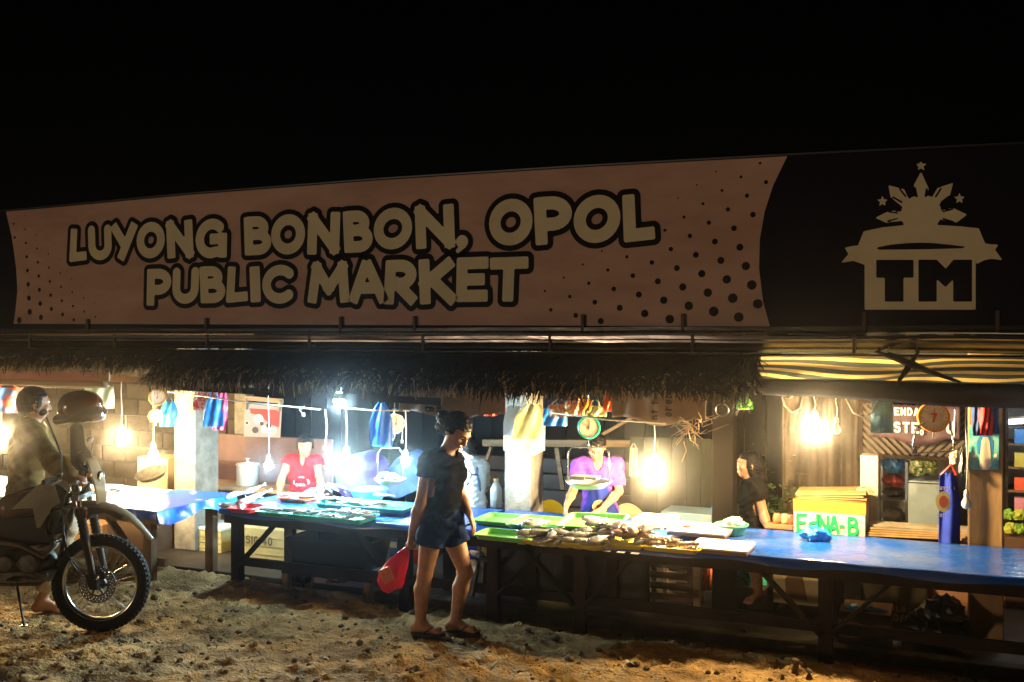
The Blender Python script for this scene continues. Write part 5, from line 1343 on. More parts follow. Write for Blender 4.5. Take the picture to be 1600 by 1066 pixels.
FS = [fishmat('silver_fish_skin', (.16, .19, .22), (.62, .62, .61)), fishmat('dark_backed_fish_skin', (.04, .05, .065), (.52, .50, .47)),
      fishmat('pink_fish_skin', (.34, .15, .11), (.50, .40, .34)), fishmat('white_fish_skin', (.32, .32, .30), (.62, .60, .57))]
def fish_mesh(kind, L=.22, deep=.032, thick=.018, bend=.0):
    m = MB(); N = 11; n = 10
    prof = [.12, .55, .85, 1.0, 1.0, .92, .78, .58, .38, .24, .20]
    v = []
    for k in range(N):
        x = (-.5 + k / (N - 1) * .82) * L; r = prof[k]; by = bend * (x / L) ** 2
        for i in range(n):
            a = 2 * PI * i / n; v.append((x, math.cos(a) * deep * r + by, math.sin(a) * thick * r ** .7))
    f = [(k * n + i, (k + 1) * n + i, (k + 1) * n + (i + 1) % n, k * n + (i + 1) % n) for k in range(N - 1) for i in range(n)]
    f += [tuple(range(n)), tuple(range(N * n - 1, (N - 1) * n - 1, -1))]; m.add(v, f)
    b0 = bend * .1; x0 = .30 * L; t = .0015
    for sg in (1, -1):   # forked tail
        m.prism([(x0, b0 + sg * .000, -t), (x0 + .01, b0 + deep * .22 * sg, -t), (x0 + .18 * L, b0 + deep * 1.0 * sg, -t), (x0 + .20 * L, b0 + deep * .9 * sg, -t), (x0 + .07 * L, b0 + deep * .05 * sg, -t)], (0, 0, 2 * t))
    m.prism([(-.14 * L, deep * .93, -t), (.02 * L, deep * 1.35, -t), (.13 * L, deep * .8, -t)], (0, 0, 2 * t))
    m.prism([(-.05 * L, -deep * .93, -t), (.06 * L, -deep * 1.3, -t), (.12 * L, -deep * .75, -t)], (0, 0, 2 * t))
    m.prism([(-.22 * L, -.004, thick * .95), (-.12 * L, -.018, thick * 1.0), (-.12 * L, .002, thick * .95)], (0, 0, .002))
    return m
protos = {}
def fish(x, y, z, ang, kind, label, group, L=.22, deep=.032, thick=.018, bend=0.0, tilt=(0, 0), s=1.0):
    key = (kind, L, deep, thick, bend)
    if key not in protos:
        o = fish_mesh(kind, L, deep, thick, bend).build('fish', FS[kind], None, smooth=True)
        me = o.data; e = MB()
        protos[key] = me
        ey = MB(); ey.ball((-.40 * L, deep * .16, thick * .62), (.0055, .0055, .004), 8, 5)
        em = ey.build('eye', EYEB, None, smooth=True); protos[key, 'e'] = em.data; bpy.data.objects.remove(em)
    else:
        o = bpy.data.objects.new('fish', protos[key]); link(o)
    o.location = (x, y, z); o.rotation_euler = (tilt[0], tilt[1], ang); o.scale = (s, s, s)
    tag(o, label, 'fish', group)
    e = bpy.data.objects.new('eye', protos[key, 'e']); link(e); e.parent = o
    return o
def heap(px0, py0, w, d, n, kind, label, group, z0, L=.20, deep=.030, thick=.017, ang=1.2, spread=.35, layers=2, seed=1, bend=0.0, cols=None):
    r = np.random.default_rng(seed); p = PZ(px0, py0, z0)
    cols = cols or max(1, int(w / (deep * 1.9)))
    for k in range(n):
        lay = k / n * layers; i = k % cols
        x = p.x + (i + .5) / cols * w + r.normal(0, .008); y = p.y + d * r.uniform(.30, .75)
        z = z0 + thick + int(lay) * thick * 1.7 + r.uniform(0, .008)
        fish(x, y, z, ang + r.normal(0, spread) + (PI if r.random() < .25 else 0), kind, label + ', ' + ('bottom', 'middle', 'top', 'top')[min(3, int(lay))] + ' layer, ' + ('left', 'middle', 'right')[min(2, int(i / cols * 3))] + ' third', group, L, deep, thick, bend, (r.normal(0, .25), r.normal(0, .10)), r.uniform(.85, 1.1))

TEAL = mat('teal_plastic', (0.03, 0.42, 0.30), .35); LIME = mat('light_green_plastic', (0.22, 0.60, 0.14), .35); YEL = mat('yellow_plastic', (0.62, 0.48, 0.02), .35)
ORG = mat('orange_plastic', (0.70, 0.12, 0.03), .35); REDP = mat('red_plastic', (0.55, 0.02, 0.02), .3); MINT = mat('mint_plastic', (0.10, 0.48, 0.28), .3)
WPL = mat('white_board', (0.78, 0.77, 0.72), .35, col2=(0.66, 0.63, 0.56), scale=9)
# left table
tray(398, 805, 1.02, .30, TEAL, 'long teal tray heaped with silver fish at the front of the left table', grp='trays on the left table')
heap(402, 806, .98, .28, 34, 0, 'silver fish in the long teal front tray', 'fish in the long teal tray', TZ + .02, L=.17, deep=.026, thick=.014, ang=.5, spread=.5, layers=2.6, seed=3, cols=17)
tray(432, 783, .33, .28, ORG, 'orange tray holding white fish slabs behind the teal tray', grp='trays on the left table')
heap(436, 784, .30, .25, 7, 3, 'pale fish laid in the orange tray', 'pale fish in the orange tray', TZ + .02, L=.24, deep=.04, thick=.018, ang=.2, spread=.3, layers=1.5, seed=4)
tray(490, 792, .86, .32, TEAL, 'broad teal tray of flat pale fish in front of the green basin', grp='trays on the left table', z=TZ + .03)
heap(494, 791, .62, .28, 16, 3, 'flat pale fish lying in the broad teal tray', 'pale fish in the broad teal tray', TZ + .04, L=.20, deep=.036, thick=.014, ang=.3, spread=.5, layers=2, seed=5, cols=8)
p = PZ(590, 792, TZ); fish(p.x, p.y + .12, TZ + .085, .15, 1, 'single dark fish lying on the right end of the broad teal tray', None, L=.22, deep=.035, thick=.018)
tray(355, 800, .22, .26, REDP, 'small red tray at the left corner of the left table', grp='trays on the left table')
for k, (px, py, a, L, bnd) in enumerate(((354, 799, .3, .26, .20), (372, 797, 1.9, .26, -.15), (385, 797, 1.2, .25, .12), (398, 792, .6, .26, .1), (366, 792, .9, .25, -.2), (390, 788, .7, .24, .1))):
    p = PZ(px, py, TZ); fish(p.x, p.y + .05, TZ + .045 + .016 * k, a, 3, 'large pale fish piled with its tail up on the small red tray', 'large pale fish on the red tray', L=L, deep=.036, thick=.026, bend=bnd, tilt=(.2, -.35 if k % 2 else -.12))
p = PZ(478, 780, TZ); 
for k in range(6): fish(p.x + .05 * k, p.y + .10 + .03 * (k % 2), TZ + .07 + .01 * k, 1.0 + .5 * k, 0, 'silver fish stacked loosely between the orange tray and the basin', 'loose silver fish', L=.20, deep=.032, thick=.016, tilt=(.4, -.3))
def basin(px, py, r, h, m_, label, z=TZ + .008, name='basin', sx=1.0, group=None, wall=.006, flare=.72):
    p = PZ(px, py, z); m = MB()
    m.lathe([(.001, .002), (r * flare, .002), (r * .9, h * .6), (r, h), (r + .012, h), (r + .012, h - .008), (r + .002, h - .010), (r * .9 - .0 + wall, h * .55), (r * flare + wall, 0), (.001, 0)], (0, 0, 0), n=28)
    o = m.build(name, m_, None, smooth=False); o.location = (p.x, p.y, z); o.scale = (sx, 1, 1); tag(o, label, name.replace('_', ' '), group); return o, p
basin(576, 780, .165, .095, mat('aqua_plastic', (0.05, 0.55, 0.42), .3), 'aqua green round basin at the back of the left table')
# pot, cup, boxes behind the left table
def stand_box(pa, pb, v, dep, z0, m_, label, name='box', cat='box', lid=None, bevel=.006, group=None):
    a = PV(pa[0], pb[1], v); b_ = PV(pb[0], pa[1], v); zt = PV((pa[0] + pb[0]) / 2, pa[1], v).z
    z0 = PV((pa[0] + pb[0]) / 2, pb[1], v).z if z0 is None else z0
    t = thing(name, label, cat, ((a.x + b_.x) / 2, v + dep / 2, z0), 0, group)
    m = MB(); m.span((a.x, v, z0), (b_.x, v + dep, zt)); m.build('box_body', m_, t, bevel=bevel)
    if lid: m = MB(); m.span((a.x - .008, v - .008, zt + .001), (b_.x + .008, v + dep + .008, zt + .03)); m.build('lid', lid, t, bevel=.006)
    return t, a.x, b_.x, z0, zt
bt = thing('side_table', 'low pale bench behind the left table carrying the white pot', 'bench', (ux(390, 8.5), 8.6, -.1))
m = MB(); a, b_ = ux(300, 8.5), ux(452, 8.5); zt = PV(380, 762, 8.5).z; m.span((a, 8.5, zt - .04), (b_, 8.9, zt)); m.build('bench_top', PALEWOOD, bt)
for x in (a + .05, b_ - .05):
    for y in (8.54, 8.86): m = MB(); m.span((x - .025, y - .02, -.1), (x + .025, y + .02, zt - .041)); m.build('leg', PALEWOOD, bt)
pp_ = PV(389, 762, 8.7); t = thing('cooking_pot', 'white enamel pot with a lid knob on the bench at left', 'pot', (pp_.x, 8.68, zt))
m = MB(); m.lathe([(.001, zt + .002), (.115, zt + .002), (.118, zt + .21), (.125, zt + .215)], (pp_.x, 8.68, 0), n=28); m.build('pot_body', WPL, t, smooth=True)
m = MB(); m.lathe([(.128, zt + .218), (.122, zt + .23), (.03, zt + .245), (.012, zt + .255), (.014, zt + .275), (.03, zt + .285), (.001, zt + .29)], (pp_.x, 8.68, 0), n=28); m.build('lid', WPL, t, smooth=True)
p = PV(505, 766, 7.75); m = MB(); m.lathe([(.001, 0), (.024, 0), (.03, .10), (.033, .10), (.031, .095), (.027, .005)], (0, 0, 0), n=16); o = m.build('paper_cup', WPL, smooth=True); o.location = (p.x, 7.70, TZ + .009); tag(o, 'white paper cup beside the arm of the woman in red', 'cup')
# right table
tray(737, 818, .46, .36, LIME, 'light green tray nearest the walking woman\'s hand, back row', grp='light green trays on the right table', h=.03)
tray(790, 824, .50, .42, LIME, 'light green tray in the middle of the back row, fish lying across it', grp='light green trays on the right table', h=.03, z=TZ + .022)
tray(868, 822, .46, .36, LIME, 'light green tray tilted up under the vendor\'s hands', grp='light green trays on the right table', h=.035, z=TZ + .075, lift=(.10, -.04))
tray(739, 842, .42, .26, LIME, 'light green front tray at the left end of the right table', grp='light green trays on the right table', h=.035)
tray(812, 849, .62, .22, YEL, 'yellow tray of dark fish at the front edge of the right table', grp='yellow trays on the right table', h=.03)
tray(1000, 859, .40, .24, YEL, 'yellow tray of small pinkish fish left of the white board', grp='yellow trays on the right table', h=.03)
tray(900, 851, .48, .40, YEL, 'yellow tray buried under the fish heap in the middle', grp='yellow trays on the right table', h=.03, z=TZ + .014)
heap(812, 848, .60, .24, 17, 1, 'dark backed fish fanned across the front yellow tray', 'dark fish in the front yellow tray', TZ + .03, L=.26, deep=.036, thick=.022, ang=.95, spread=.3, layers=2, seed=8, cols=10)
for k, (px, py, a) in enumerate(((818, 822, 2.0), (840, 820, .6), (835, 826, .7))):
    p = PZ(px, py, TZ + .06); fish(p.x, p.y + .05, TZ + .065 + .01 * k, a, 1, 'plump dark fish resting on the middle light green tray', 'plump dark fish on the green tray', L=.24, deep=.045, thick=.030)
heap(905, 846, .50, .36, 26, 0, 'silver fish in the big heap in front of the vendor', 'silver fish in the big heap', TZ + .03, L=.24, deep=.036, thick=.020, ang=1.0, spread=.6, layers=3.5, seed=9, cols=8)
heap(950, 842, .22, .30, 8, 2, 'rosy fish on the right side of the big heap', 'rosy fish in the big heap', TZ + .08, L=.24, deep=.045, thick=.022, ang=2.0, spread=.5, layers=2, seed=10, cols=4)
heap(1003, 857, .36, .20, 26, 2, 'small pinkish fish in the right hand yellow tray', 'small pinkish fish in the yellow tray', TZ + .02, L=.13, deep=.017, thick=.012, ang=.9, spread=.7, layers=2.5, seed=11, cols=10)
def board(px, py, w, d, label, under=True, zoff=.0):
    p = PZ(px, py, TZ + .02); t = thing('cutting_board', label, 'cutting board', (p.x + w / 2, p.y + d / 2, TZ + .01 + zoff), 0, 'white cutting boards')
    z = TZ + .010 + zoff
    if under: m = MB(); m.span((p.x + .005, p.y + .004, z), (p.x + w - .004, p.y + d - .01, z + .022)); m.build('wooden_base', mat('wet_brown_wood', (0.20, 0.09, 0.04), .4), t, bevel=.003); z += .023
    fn = lambda X, Y: np.maximum(sd_box2(X, Y, (.03, d / 2), (w - .03, d / 2), d / 2, .03, .03), -(np.hypot((X - w / 2) / 1.9, Y - (d - .05)) - .016))
    V, F = flat_mesh(fn, -.02, w + .02, -.02, d + .02, .012, lambda x, y: (p.x + x, p.y + y, z + .006)); o = obj('board_slab', V, F, WPL, t)
    md = o.modifiers.new('s', 'SOLIDIFY'); md.thickness = .012; md.offset = 0
    return p, z + .012
bp, bz = board(1040, 838, .44, .40, 'white plastic cutting board at the back, left of the mint basin', True, .02)
board(1075, 860, .40, .34, 'white cutting board on a brown wooden base, nearest the bare tabletop', True)
stb, *_ = stand_box((988, 812), (1048, 828), 7.45, .28, TZ + .012, mat('styrofoam', (.82, .82, .78), .7), 'white foam slab behind the pink fish', 'foam_box', 'foam box')
m = MB(); m.ball(PZ(1072, 822, TZ + .075), (.04, .025, .012), 10, 6); tag(m.build('fish_fillet', FS[2], smooth=True), 'pink slice of fish on the rear white cutting board', 'fish fillet')
o, p = basin(1143, 834, .115, .075, MINT, 'mint green basin with a crumpled plastic bag in it', name='basin')
CLR = mat('clear_crumpled_plastic', (.7, .7, .68), .15, bump=1, bscale=20, translucent=.5)
def crumple(c, r, m_, label, name='plastic_bag', cat='plastic bag', seed=1, amp=.35):
    m = MB().ball((0, 0, 0), r, 28, 18); rr = []
    for p in m.v:
        q = Vector(p); n = q.normalized() if q.length else Vector((0, 0, 1))
        k = 1 + amp * (float(vn(n.x * 2.2 + seed, n.y * 2.2 + n.z * 1.7, seed)) - .5) * 2 + amp * .5 * (float(vn(n.x * 6 + seed, n.y * 6 - n.z * 5, seed + 3)) - .5) * 2
        rr.append((q.x * k, q.y * k, max(q.z * k, -r[2] * .8)))
    m.v = rr; o = m.build(name, m_, smooth=False); o.location = c; tag(o, label, cat); return o
crumple(Vector(p) + Vector((.03, 0, .085)), (.085, .06, .035), CLR, 'clear crumpled bag lying in the mint basin', seed=4)
p = PZ(1275, 846, TZ); BB = mat('blue_thin_plastic', (0.02, 0.26, 0.62), .25, bump=1, bscale=18, translucent=.35)
crumple(p + Vector((0, .02, .046)), (.095, .07, .052), BB, 'crumpled sky blue plastic bag on the bare right part of the table', seed=7)
# checkered paper under the fish
CK = mat('white_paper', (.7, .7, .68), .6)
for k in range(9):
    p = PZ(808 + k * 22, 850 + k * 1.9, TZ + .011); m = MB(); m.span((p.x, p.y + .005, TZ + .0095), (p.x + .055, p.y + .05, TZ + .0112)); 
    if k == 0: pap = thing('checkered_mat', 'blue and white checkered plastic strip along the front edge of the right table', 'table mat', (p.x, p.y, TZ))
    m.build('white_square', CK, pap)

# ------------------------------------------------------------------ hanging scales
def dial_scale(px, py, v, r, m_, label, face_rot=.0, hang=1.70, number=None, pan=None, ringc=None, frame=None):
    p = PV(px, py, v); t = thing('dial_scale', label, 'weighing scale', tuple(p), 0, 'dial scales hung over the stalls')
    d = cdir(math.sin(face_rot), -math.cos(face_rot), 0); h = r * .34
    m = MB(); m.lathe([(.001, -h), (r * .93, -h), (r, -h * .8), (r, h * .8), (r * .96, h), (r * .86, h * 1.02), (r * .85, h * .85)], p, d, 32); m.build('scale_case', m_, t, smooth=False)
    m = MB(); m.lathe([(.001, h * .86), (r * .85, h * .86)], p, d, 32); m.build('dial_face', mat('cream_dial', (.66, .60, .46), .4, col2=(.5, .42, .3), scale=20), t)
    x, y = d.cross(Vector((0, 0, 1))), Vector((0, 0, 1)); x = -x; f = p + d * (h * .92)
    m = MB()
    for k in range(20):
        a = 2 * PI * k / 20; e = x * math.sin(a) + y * math.cos(a); m.bar(f + e * r * .70, f + e * r * .79, .0022 * (2 if k % 5 == 0 else 1), .001, up=d)
    o = m.build('dial_ticks', BLACKV, t)
    m = MB(); m.bar(f - y * r * .2 - x * .004, f + y * r * .62 + x * r * .05, .005, .002, up=d); m.ball(f, (.008,) * 3, 8, 6); m.build('needle', mat('needle_red', (.45, .04, .02), .5), t)
    if number: lettering('number', number, f - x * r * .18 - y * r * .32, x, y, r * .36, r * .62, r * .055, mat('needle_red', (.45, .04, .02), .5), t, off=.002)
    m = MB(); m.tube([p + Vector((0, 0, r)), p + Vector((0, 0, r * 1.35))], .006, 6); m.tube([p + Vector((-.02, 0, r * 1.35)), p + Vector((0, 0, r * 1.55)), p + Vector((.02, 0, r * 1.35))], .004, 6)
    m.tube([p + Vector((0, 0, r * 1.4)), Vector((p.x, p.y, max(hang, p.z + r * 1.6)))], .003, 5); m.build('hook', STEEL, t)
    m = MB(); m.tube([p - Vector((0, 0, r)), p - Vector((0, 0, r * 1.35))], .006, 6); m.build('lower_hook', STEEL, t)
    if frame:
        (xa, xb, yt, yb, vz) = frame; P = [PV(xa, yb, v), PV(xa + 1, yt + 8, v), PV(xa + 6, yt, v), PV(xb - 6, yt, v), PV(xb - 1, yt + 8, v), PV(xb, yb, v)]
        m = MB(); m.tube(P, .006, 8); m.tube([p - Vector((0, 0, r * 1.3)), PV((xa + xb) / 2, yt, v)], .004, 6); fr_o = m.build('pan_hanger', STEEL, t, smooth=True)
        if pan:
            a, b_ = P[0], P[-1]; rr = (b_ - a).length / 2; c = (a + b_) / 2
            m = MB(); m.lathe([(.001, -.045), (rr * .7, -.042), (rr * .93, -.012), (rr, .0), (rr + .01, .002), (rr * .93, -.018), (rr * .7, -.048)], c, n=30); m.build('pan', mat('dull_aluminium', (.55,.56,.55), .4, metal=.55), t, smooth=True)
            for sg in (-1, 1): pass
    return t, p
dial_scale(920, 668, 7.30, .088, mat('green_scale_paint', (0.02, 0.42, 0.24), .3), 'green rimmed dial scale with steel pan in front of the vendor\'s face', .05, frame=(887, 952, 699, 752, 0), pan=True)
p = PV(905, 746, 7.3); m = MB(); m.box((p.x, p.y, p.z - .0), (.13, .12, .03)); m.box((p.x + .1, p.y, p.z + .005), (.12, .10, .02)); tag(m.build('wrapped_packet', WPL, bevel=.006), 'white packets lying in the pan of the green scale', 'packet')
dial_scale(1458, 652, 7.35, .102, mat('orange_scale_paint', (0.62, 0.26, 0.04), .35), 'orange dial scale hanging at the right in front of the lettered banner', -.25, number='7')
m = MB(); m.tube([PV(x, y, 7.05) for x, y in ((1444, 660), (1432, 668), (1427, 690), (1425, 709), (1458, 707), (1490, 704), (1490, 690), (1486, 672))], .0065, 8)
tag(m.build('wire_hanger', STEEL, smooth=True), 'bare bent wire pan holder under the orange scale', 'wire holder')
dial_scale(246, 621, 7.6, .082, mat('orange_scale_paint', (0.62, 0.26, 0.04), .35), 'upper of two orange dial scales hung left of the lit concrete post', .3)
dial_scale(243, 650, 7.9, .072, mat('orange_scale_paint', (0.62, 0.26, 0.04), .35), 'lower of two orange dial scales hung left of the lit concrete post', .5, hang=1.5)
dial_scale(617, 662, 7.5, .085, mat('cream_scale_paint', (.60, .52, .36), .35), 'cream dial scale half hidden behind the blue bag', .5, frame=(590, 630, 700, 748, 0), pan=True)
m = MB(); pc = PV(608, 748, 7.5); tt = thing('ice_heap', 'white heap of small fish in the pan of the cream scale', 'fish heap', tuple(pc))
crumple(pc + Vector((0, 0, .018)), (.10, .08, .030), WPL, 'white lump of shaved ice in the pan of the cream scale', 'ice', 'ice', seed=9); bpy.data.objects.remove(tt)

# ------------------------------------------------------------------ hanging bags and cloths
def hangbag(px, py, wpx, hpx, v, m_, label, bulge=.025, name='plastic_bag', cat='plastic bag', taper=.55, skew=0.0, grp='bags hung under the eaves', crum=.012, wavy=0.0):
    c = PV(px, py, v); sc1 = (c - PV(px + 1, py, v)).length; w = wpx * sc1 / 2; h = hpx * sc1
    rx = cdir(1, 0, 0); ry = cdir(0, -1, 0); m = MB(); sd = px * .37
    def fn(sgn):
        def g_(a, c_):
            x = (a - .5) * 2; k = taper + (1 - taper) * min(1, c_ * 2.6) ** .7
            zz = -c_ * h + (wavy * .02 * math.sin(a * 13 + sd)) * c_
            n = float(vn(a * 4 + sd, c_ * 5, 2)) - .5
            return c + rx * (x * w * k + skew * c_ * w) + Vector((0, 0, zz)) + ry * (sgn * bulge * max(0, 1 - x * x) * math.sin(min(1, c_ * 1.15) * PI * .85 + .12) + crum * n * 1.5 + crum * math.sin(x * 7 + c_ * 4 + sd))
        return g_
    m.grid(fn(1), 14, 16); m.grid(fn(-1), 14, 16)
    for sg in (-1, 1): m.tube([c + rx * w * taper * .7 * sg, c + rx * w * .3 * sg + Vector((0, 0, .03)), c + rx * w * .12 * sg + Vector((0, 0, .045))], [.006, .005, .003], 5)
    o = m.build(name, m_, None, smooth=True, loc=c); tag(o, label, cat, grp); return o
BLB = mat('blue_bag_plastic', (0.02, 0.20, 0.55), .35, bump=.8, bscale=14, translucent=.35)
LBB = mat('sky_bag_plastic', (0.05, 0.36, 0.60), .35, bump=.8, bscale=14, translucent=.35)
PNK = mat('pink_bag_plastic', (0.65, 0.08, 0.18), .35, bump=.8, bscale=14, translucent=.35)
WBG = mat('white_bag_plastic', (.72, .74, .76), .4, bump=.8, bscale=10, translucent=.4)
YBG = mat('pale_yellow_plastic', (.62, .58, .30), .4, bump=.8, bscale=10, translucent=.4)
GBG = mat('lime_bag_plastic', (0.22, 0.55, 0.04), .35, bump=.8, bscale=14, translucent=.4)
TLB = mat('slate_blue_cloth', (0.09, 0.25, 0.34), .6, col2=(0.06, 0.20, 0.28), scale=12, bump=.4, bscale=30)
MULT = mat('red_print_plastic', (.60, .10, .08), .5, col2=(.68, .62, .58), scale=30, contrast=(.48, .52), translucent=.3)
hangbag(264, 628, 22, 30, 7.7, LBB, 'pale blue plastic bag hanging beside the orange scales')
hangbag(322, 611, 32, 24, 7.55, MULT, 'red and white printed bag at the top of the bunch right of the lit post')
hangbag(334, 620, 26, 37, 7.50, BLB, 'bright blue bag in the bunch right of the lit post')
hangbag(347, 612, 18, 48, 7.55, PNK, 'pink bag hanging lowest in the bunch right of the lit post', skew=-.4)
hangbag(596, 630, 30, 58, 7.25, BLB, 'tall blue plastic bag hung in front of the cream scale', taper=.35)
hangbag(819, 634, 60, 68, 7.84, WBG, 'big white plastic bag pinned on the concrete post', taper=.8, wavy=1)
hangbag(832, 632, 46, 50, 7.78, YBG, 'pale yellow plastic bag over the white one on the concrete post', taper=.45, skew=-.3)
hangbag(867, 638, 36, 26, 7.5, BLB, 'short blue bag right of the concrete post', taper=.9)
hangbag(772, 626, 20, 22, 7.3, mat('red_orange_plastic', (.65, .10, .03), .4, translucent=.3), 'scrap of red orange plastic left of the concrete post', taper=.6, skew=-.5)
hangbag(784, 630, 12, 14, 7.25, PNK, 'small pink plastic scrap left of the concrete post')
hangbag(874, 632, 34, 18, 7.25, mat('orange_floral_plastic', (.70, .20, .04), .5, col2=(.75, .60, .40), scale=40, contrast=(.45, .55), translucent=.3), 'orange patterned plastic sheet left of the green scale', taper=.95, skew=.2)
hangbag(897, 626, 28, 22, 7.22, mat('orange_floral_plastic', (.70, .20, .04), .5), 'orange patterned packet above the green scale', taper=.9, skew=.1)
hangbag(914, 624, 18, 18, 7.28, mat('amber_plastic', (.75, .35, .03), .4, translucent=.3), 'amber yellow plastic packet above the green scale', taper=.9)
hangbag(930, 634, 34, 16, 7.32, YBG, 'pale folded plastic packet right above the green scale', taper=.5)
hangbag(950, 618, 16, 24, 7.25, mat('dark_orange_plastic', (.55, .12, .02), .4, translucent=.3), 'dark orange bag behind the thatch fringe right of the green scale', taper=.7)
hangbag(1163, 622, 26, 18, 6.95, GBG, 'lime green plastic bag tied under the beam right of the timber post', bulge=.03, taper=.5)
hangbag(1378, 624, 38, 56, 7.3, TLB, 'slate blue bag with straight sides hanging near the lettered banner', taper=.78, bulge=.05, crum=.003)
def banner(px0, px1, py0, py1, v, m_, label, txt, sagp=8, tcol=BLACKV, rot90=True, thick=.003, folds=.02, size=.09, tx=None):
    a, b_ = PV(px0, py0, v), PV(px1, py0, v); zt = a.z; zb_ = PV((px0 + px1) / 2, py1, v).z
    t = thing('banner', label, 'banner', ((a.x + b_.x) / 2, v, zb_))
    f = lambda s_, c_: Vector((a.x + s_ * (b_.x - a.x), v + folds * math.sin(s_ * 11 + c_) + folds * .5 * math.sin(s_ * 23), zt + (zb_ - zt) * c_ - .03 * math.sin(s_ * PI) * c_ + .02 * math.sin(s_ * 9) * c_))
    m = MB(); m.grid(f, 50, 8); m.build('banner_cloth', m_, t, smooth=True, thick=thick)
    for (wd, px, py, hh, rt_) in txt:
        o_ = PV(px, py, v - folds - .022); right, up = ((0, 0, 1), (-1, 0, 0)) if rt_ else ((1, 0, 0), (0, 0, 1))
        lettering('lettering', wd, o_, right, up, hh * .62, hh, hh * .10, tcol, t, gap=.22, off=.001)
    return t
BRT = mat('faded_brown_banner', (.22, .14, .085), .7, col2=(.16, .10, .06), scale=4, translucent=.25)
banner(622, 792, 606, 646, 7.02, BRT, 'faded brown banner hung upside under the thatch behind the walking woman', [('gu', 676, 644, .075, True), ('BRI', 690, 646, .045, True)])
banner(955, 1104, 608, 655, 7.08, BRT, 'brown banner with sideways lettering under the thatch by the big warm bulb', [('nt to', 1028, 656, .055, True), ('eren', 1050, 652, .06, True)])
DKB = mat('dark_maroon_banner', (.045, .02, .025), .7)
LTT = mat('pale_lettering', (.55, .50, .48), .6)
banner(1362, 1500, 632, 686, 8.6, DKB, 'dark banner with big pale letters behind the orange scale', [('ENDA', 1397, 649, .064, False), ('STE', 1396, 676, .088, False), ('O', 1437, 680, .045, False), ('U', 1478, 678, .10, False)], tcol=LTT, folds=.008)
# twigs
tw = MB(); c0 = PV(1082, 668, 7.1)
for k in range(46):
    a = rng.uniform(0, 6.28); L = rng.uniform(.06, .17); d = Vector((math.cos(a) * .6, math.sin(a) * .4, rng.uniform(-1, .8))).normalized()
    p0 = c0 + Vector((rng.normal(0, .04), rng.normal(0, .03), rng.normal(0, .05))); tw.tube([p0, p0 + d * L * .5 + Vector((rng.normal(0, .015), 0, 0)), p0 + d * L], [.004, .003, .0015], 4)
tw.tube([c0, c0 + Vector((0, 0, .14))], .004, 5); tw.tube([PV(1068, 690, 7.1), PV(1072, 705, 7.1), PV(1065, 722, 7.1)], .004, 5)
tag(tw.build('twig_bundle', mat('dry_twigs', (.22, .14, .07), .8)), 'tangled bundle of dry twigs and string under the thatch end', 'twig bundle', kind='thing')
m = MB(); m.lathe([(.045, -.01), (.05, 0), (.045, .01), (.04, 0)], PV(1128, 640, 6.9), (0, 1, .2), 24, True); m.tube([PV(1128, 628, 6.9), PV(1128, 600, 6.9)], .003, 5)
tag(m.build('tape_roll', BLKP), 'dark ring shaped roll hanging on the timber post', 'tape roll')
# loose plugs and cables among the cool bulbs
for pts, lb in ((((508, 640), (511, 665), (509, 688), (507, 700)), 'white cable with a plug dangling left of the brightest bulb'), (((476, 635), (468, 640), (474, 648)), 'short white cable end sticking out under the beam'),
                (((628, 650), (629, 675), (628, 690)), 'short white cable with a tube shaped plug near the cream scale')):
    m = MB(); m.tube([PV(x, y, 7.3) for x, y in pts], .005, 6); e = PV(*pts[-1], 7.3); m.box(e, (.022, .016, .03)); tag(m.build('cable', CORD), lb, 'cable')
for a, b_, lb in (((262, 612), (500, 640), 'white cord strung under the beam over the left stalls'), ((520, 636), (640, 642), 'pale bar running level behind the high cool bulb'), ((862, 645), (1040, 662), 'thin white line sagging between the green scale and the twigs')):
    pa_, pb_ = PV(*a, 7.05), PV(*b_, 7.05); m = MB(); m.tube([pa_, pa_.lerp(pb_, .5) - Vector((0, 0, .012)), pb_], .006, 6); tag(m.build('cord', CORD, smooth=True), lb, 'cord')
# umbrellas behind the bright bulb
def umbrella(px, py, v, r, m_, label, tilt=(.0, .0)):
    c = PV(px, py, v); t = thing('umbrella', label, 'umbrella', tuple(c), 0, 'open umbrellas behind the left table'); Rm = Matrix.Rotation(tilt[0], 3, 'X') @ Matrix.Rotation(tilt[1], 3, 'Y')
    def f(a, c_):
        th = a * 2 * PI; k = th / (PI / 4); sag = abs((k % 1) - .5) * 2; rr = r * c_ * (.93 + .07 * sag)
        return c + Rm @ Vector((rr * math.cos(th), rr * math.sin(th), r * .42 * (1 - c_ ** 2)))
    m = MB(); m.grid(f, 32, 8); m.build('canopy', m_, t, smooth=False, thick=.002)
    m = MB(); m.tube([c + Rm @ Vector((0, 0, r * .47)), c + Rm @ Vector((0, 0, -r * 1.1))], .006, 6); m.build('shaft', STEEL, t); return t
umbrella(566, 742, 8.7, .30, mat('lilac_nylon', (.10, .05, .22), .6, translucent=.4), 'lilac umbrella open behind the brightest cool bulb', (.9, .1))
umbrella(636, 740, 8.5, .30, mat('blue_nylon', (.015, .06, .25), .6, translucent=.4), 'blue umbrella open behind the cream scale pan', (.8, -.2))

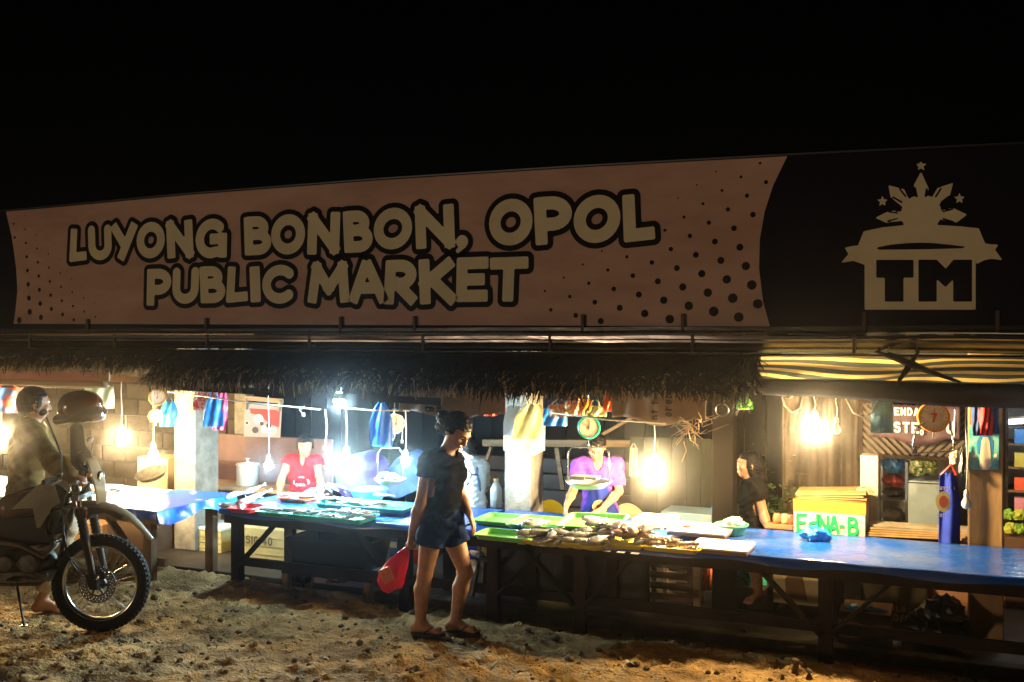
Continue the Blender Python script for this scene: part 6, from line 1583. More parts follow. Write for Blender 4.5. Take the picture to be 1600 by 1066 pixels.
# ------------------------------------------------------------------ under the tables
FOAM = mat('yellowed_foam', (.42, .40, .20), .7, col2=(.32, .30, .14), scale=5, bump=.5, bscale=30)
FOAMW = mat('grey_white_foam', (.60, .62, .60), .7)
def fbox(pa, pb, v, dep, label, txt=None, lid=None, m_=FOAM, z0=None, name='foam_box', cat='foam box', tcol=None, tw=None, slats=True, dx=.0):
    t, a, b_, zz0, zt = stand_box(pa, pb, v, dep, z0, m_, label, name, cat, lid)
    if slats:
        n = 4
        for k in range(1, n): m = MB(); zz = zz0 + (zt - zz0) * k / n; m.span((a - .004, v - .005, zz - .006), (b_ + .004, v - .001, zz + .006)); m.build('ridge', m_, t)
    if txt:
        for (s_, ox, oz, hh) in txt: lettering('lettering', s_, (a + ox, v - .006, zz0 + oz), (1, 0, 0), (0, 0, 1), hh * .62, hh, hh * .09, tcol or BLACKV, t, off=.002)
    return t
fbox((286, 828), (346, 893), 8.05, .40, 'pale yellow foam box with white lid on the ground at left, under the plastic skirt', lid=FOAMW, z0=-.12)
fbox((362, 826), (452, 893), 7.95, .42, 'yellowed foam box with hand lettering under the left table', txt=[('BESIG 40', .05, .17, .085)], z0=-.12, tcol=mat('faded_marker', (.10, .09, .05), .8))
stand_box((168, 812), (236, 884), 7.72, .5, -.12, mat('brown_wood_chest', (.085, .045, .02), .6, col2=(.05, .025, .012), scale=5, stretch=(.2, 1, 1)), 'dark brown wooden chest under the far left table', 'wooden_chest', 'chest')
stand_box((110, 818), (160, 884), 7.9, .4, -.12, mat('brown_carton', (.14, .085, .045), .8), 'brown carton behind the motorcycle wheel under the far left table', 'carton', 'carton')
TUB = mat('black_tub_plastic', (.012, .014, .018), .25)
def tub(pa, pb, v, dep, label, m_=TUB, fl=.85, z0=None):
    a, b_ = PV(pa[0], pa[1], v), PV(pb[0], pa[1], v); z1 = a.z; z0 = PV(pa[0], pb[1], v).z if z0 is None else z0; w = (b_.x - a.x) / 2; cx = (a.x + b_.x) / 2; cy = v + dep / 2
    R4 = lambda k, z, e=0: [(cx + sx * (w * k + e), cy + sy * (dep / 2 * k + e), z) for sx, sy in ((-1, -1), (1, -1), (1, 1), (-1, 1))]
    rings = [R4(fl - .01, z0 + .012), R4(.985, z1), R4(1, z1, .015), R4(1, z1 - .02, .015), R4(1, z1 - .022, 0), R4(fl, z0)]
    m = MB(); f = [(k * 4 + i, k * 4 + (i + 1) % 4, (k + 1) * 4 + (i + 1) % 4, (k + 1) * 4 + i) for k in range(5) for i in range(4)] + [(0, 1, 2, 3), (23, 22, 21, 20)]
    m.add([q for r_ in rings for q in r_], f); o = m.build('tub', m_, bevel=.006, loc=(cx, cy, z0)); tag(o, label, 'tub'); return o
tb = tub((450, 838), (572, 888), 7.02, .42, 'big black rectangular tub under the left table')
t = thing('tub_stand', 'low wooden stand carrying the big black tub', 'stand', (tb.location.x, 7.2, -.12))
a, b_ = ux(442, 7.05), ux(580, 7.05)
ztb = tb.location.z
m = MB(); m.span((a, 7.03, ztb - .05), (b_, 7.10, ztb - .003)); m.span((a, 7.36, ztb - .05), (b_, 7.43, ztb - .003)); m.build('rail', DARKWOOD, t)
for x in (a + .03, b_ - .03):
    for y in (7.065, 7.395): m = MB(); m.span((x - .03, y - .03, -.14), (x + .03, y + .03, ztb - .051)); m.build('leg', WOOD, t)
crumple(PV(522, 903, 7.25), (.11, .08, .045), mat('wet_foil', (.5, .5, .5), .25, metal=.6), 'crumpled silvery wrapping on the ground under the black tub', seed=12, name='foil_wrap', cat='wrapping')
crumple(PV(470, 905, 7.3), (.10, .08, .06), BLKP, 'black rubbish bag under the left end of the black tub', seed=13)
def bottle(px, py, v, h, m_, cap, label, r=.035, z0=None, cat='bottle'):
    p = PV(px, py, v); z = p.z if z0 is None else z0
    t = thing('bottle', label, cat, (p.x, v, z)); m = MB(); m.lathe([(.001, 0), (r, 0), (r, h * .6), (r * .9, h * .7), (r * .4, h * .88), (r * .4, h * .94)], (p.x, v, z), n=16); m.build('bottle_body', m_, t, smooth=True)
    m = MB(); m.lathe([(r * .45, h * .94), (r * .45, h), (.001, h)], (p.x, v, z), n=12); m.build('cap', cap, t); return t
YJ = mat('yellow_jug_plastic', (.70, .48, .03), .35)
bottle(577, 870, 7.75, .20, YJ, BLKP, 'yellow plastic jug with dark cap under the left table', .05)
bottle(590, 876, 7.9, .17, mat('ochre_bottle', (.65, .40, .08), .4), YJ, 'ochre bottle right of the yellow jug', .035)
bottle(583, 892, 7.8, .11, CLR, WPL, 'clear bottle below the yellow jug', .04)
for k, (pa, pb, c, lb) in enumerate((((608, 842), (622, 872), (.05, .16, .45), 'blue and white packet under the table beside the red bag'), ((626, 838), (642, 868), (.62, .55, .10), 'yellow packet under the table beside the red bag'),
                       ((645, 842), (655, 880), (.6, .04, .03), 'red packet behind the walking woman\'s hand'), ((655, 856), (672, 888), (.02, .04, .10), 'dark lettered packet behind the walking woman\'s thigh'))):
    t, a, b_, z0, z1 = stand_box(pa, pb, 7.9, .12, None, mat('packet_%s' % 'abcd'[k], c, .4), lb, 'packet', 'packet')
    m = MB(); m.span((a + .01, 7.895, z0 + (z1 - z0) * .55), (b_ - .01, 7.8985, z0 + (z1 - z0) * .85)); m.build('packet_label', WPL, t)
    if k == 3: lettering('lettering', 'CAL', (a + .005, 7.893, z0 + .06), (1, 0, 0), (0, 0, 1), .025, .035, .004, YEL, t)
# blue and white basin with CAL
p = PV(758, 872, 7.6); t = thing('printed_basin', 'blue and white printed basin showing CAL under the right table', 'basin', (p.x, 7.6, p.z))
m = MB(); m.lathe([(.001, 0), (.08, 0), (.13, .10), (.135, .10), (.13, .09)], (p.x, 7.7, p.z + .005), n=24); m.build('basin_body', mat('printed_blue', (.02, .07, .35), .4, col2=(.7, .72, .75), scale=7, contrast=(.50, .55)), t, smooth=True)
lettering('lettering', 'CAL', (p.x - .06, 7.565, p.z + .06), (1, 0, 0), (0, 0, 1), .034, .045, .006, YEL, t)
st2 = thing('stool', 'dark plastic stool under the printed basin', 'stool', (p.x, 7.7, -.1)); stool(st2, Vector((p.x, 7.7, 0)), p.z, mat('grey_brown_plastic', (.10, .07, .045), .5), .13)
# stored crates of slats under the right table
def slat_crate(px0, px1, py0, v, d, label, m_=WOODX, nz=5, z0=-.1):
    a, b_ = ux(px0, v), ux(px1, v); zt = PV(px0, py0, v).z
    t = thing('slatted_crate', label, 'crate', ((a + b_) / 2, v + d / 2, z0))
    for x in (a, b_):
        for y in (v, v + d): m = MB(); m.span((x - .018, y - .018, z0), (x + .018, y + .018, zt)); m.build('corner_post', m_, t)
    h = (zt - z0) / nz; pr_ = None
    for k in range(nz):
        for y in (v - .024, v + d + .024):
            if pr_ is None: mb = MB(); mb.box((0, 0, 0), (b_ - a + .05, .012, h * .62)); pr_ = o = mb.build('slat', m_, t)
            else: o = pr_.copy(); link(o)
            o.location = ((a + b_) / 2, y, z0 + h * (k + .55))
    return t
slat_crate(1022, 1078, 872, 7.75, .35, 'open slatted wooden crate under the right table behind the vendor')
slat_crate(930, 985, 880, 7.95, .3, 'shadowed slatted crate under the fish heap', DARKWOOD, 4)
m = MB(); a_, b2 = ux(1083, 7.7), ux(1093, 7.7); m.span((a_, 7.7, -.1), (b2, 7.74, .42)); tag(m.build('table_prop', PALEWOOD), 'orange lit timber prop right of the slatted crate', 'prop')
hangbag(1103, 876, 20, 46, 8.2, mat('orange_mesh_cloth', (.60, .14, .03), .7, bump=.6), 'orange cloth hanging by the feet of the woman in the dark t-shirt', grp=None, name='cloth', cat='cloth')
crumple(PV(1160, 900, 8.15), (.07, .06, .075), mat('teal_thin_plastic', (.02, .30, .30), .2, translucent=.4), 'teal plastic bag behind the shin of the woman in the dark t-shirt', seed=21)
t, a, b_, z0, zt = stand_box((1208, 886), (1284, 945), 7.98, .3, None, mat('cream_crate', (.62, .52, .28), .6, col2=(.50, .38, .16), scale=5), 'cream coloured crate under the right table with a dark cut-out', 'crate', 'crate')
m = MB(); m.prism([(a + .10, 7.975, z0 + .06), (a + .26, 7.975, z0 + .04), (a + .22, 7.975, zt - .05), (a + .15, 7.975, zt - .03), (a + .09, 7.975, zt - .10)], (0, .003, 0)); m.build('cut_out', mat('brown_card', (.22, .13, .05), .8), t)
t, a, b_, z0, zt = stand_box((1120, 918), (1210, 942), 8.1, .3, -.1, DARKWOOD, 'dark low crate beneath the feet of the woman in the dark t-shirt', 'crate', 'crate')
fbox((1344, 900), (1448, 942), 7.95, .35, 'grey brown foam box lettered RLB 106 under the right table', txt=[('RLB', .22, .145, .045), ('106', .21, .07, .06)], m_=mat('dull_foam', (.20, .16, .08), .8, col2=(.15, .12, .06), scale=5), z0=-.1, tcol=mat('yellow_marker', (.70, .50, .10), .6), slats=False)
fbox((1310, 958), (1392, 1012), 7.46, .35, 'brown carton in the shadow below the right table', m_=mat('brown_carton', (.14, .085, .045), .8), z0=-.1, slats=False, name='carton', cat='carton')
crumple(PV(1352, 950, 7.55), (.13, .05, .02), BB, 'blue plastic sheet lying on the brown carton', seed=22, name='plastic_sheet', cat='plastic sheet')
crumple(PV(1470, 975, 7.65), (.20, .16, .17), BLKP, 'large black rubbish sack under the right end of the table', seed=23, name='rubbish_sack', cat='sack', amp=.25)
crumple(PV(1402, 1000, 7.5), (.03, .04, .06), CLR, 'pale plastic scrap between the carton and the black sack', seed=24, name='plastic_scrap', cat='scrap')
crumple(PV(1165, 968, 7.5) + Vector((0, 0, 0)), (.13, .07, .04), mat('dirty_plastic', (.20, .17, .12), .5), 'dirty plastic wrap with an orange patch on the floor under the table', seed=25, name='plastic_wrap', cat='wrapping')
m = MB(); p = PZ(1245, 1018, -.1); m.box((p.x, p.y, -.075), (.11, .03, .015), Matrix.Rotation(.5, 3, 'Z')); tag(m.build('wood_offcut', PALEWOOD), 'pale wood offcut in the ditch in front of the kerb', 'wood piece')

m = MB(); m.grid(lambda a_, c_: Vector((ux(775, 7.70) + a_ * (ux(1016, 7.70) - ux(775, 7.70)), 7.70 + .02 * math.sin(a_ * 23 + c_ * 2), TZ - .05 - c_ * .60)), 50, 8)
tag(m.build('shade_sheet', mat('shade_sheet_black', (.012, .010, .010), .6, bump=.8, bscale=9), smooth=True, thick=.004), 'black sheet added for the dark shade behind the legs of the right table', 'plastic sheet')  # black sheet put in for the deep shade under the tabletop
# yellow chair behind the table, grey chair back
def monobloc(px, py, v, m_, label, s=1.0, open_=True):
    c = PV(px, py, v); t = thing('plastic_chair', label, 'chair', (c.x, v, -.1), 0, 'plastic chairs behind the right table')
    zt = c.z
    def fn(X, Y):
        d = np.maximum(np.hypot(X / 1.0, (Y + .02) / 1.35) - .20, -.30 - Y)
        d = np.maximum(d, -(np.maximum(np.hypot(X / .75, (Y + .16) / 1.3) - .13, -.36 - Y)))
        return np.minimum(d, sd_box2(X, Y, (0, -.30), (0, .15), .028))
    V, F = flat_mesh(fn, -.25, .25, -.36, .32, .018, lambda x, y: (c.x + x * s, v + .06 * math.cos(x * 5) - y * .15, zt - .26 * s + y * s)); o = obj('backrest', V, F, m_, t); md = o.modifiers.new('s', 'SOLIDIFY'); md.thickness = .012
    zs = zt - .58 * s
    m = MB(); m.span((c.x - .2, v - .36, zs), (c.x + .2, v + .05, zs + .02)); m.build('seat', m_, t, bevel=.008)
    for sx in (-.18, .18):
        for sy in (-.33, .03): m = MB(); m.span((c.x + sx - .02, v + sy - .02, -.1), (c.x + sx + .02, v + sy + .02, zs - .001)); m.build('leg', m_, t)
monobloc(858, 780, 8.75, mat('yellow_chair_plastic', (.68, .55, .02), .3), 'yellow plastic chair with open back behind the concrete post')
monobloc(980, 786, 8.95, mat('tan_chair_plastic', (.48, .36, .20), .4), 'tan plastic chair behind the vendor')
basin(865, 0 + 765, .0001 + .16, .05, mat('green_lid_plastic', (.01, .22, .10), .3), 'green plastic basin stored behind the yellow chair', z=.75)[0].location.y = 9.3
bottle(775, 792, 8.3, .26, CLR, mat('orange_cap', (.65, .35, .05), .4), 'clear bottle with an orange cap left of the concrete post', .055)
bottle(757, 796, 8.4, .12, mat('cola_brown', (.10, .02, .015), .2), WPL, 'dark red bottle lying near the concrete post', .03)
t, a, b_, z0, zt = stand_box((1032, 802), (1112, 822), 8.3, .35, .35, mat('blue_grey_fabric', (.05, .12, .20), .6, col2=(.10, .13, .14), scale=10), 'blue grey cloth covered box behind the white cutting boards', 'covered_box', 'box')
crumple(PV(1128, 798, 8.6), (.09, .07, .055), BB, 'round blue plastic bag behind the mint basin', seed=31)
crumple(PV(1140, 776, 8.7), (.045, .03, .02), WPL, 'small white rag at the back of the woman in the dark t-shirt\'s elbow', seed=32, name='rag', cat='rag')
hangbag(990, 700, 13, 42, 9.3, mat('pale_towel', (.50, .42, .30), .9), 'pale towel hung on the rail left of the big warm bulb', grp=None, name='towel', cat='towel', taper=.9, bulge=.01)

# box with painted name, boards on top
WB = mat('white_painted_box', (.50, .45, .36), .6, col2=(.42, .37, .28), scale=5)
OB = mat('orange_painted_band', (.45, .17, .015), .5)
t, a, b_, z0, zt = stand_box((1240, 784), (1352, 850), 8.02, .45, .30, WB, 'white box with an orange top band and green hand painted letters', 'ice_box', 'box')
m = MB(); m.span((a - .004, 8.016, zt - .085), (b_ + .004, 8.474, zt + .004)); m.build('orange_band', OB, t)
GP = mat('green_paint', (.0, .24, .08), .5)
for s_, ox in (('E', .02), ('d', .11), ('N', .185), ('A', .26), ('-', .335), ('B', .40)):
    hh = .145 if s_ != 'd' else .15; wv = .085 if s_ != '-' else .05
    lettering('painted_letter', s_, (a + ox, 8.014, zt - .248), (1, 0, 0), (0, 0, 1), wv, hh, .012, GP, t, off=.002)
bs = thing('board_stack', 'stack of old yellowish boards and cardboard on the painted box', 'boards', ((a + b_) / 2, 8.2, zt)); zz = zt + .008
CARD = mat('yellow_cardboard', (.30, .19, .07), .8, col2=(.20, .12, .045), scale=6)
for k in range(4):
    m = MB(); w = (b_ - a) * (.98 - .03 * (k % 3)); th = .008 if k != 3 else .016
    m.box(((a + b_) / 2 + random.uniform(-.03, .03) + .0, 8.20, zz + th / 2 + k * .003), (w, .36, th), Matrix.Rotation(random.uniform(-.12, .12), 3, 'Z') @ Matrix.Rotation(-.02 * k, 3, 'Y')); m.build('plank', CARD, bs); zz += th + .003
crumple(Vector((b_ - .02, 8.22, zt + .05)), (.07, .07, .045), mat('brown_paper_bag', (.45, .32, .20), .8, translucent=.2), 'crumpled paper bag at the right end of the board stack', seed=41, name='paper_bag', cat='paper bag')
# leafy plant
LEAF = mat('dark_leaf', (.035, .075, .02), .5, col2=(.02, .045, .012), scale=10)
pl = thing('potted_plant', 'leafy green plant between the woman in the dark t-shirt and the painted box', 'plant', (ux(1215, 8.5), 8.5, .1))
m = MB(); c0 = Vector((ux(1215, 8.5), 8.5, .25))
for k in range(240):
    q = c0 + Vector((rng.normal(0, .11), rng.normal(0, .08), abs(rng.normal(.30, .20)))); a2 = rng.uniform(0, 6.28); L = rng.uniform(.04, .08); d = Vector((math.cos(a2), math.sin(a2), rng.uniform(-.4, .8))).normalized(); x = d.cross(Vector((0, 0, 1))).normalized() * L * .28
    m.add([q, q + d * L * .5 + x, q + d * L, q + d * L * .5 - x], [(0, 1, 2, 3)])
o = m.build('foliage', LEAF, pl); o['kind'] = 'stuff'
m = MB()
for k in range(7): m.tube([c0 + Vector((0, 0, -.1)), c0 + Vector((rng.normal(0, .05), rng.normal(0, .04), .2)), c0 + Vector((rng.normal(0, .1), rng.normal(0, .06), .5))], [.006, .004, .002], 5)
m.build('stem', LEAF, pl)
m = MB(); m.lathe([(.001, -.1), (.09, -.1), (.12, .16), (.13, .16)], (c0.x, c0.y, 0), n=18); m.build('pot', mat('terracotta', (.3, .12, .06), .8), pl)
for k, (px, c, lb) in enumerate(((1214, (.35, .12, .05), 'jar of reddish sauce left of the painted box'), (1226, (.30, .22, .12), 'round clear jar in the middle of the row by the painted box'), (1236, (.25, .06, .03), 'dark red jar touching the painted box'))):
    p = PV(px, 832, 8.1); m = MB(); m.lathe([(.001, 0), (.028, 0), (.034, .03), (.028, .07), (.022, .08), (.001, .08)], (0, 0, 0), n=14); o = m.build('sauce_jar', mat('jar_%s' % 'abc'[k], c, .1, spec=.8), smooth=True); o.location = (p.x, 8.1, TZ - .0); tag(o, lb, 'jar')
# ledge for jars
m = MB(); a_, b2 = ux(1196, 8.05), ux(1239, 8.05); m.span((a_, 8.02, TZ - .03), (b2, 8.2, TZ - .001)); tag(m.build('shelf_board', WOODX), 'narrow board carrying the sauce jars', 'shelf')

# ------------------------------------------------------------------ right rear: lattice, shelves, cabinet, apron
lt = thing('lattice', 'dark diagonal slat lattice behind the orange scale', 'lattice', (ux(1430, 8.75), 8.75, 1.1))
a0_, a1_ = ux(1346, 8.75), ux(1512, 8.75); zt_, zb_ = PV(1430, 632, 8.75).z, PV(1430, 712, 8.75).z
m = MB(); m.span((a0_ - .02, 8.74, zb_ - .03), (a1_, 8.78, zb_)); m.span((a0_ - .02, 8.74, zt_), (a1_, 8.78, zt_ + .03)); m.span((a0_ - .02, 8.735, zb_ - .03), (a0_ + .01, 8.785, zt_ + .03)); m.span(((a0_ + a1_) / 2 - .015, 8.735, zb_), ((a0_ + a1_) / 2 + .015, 8.785, zt_)); m.build('lattice_frame', DARKWOOD, lt)
mid_ = (a0_ + a1_) / 2; HH = zt_ - zb_
for half, (x0, x1, sg) in enumerate(((a0_, mid_ - .0, -1), (mid_, a1_, 1))):
    n = 13; pr_ = None
    for k in range(-8, n + 1):
        xs_ = x0 + k * .06; za, zc = (zb_, zt_)
        xa, xb = (xs_, xs_ + HH) if sg > 0 else (xs_ + HH, xs_)
        # clip to the bay
        pts = []
        pA, pB = Vector((xa, 8.76, zb_)), Vector((xb, 8.76, zt_))
        d = pB - pA; t0, t1 = 0., 1.
        for lim, s2 in ((x0, 1), (x1, -1)):
            qa, qb = (pA.x - lim) * s2, (pB.x - lim) * s2
            if qa < 0 and qb < 0: t0, t1 = 1, 0
            elif qa < 0: t0 = max(t0, qa / (qa - qb))
            elif qb < 0: t1 = min(t1, qa / (qa - qb))
        if t1 - t0 < .08: continue
        m = MB(); m.bar(pA + d * t0, pA + d * t1, .008, .026, up=(0, 1, 0) if False else (1, 0, 0)); m.build('slat', mat('lattice_wood', (.07, .05, .035), .7), lt)
# bright goods of the shop behind the lattice and at the far right
sh = thing('shop_interior', 'pale back wall of the neighbouring shop behind the lattice', 'wall', (ux(1450, 10.6), 10.6, 0))
m = MB(); m.span((ux(1352, 10.6), 10.6, -.1), (ux(1700, 10.6), 10.68, 2.3)); m.build('plaster', mat('grey_plaster', (.22, .21, .19), .8, col2=(.14, .13, .11), scale=3), sh)
t, a, b_, z0, zt = stand_box((1344, 712), (1372, 830), 8.4, .18, -.1, mat('pale_painted_wood', (.40, .36, .28), .6, col2=(.3, .26, .2), scale=4), 'pale upright cabinet side right of the brown curtain', 'cabinet', 'cabinet')
rk = thing('shelf_rack', 'metal rack with blue and red bundles behind the board pile', 'rack', (ux(1395, 8.9), 8.95, -.1))
ra, rb_ = ux(1374, 8.9), ux(1416, 8.9)
for x in (ra, rb_):
    for y in (8.9, 9.2): m = MB(); m.span((x - .01, y - .01, -.1), (x + .01, y + .01, 1.05)); m.build('upright', STEEL, rk)
for zz in (.30, .50, .72): m = MB(); m.span((ra, 8.9, zz), (rb_, 9.2, zz + .012)); m.build('shelf', mat('grey_shelf', (.35, .36, .36), .5), rk)
for k, (za, zc, c, lb) in enumerate(((.93, 1.07, (.02, .17, .45), 'bright blue plastic bundle on top of the rack'), (.82, .925, (.35, .03, .03), 'red cloth bundle below the blue one on the rack'), (.735, .815, (.05, .05, .055), 'dark folded bundle under the red one on the rack'), (.515, .63, (.35, .34, .30), 'grey folded sacks on the middle shelf of the rack'), (.315, .42, (.12, .25, .36), 'pale blue basin on the lowest shelf of the rack'))):
    crumple(Vector(((ra + rb_) / 2, 9.04, (za + zc) / 2)), ((rb_ - ra) * .46, .12, (zc - za) * .52), mat('bundle_%s' % 'abcde'[k], c, .45, bump=.8, bscale=12), lb, 'bundle', 'bundle', seed=50 + k, amp=.15)
t, a, b_, z0, zt = stand_box((1416, 752), (1472, 838), 8.9, .25, -.1, mat('grey_blue_steel', (.22, .28, .30), .5, col2=(.17, .21, .23), scale=4), 'grey blue steel cabinet behind the hanging blue apron', 'steel_cabinet', 'cabinet')
m = MB(); m.span((a + .01, 8.893, z0 + (zt - z0) * .55), (b_ - .01, 8.898, z0 + (zt - z0) * .555)); m.span((a + .01, 8.893, zt - .02), (b_ - .01, 8.898, zt - .012)); m.build('door_seam', BLACKM, t)
crumple(PV(1440, 728, 8.86), (.10, .05, .10), mat('dark_green_leaves', (.03, .06, .02), .5, col2=(.35, .22, .05), scale=40, contrast=(.55, .6)), 'dark glinting bunch of packets above the grey cabinet', 'packet_bunch', 'packets', seed=61)
pb = thing('board_pile', 'pile of long weathered boards lying behind the right table', 'boards', (ux(1420, 8.1), 8.15, .62))
a, b_ = ux(1372, 8.1), ux(1468, 8.1); z = PV(1420, 838, 8.1).z
for k in range(5):
    m = MB(); m.box(((a + b_) / 2 + .02 * k, 8.2, z + .016 * k + .0), (b_ - a + .3, .26 - .02 * k, .013), Matrix.Rotation(-.03 + .004 * k, 3, 'Y') @ Matrix.Rotation(.03 * (k % 2), 3, 'Z')); m.build('plank', CARD if k < 3 else mat('grey_weathered_board', (.26, .22, .16), .8, col2=(.18, .15, .10), scale=6), pb)
m = MB(); m.span((a - .1, 8.05, -.1), (b_ + .35, 8.4, z - .03)); tag(m.build('counter', mat('brown_counter', (.22, .10, .05), .7)), 'brown counter under the pile of long boards', 'counter')
# blue apron on a string
ap = thing('hanging_apron', 'dark blue apron with a yellow crest hung from a string at the right', 'apron', tuple(PV(1482, 740, 7.86)))
def apg(a_, c_):
    px0_, px1_ = (1468 - 2 * c_, 1492 + 8 * min(1, c_ * 2.5)); 
    return PV(px0_ + a_ * (px1_ - px0_), 738 + c_ * 116, 7.86) + Vector((0, .03 * math.sin(a_ * 7 + c_), 0))
m = MB(); m.grid(apg, 16, 16); m.build('apron_cloth', APB, ap, smooth=True, thick=.004)
m = MB(); m.tube([PV(1470, 742, 7.83), PV(1486, 726, 7.83), PV(1494, 742, 7.83)], .01, 6); m.build('red_ribbon', REDP, ap); m = MB(); m.tube([PV(1487, 728, 7.83), PV(1490, 700, 7.83), PV(1492, 640, 7.83)], .005, 6); m.build('string', CORD, ap)
cc = PV(1474, 784, 7.815); rx_ = cdir(1, 0, 0)
for (rr, colr, off) in ((.062, mat('yellow_print', (.75, .60, .16), .7), 0), (.036, mat('red_print', (.65, .12, .06), .7), .003)):
    V, F = flat_mesh(lambda X, Y: np.hypot(X * 1.15, Y * .82) - rr, -.1, .1, -.1, .1, .008, lambda x, y: cc + rx_ * x + Vector((0, 0, y)) - Vector((0, off, 0))); obj('crest_print', V, F, colr, ap)
lettering('crest_text', 'LUYONG', cc + rx_ * -.05 + Vector((0, 0, .085)), rx_, (0, 0, 1), .018, .026, .0035, mat('white_print', (.75, .7, .7), .7), ap)
lettering('crest_text', '2019', cc + rx_ * -.05 + Vector((0, 0, -.11)), rx_, (0, 0, 1), .018, .026, .0035, mat('white_print', (.75, .7, .7), .7), ap)
crumple(PV(1491, 716, 7.8), (.03, .03, .05), mat('pale_rubber_bands', (.48, .38, .24), .7), 'bunch of pale cloth strips hanging above the blue apron', 'cloth_bunch', 'cloth', seed=71)
hangbag(1504, 706, 12, 60, 7.9, mat('dark_grey_plastic', (.08, .085, .09), .3), 'narrow dark grey bag hanging beside the poster', taper=.9)
# poster with a robed figure, kept generic; red and blue cloths above it
po_ = thing('poster', 'turquoise devotional poster of a white robed figure nailed to the plank post', 'poster', tuple(PV(1540, 700, 7.94)))
A_ = lambda px, py, e=0: PV(px, py, 7.935 - e)
def flatpx(poly, colr, e, name):
    v = [A_(x, y, e) for x, y in poly]; o = obj(name, v, [tuple(range(len(v)))], colr, po_)
    if o.data.polygons[0].normal.y > 0: o.data.flip_normals()
flatpx([(1514, 664), (1561, 664), (1560, 734), (1513, 734)], mat('turquoise_print', (.02, .32, .33), .5, col2=(.25, .45, .40), scale=14), 0, 'poster_sheet')
flatpx([(1526, 690), (1533, 678), (1545, 678), (1552, 690), (1551, 710), (1527, 710)], mat('blue_print', (.02, .18, .40), .5), .002, 'poster_print')
flatpx([(1533, 690), (1536, 683), (1543, 683), (1546, 690), (1549, 728), (1543, 734), (1535, 734), (1530, 728)], mat('cream_print', (.68, .62, .45), .5), .004, 'poster_print')
flatpx([(1519, 712), (1523, 710), (1526, 714), (1521, 716)], mat('cream_print', (.68, .62, .45), .5), .004, 'poster_print'); flatpx([(1552, 711), (1557, 709), (1558, 714), (1553, 715)], mat('cream_print', (.68, .62, .45), .5), .004, 'poster_print')
hangbag(1525, 632, 14, 54, 7.87, mat('navy_cloth', (.01, .05, .20), .7), 'dark blue cloth at the left above the poster', name='cloth', cat='cloth', taper=.9, grp=None)
hangbag(1554, 632, 14, 52, 7.87, mat('navy_cloth', (.01, .05, .20), .7), 'dark blue cloth at the right above the poster', name='cloth', cat='cloth', taper=.9, grp=None)
hangbag(1540, 630, 22, 56, 7.83, mat('red_cloth', (.55, .02, .02), .6, bump=.5), 'red cloth between the two dark blue ones above the poster', name='cloth', cat='cloth', taper=1.0, grp=None)
# the lit shop at the far right edge
tl_ = thing('tube_lamp', 'white fluorescent tube lighting the shop at the far right edge', 'lamp', tuple(PV(1592, 656, 9.2)))
pa_, pb_ = PV(1576, 659, 9.2), PV(1680, 656, 9.2)
m = MB(); m.cyl(pa_, pb_, .018, n=10); m.build('tube', mat('lit_tube', (1, 1, 1), .3, emis=(.85, .95, 1.0), estr=40), tl_)
m = MB(); m.bar(pa_ + Vector((0, 0, .03)), pb_ + Vector((0, 0, .03)), .05, .02); m.build('fixture', WPL, tl_)
cols_ = [(.60, .10, .05), (.65, .55, .10), (.05, .40, .35), (.60, .25, .35), (.7, .68, .62), (.05, .20, .50), (.62, .35, .05)]
shz = thing('shop_shelf', 'open shop shelf with rows of goods at the far right edge', 'shelf', (ux(1600, 9.6), 9.6, -.1))
a, b_ = ux(1574, 9.6), ux(1690, 9.6)
for z in (.22, .58, .78, .98, 1.18): m = MB(); m.span((a, 9.5, z - .015), (b_, 9.9, z)); m.build('shelf_board', WPL if z < .3 else WOODX, shz)
for x in (a, b_): m = MB(); m.span((x - .02, 9.5, -.1), (x, 9.9, 1.5)); m.build('upright', DARKWOOD, shz)
k = 0
for zi, z in enumerate((.58, .78, .98, 1.18)):
    x = a + .05
    while x < b_ - .08:
        w = random.uniform(.06, .10); h = random.uniform(.10, .17); kk = random.randrange(7)
        cn = ('red', 'yellow', 'teal', 'pink', 'white', 'blue', 'orange')[kk]
        m = MB(); m.box((0, 0, h / 2), (w, .08, h)); m.box((0, -.041, h * .55), (w * .7, .003, h * .35)); o = m.build('goods_packet', mat('goods_' + cn, cols_[kk], .4), bevel=.008); o.location = (x + w / 2, 9.56, z + .001)
        tag(o, '%s packet on the %s of the far right shop' % (cn, ('second board from below', 'third board from below', 'fourth board from below', 'top board')[zi]), 'packet', 'packets on the far right shop shelves'); x += w + .02; k += 1
m = MB(); a2, b2_ = ux(1570, 9.1), ux(1690, 9.1)
m.span((a2, 9.05, -.1), (b2_, 9.45, .46)); ct = m.build('produce_counter', mat('counter_brown', (.12, .06, .03), .7)); tag(ct, 'brown counter of the far right shop heaped with vegetables', 'counter')
LG = mat('fresh_green', (.10, .32, .03), .5, col2=(.30, .45, .06), scale=12); YG = mat('yellow_green_fruit', (.45, .50, .06), .5)
for k in range(26):
    x = a2 + .04 + (k % 13) * .075; row = k // 13
    o = crumple(Vector((x, 9.12 + .13 * row, .52 + .09 * row)), (.05, .05, .045), LG if (k + row) % 3 else YG, ('leafy green vegetable' if (k + row) % 3 else 'yellow green fruit') + (' in the front row' if row == 0 else ' in the back row') + ' heaped on the counter of the far right shop', 'vegetable', 'vegetable', seed=100 + k, amp=.3); o['group'] = 'vegetables on the far right counter'
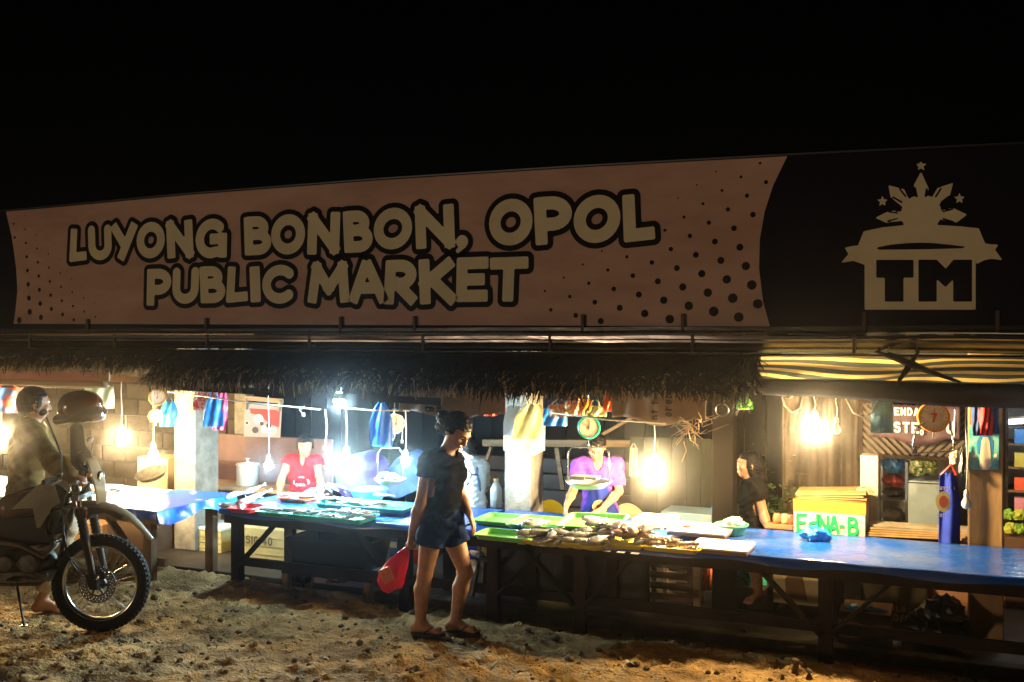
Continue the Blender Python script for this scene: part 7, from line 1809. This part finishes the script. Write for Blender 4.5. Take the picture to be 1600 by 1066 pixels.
# red poster wall at the left
pw_ = thing('framed_poster', 'red and white printed poster in a wooden frame behind the left table', 'poster', tuple(PV(412, 650, 9.0)))
B_ = lambda px, py, e=0: PV(px, py, 9.0 - e)
def fp(poly, colr, e, name):
    v = [B_(x, y, e) for x, y in poly]; o = obj(name, v, [tuple(range(len(v)))], colr, pw_)
    if o.data.polygons[0].normal.y > 0: o.data.flip_normals()
fp([(382, 630), (441, 636), (438, 684), (381, 682)], mat('grey_print', (.30, .28, .27), .6), 0, 'poster_sheet')
fp([(390, 638), (438, 641), (436, 668), (420, 662), (408, 650), (392, 646)], mat('red_print_b', (.45, .02, .03), .6), .003, 'poster_print')
for cx, cy, r_, cl in ((386, 661, 4, 1), (386, 661, 2.4, 0), (404, 655, 8, 1), (414, 671, 6.5, 1), (427, 673, 6, 1), (420, 665, 4, 0), (399, 672, 5, 0), (409, 662, 3, 0)):
    fp([(cx + r_ * math.cos(t_ * PI / 7), cy + r_ * math.sin(t_ * PI / 7)) for t_ in range(14)], mat('dark_print', (.02, .02, .025), .6) if not cl else mat('white_print_b', (.50, .48, .46), .6), .006 + .001 * (1 - cl), 'poster_print')
m = MB(); m.bar(B_(384, 622), B_(442, 627), .03, .05); m.build('top_frame', PALEWOOD, pw_); m = MB(); m.bar(B_(384, 622, .01), B_(383, 640, .01), .05, .03); m.build('side_frame', PALEWOOD, pw_); m = MB(); m.bar(B_(439, 626, .01), B_(436, 642, .01), .05, .03); m.build('side_frame', PALEWOOD, pw_)
# pink fascia over the far left stall
fs = thing('stall_fascia', 'pink board and pale tarp over the far left stall', 'awning', (ux(60, 7.1), 7.1, 1.6))
a_, b_ = PV(-60, 588, 6.98), PV(152, 590, 6.98)
m = MB(); m.span((a_.x - 1.5, 6.98, PV(100, 594, 6.98).z), (b_.x, 7.0, PV(100, 581, 6.98).z)); m.build('pink_board', mat('pink_board', (.42, .20, .17), .6, col2=(.36, .16, .13), scale=2), fs)
m = MB(); m.span((b_.x + .002, 6.985, PV(100, 594, 6.98).z), (b_.x + .14, 7.0, PV(100, 581, 6.98).z)); m.build('yellow_board', PALEWOOD, fs)
m = MB(); m.grid(lambda s_, c_: Vector((a_.x - 1.5 + s_ * (b_.x + .13 - a_.x + 1.5), 6.99 + .01 * math.sin(s_ * 30), PV(100, 594, 6.98).z - .002 - c_ * (.07 + .008 * math.sin(s_ * 17)))), 40, 3); m.build('tarp_strip', mat('brown_tarp_strip', (.26, .19, .12), .6), fs, smooth=True, thick=.003)
m = MB(); m.tube([Vector((a_.x - 1.5, 6.97, PV(100, 605, 6.97).z)), Vector((b_.x + .14, 6.97, PV(100, 604, 6.97).z + .004))], .004, 6); m.build('white_edge', CORD, fs)
hangbag(12, 606, 34, 28, 7.3, mat('red_blue_print', (.45, .06, .04), .6, col2=(.05, .15, .45), scale=7, contrast=(.48, .52)), 'red and blue printed cloth at the top left edge', name='cloth', cat='cloth', taper=1)
hangbag(156, 604, 34, 26, 7.3, mat('pale_green_cloth', (.50, .62, .48), .7, translucent=.4), 'pale green cloth hanging right of the helmet', name='cloth', cat='cloth', taper=1)
# things on the far left table
m = MB(); p = PZ(215, 757, TZ); 
m.lathe([(.001, 0), (.17, 0), (.24, .02), (.245, .022), (.24, .012)], (0, 0, 0), n=30); o = m.build('serving_dish', WPL, smooth=True); o.location = (p.x, 7.15, TZ + .009); tag(o, 'wide white dish on the pale far left table', 'dish')
m = MB(); m.span((-8.6, 6.62, TZ + .009), (-7.2, 7.2, TZ + .012)); tag(m.build('paper_sheet', CK), 'white paper spread on the far left table', 'paper')
for k in range(9): fish(-8.5 + k * .15, 6.9 + .12 * (k % 3), TZ + .032, .4 * k, 0, 'silver fish on the white paper of the far left table', 'fish on the far left table', L=.24, deep=.034, thick=.018)
t, a, b_, z0, zt = stand_box((215, 715), (262, 752), 8.3, .3, .35, mat('pale_carton', (.45, .36, .22), .8), 'pale carton behind the far left table under the orange scales', 'carton', 'carton')
dk = thing('round_pan', 'dark round pan standing behind the far left table', 'pan', tuple(PV(238, 740, 7.9)))
m = MB(); m.lathe([(.001, 0), (.13, .0), (.16, .05), (.165, .05)], PV(238, 745, 7.9), (0, -.4, 1), 24); m.build('pan_bowl', GREYM, dk, smooth=True)

# litter trodden into the dirt
lm = MB()
for k in range(150):
    u = rng.uniform(-7.5, 3); v = rng.uniform(4.6, 6.6); z = gz(u, v) + .006; a = rng.uniform(0, 6.28); L = rng.uniform(.015, .07)
    lm.bar((u, v, z), (u + math.cos(a) * L, v + math.sin(a) * L, z + rng.uniform(-.002, .006)), .003, .002)
tag(lm.build('straw_litter', THATCHP), 'bits of straw and palm leaf scattered over the dirt road', 'litter', kind='stuff')
for k, (px, py, c, lb) in enumerate(((445, 893, (.55, .50, .40), 'crumpled pale paper scrap on the dirt in front of the black tub'), (372, 896, (.40, .30, .16), 'tan leaf shaped scrap by the left leg of the blue table'), (655, 1009, (.35, .25, .12), 'folded dry leaf between the sandals and the picture edge'),
                                     (505, 1030, (.50, .46, .38), 'small torn paper scrap in the middle of the foreground dirt'), (330, 1012, (.30, .20, .10), 'dry brown leaf on the dirt right of the tyre shadow'), (985, 1040, (.55, .50, .42), 'white wrapper scrap on the lit dirt near the ditch'))):
    p = PZ(px, py, 0); p.z = gz(p.x, p.y) + .010
    m = MB(); m.grid(lambda a_, c_: p + Vector(((a_ - .5) * .07, (c_ - .5) * .05, .012 * math.sin(a_ * 5 + k) * math.cos(c_ * 4))), 5, 4); tag(m.build('litter_scrap', mat('scrap_%s' % 'abcdef'[k], c, .7), smooth=False), lb, 'litter', 'scraps lying on the dirt')
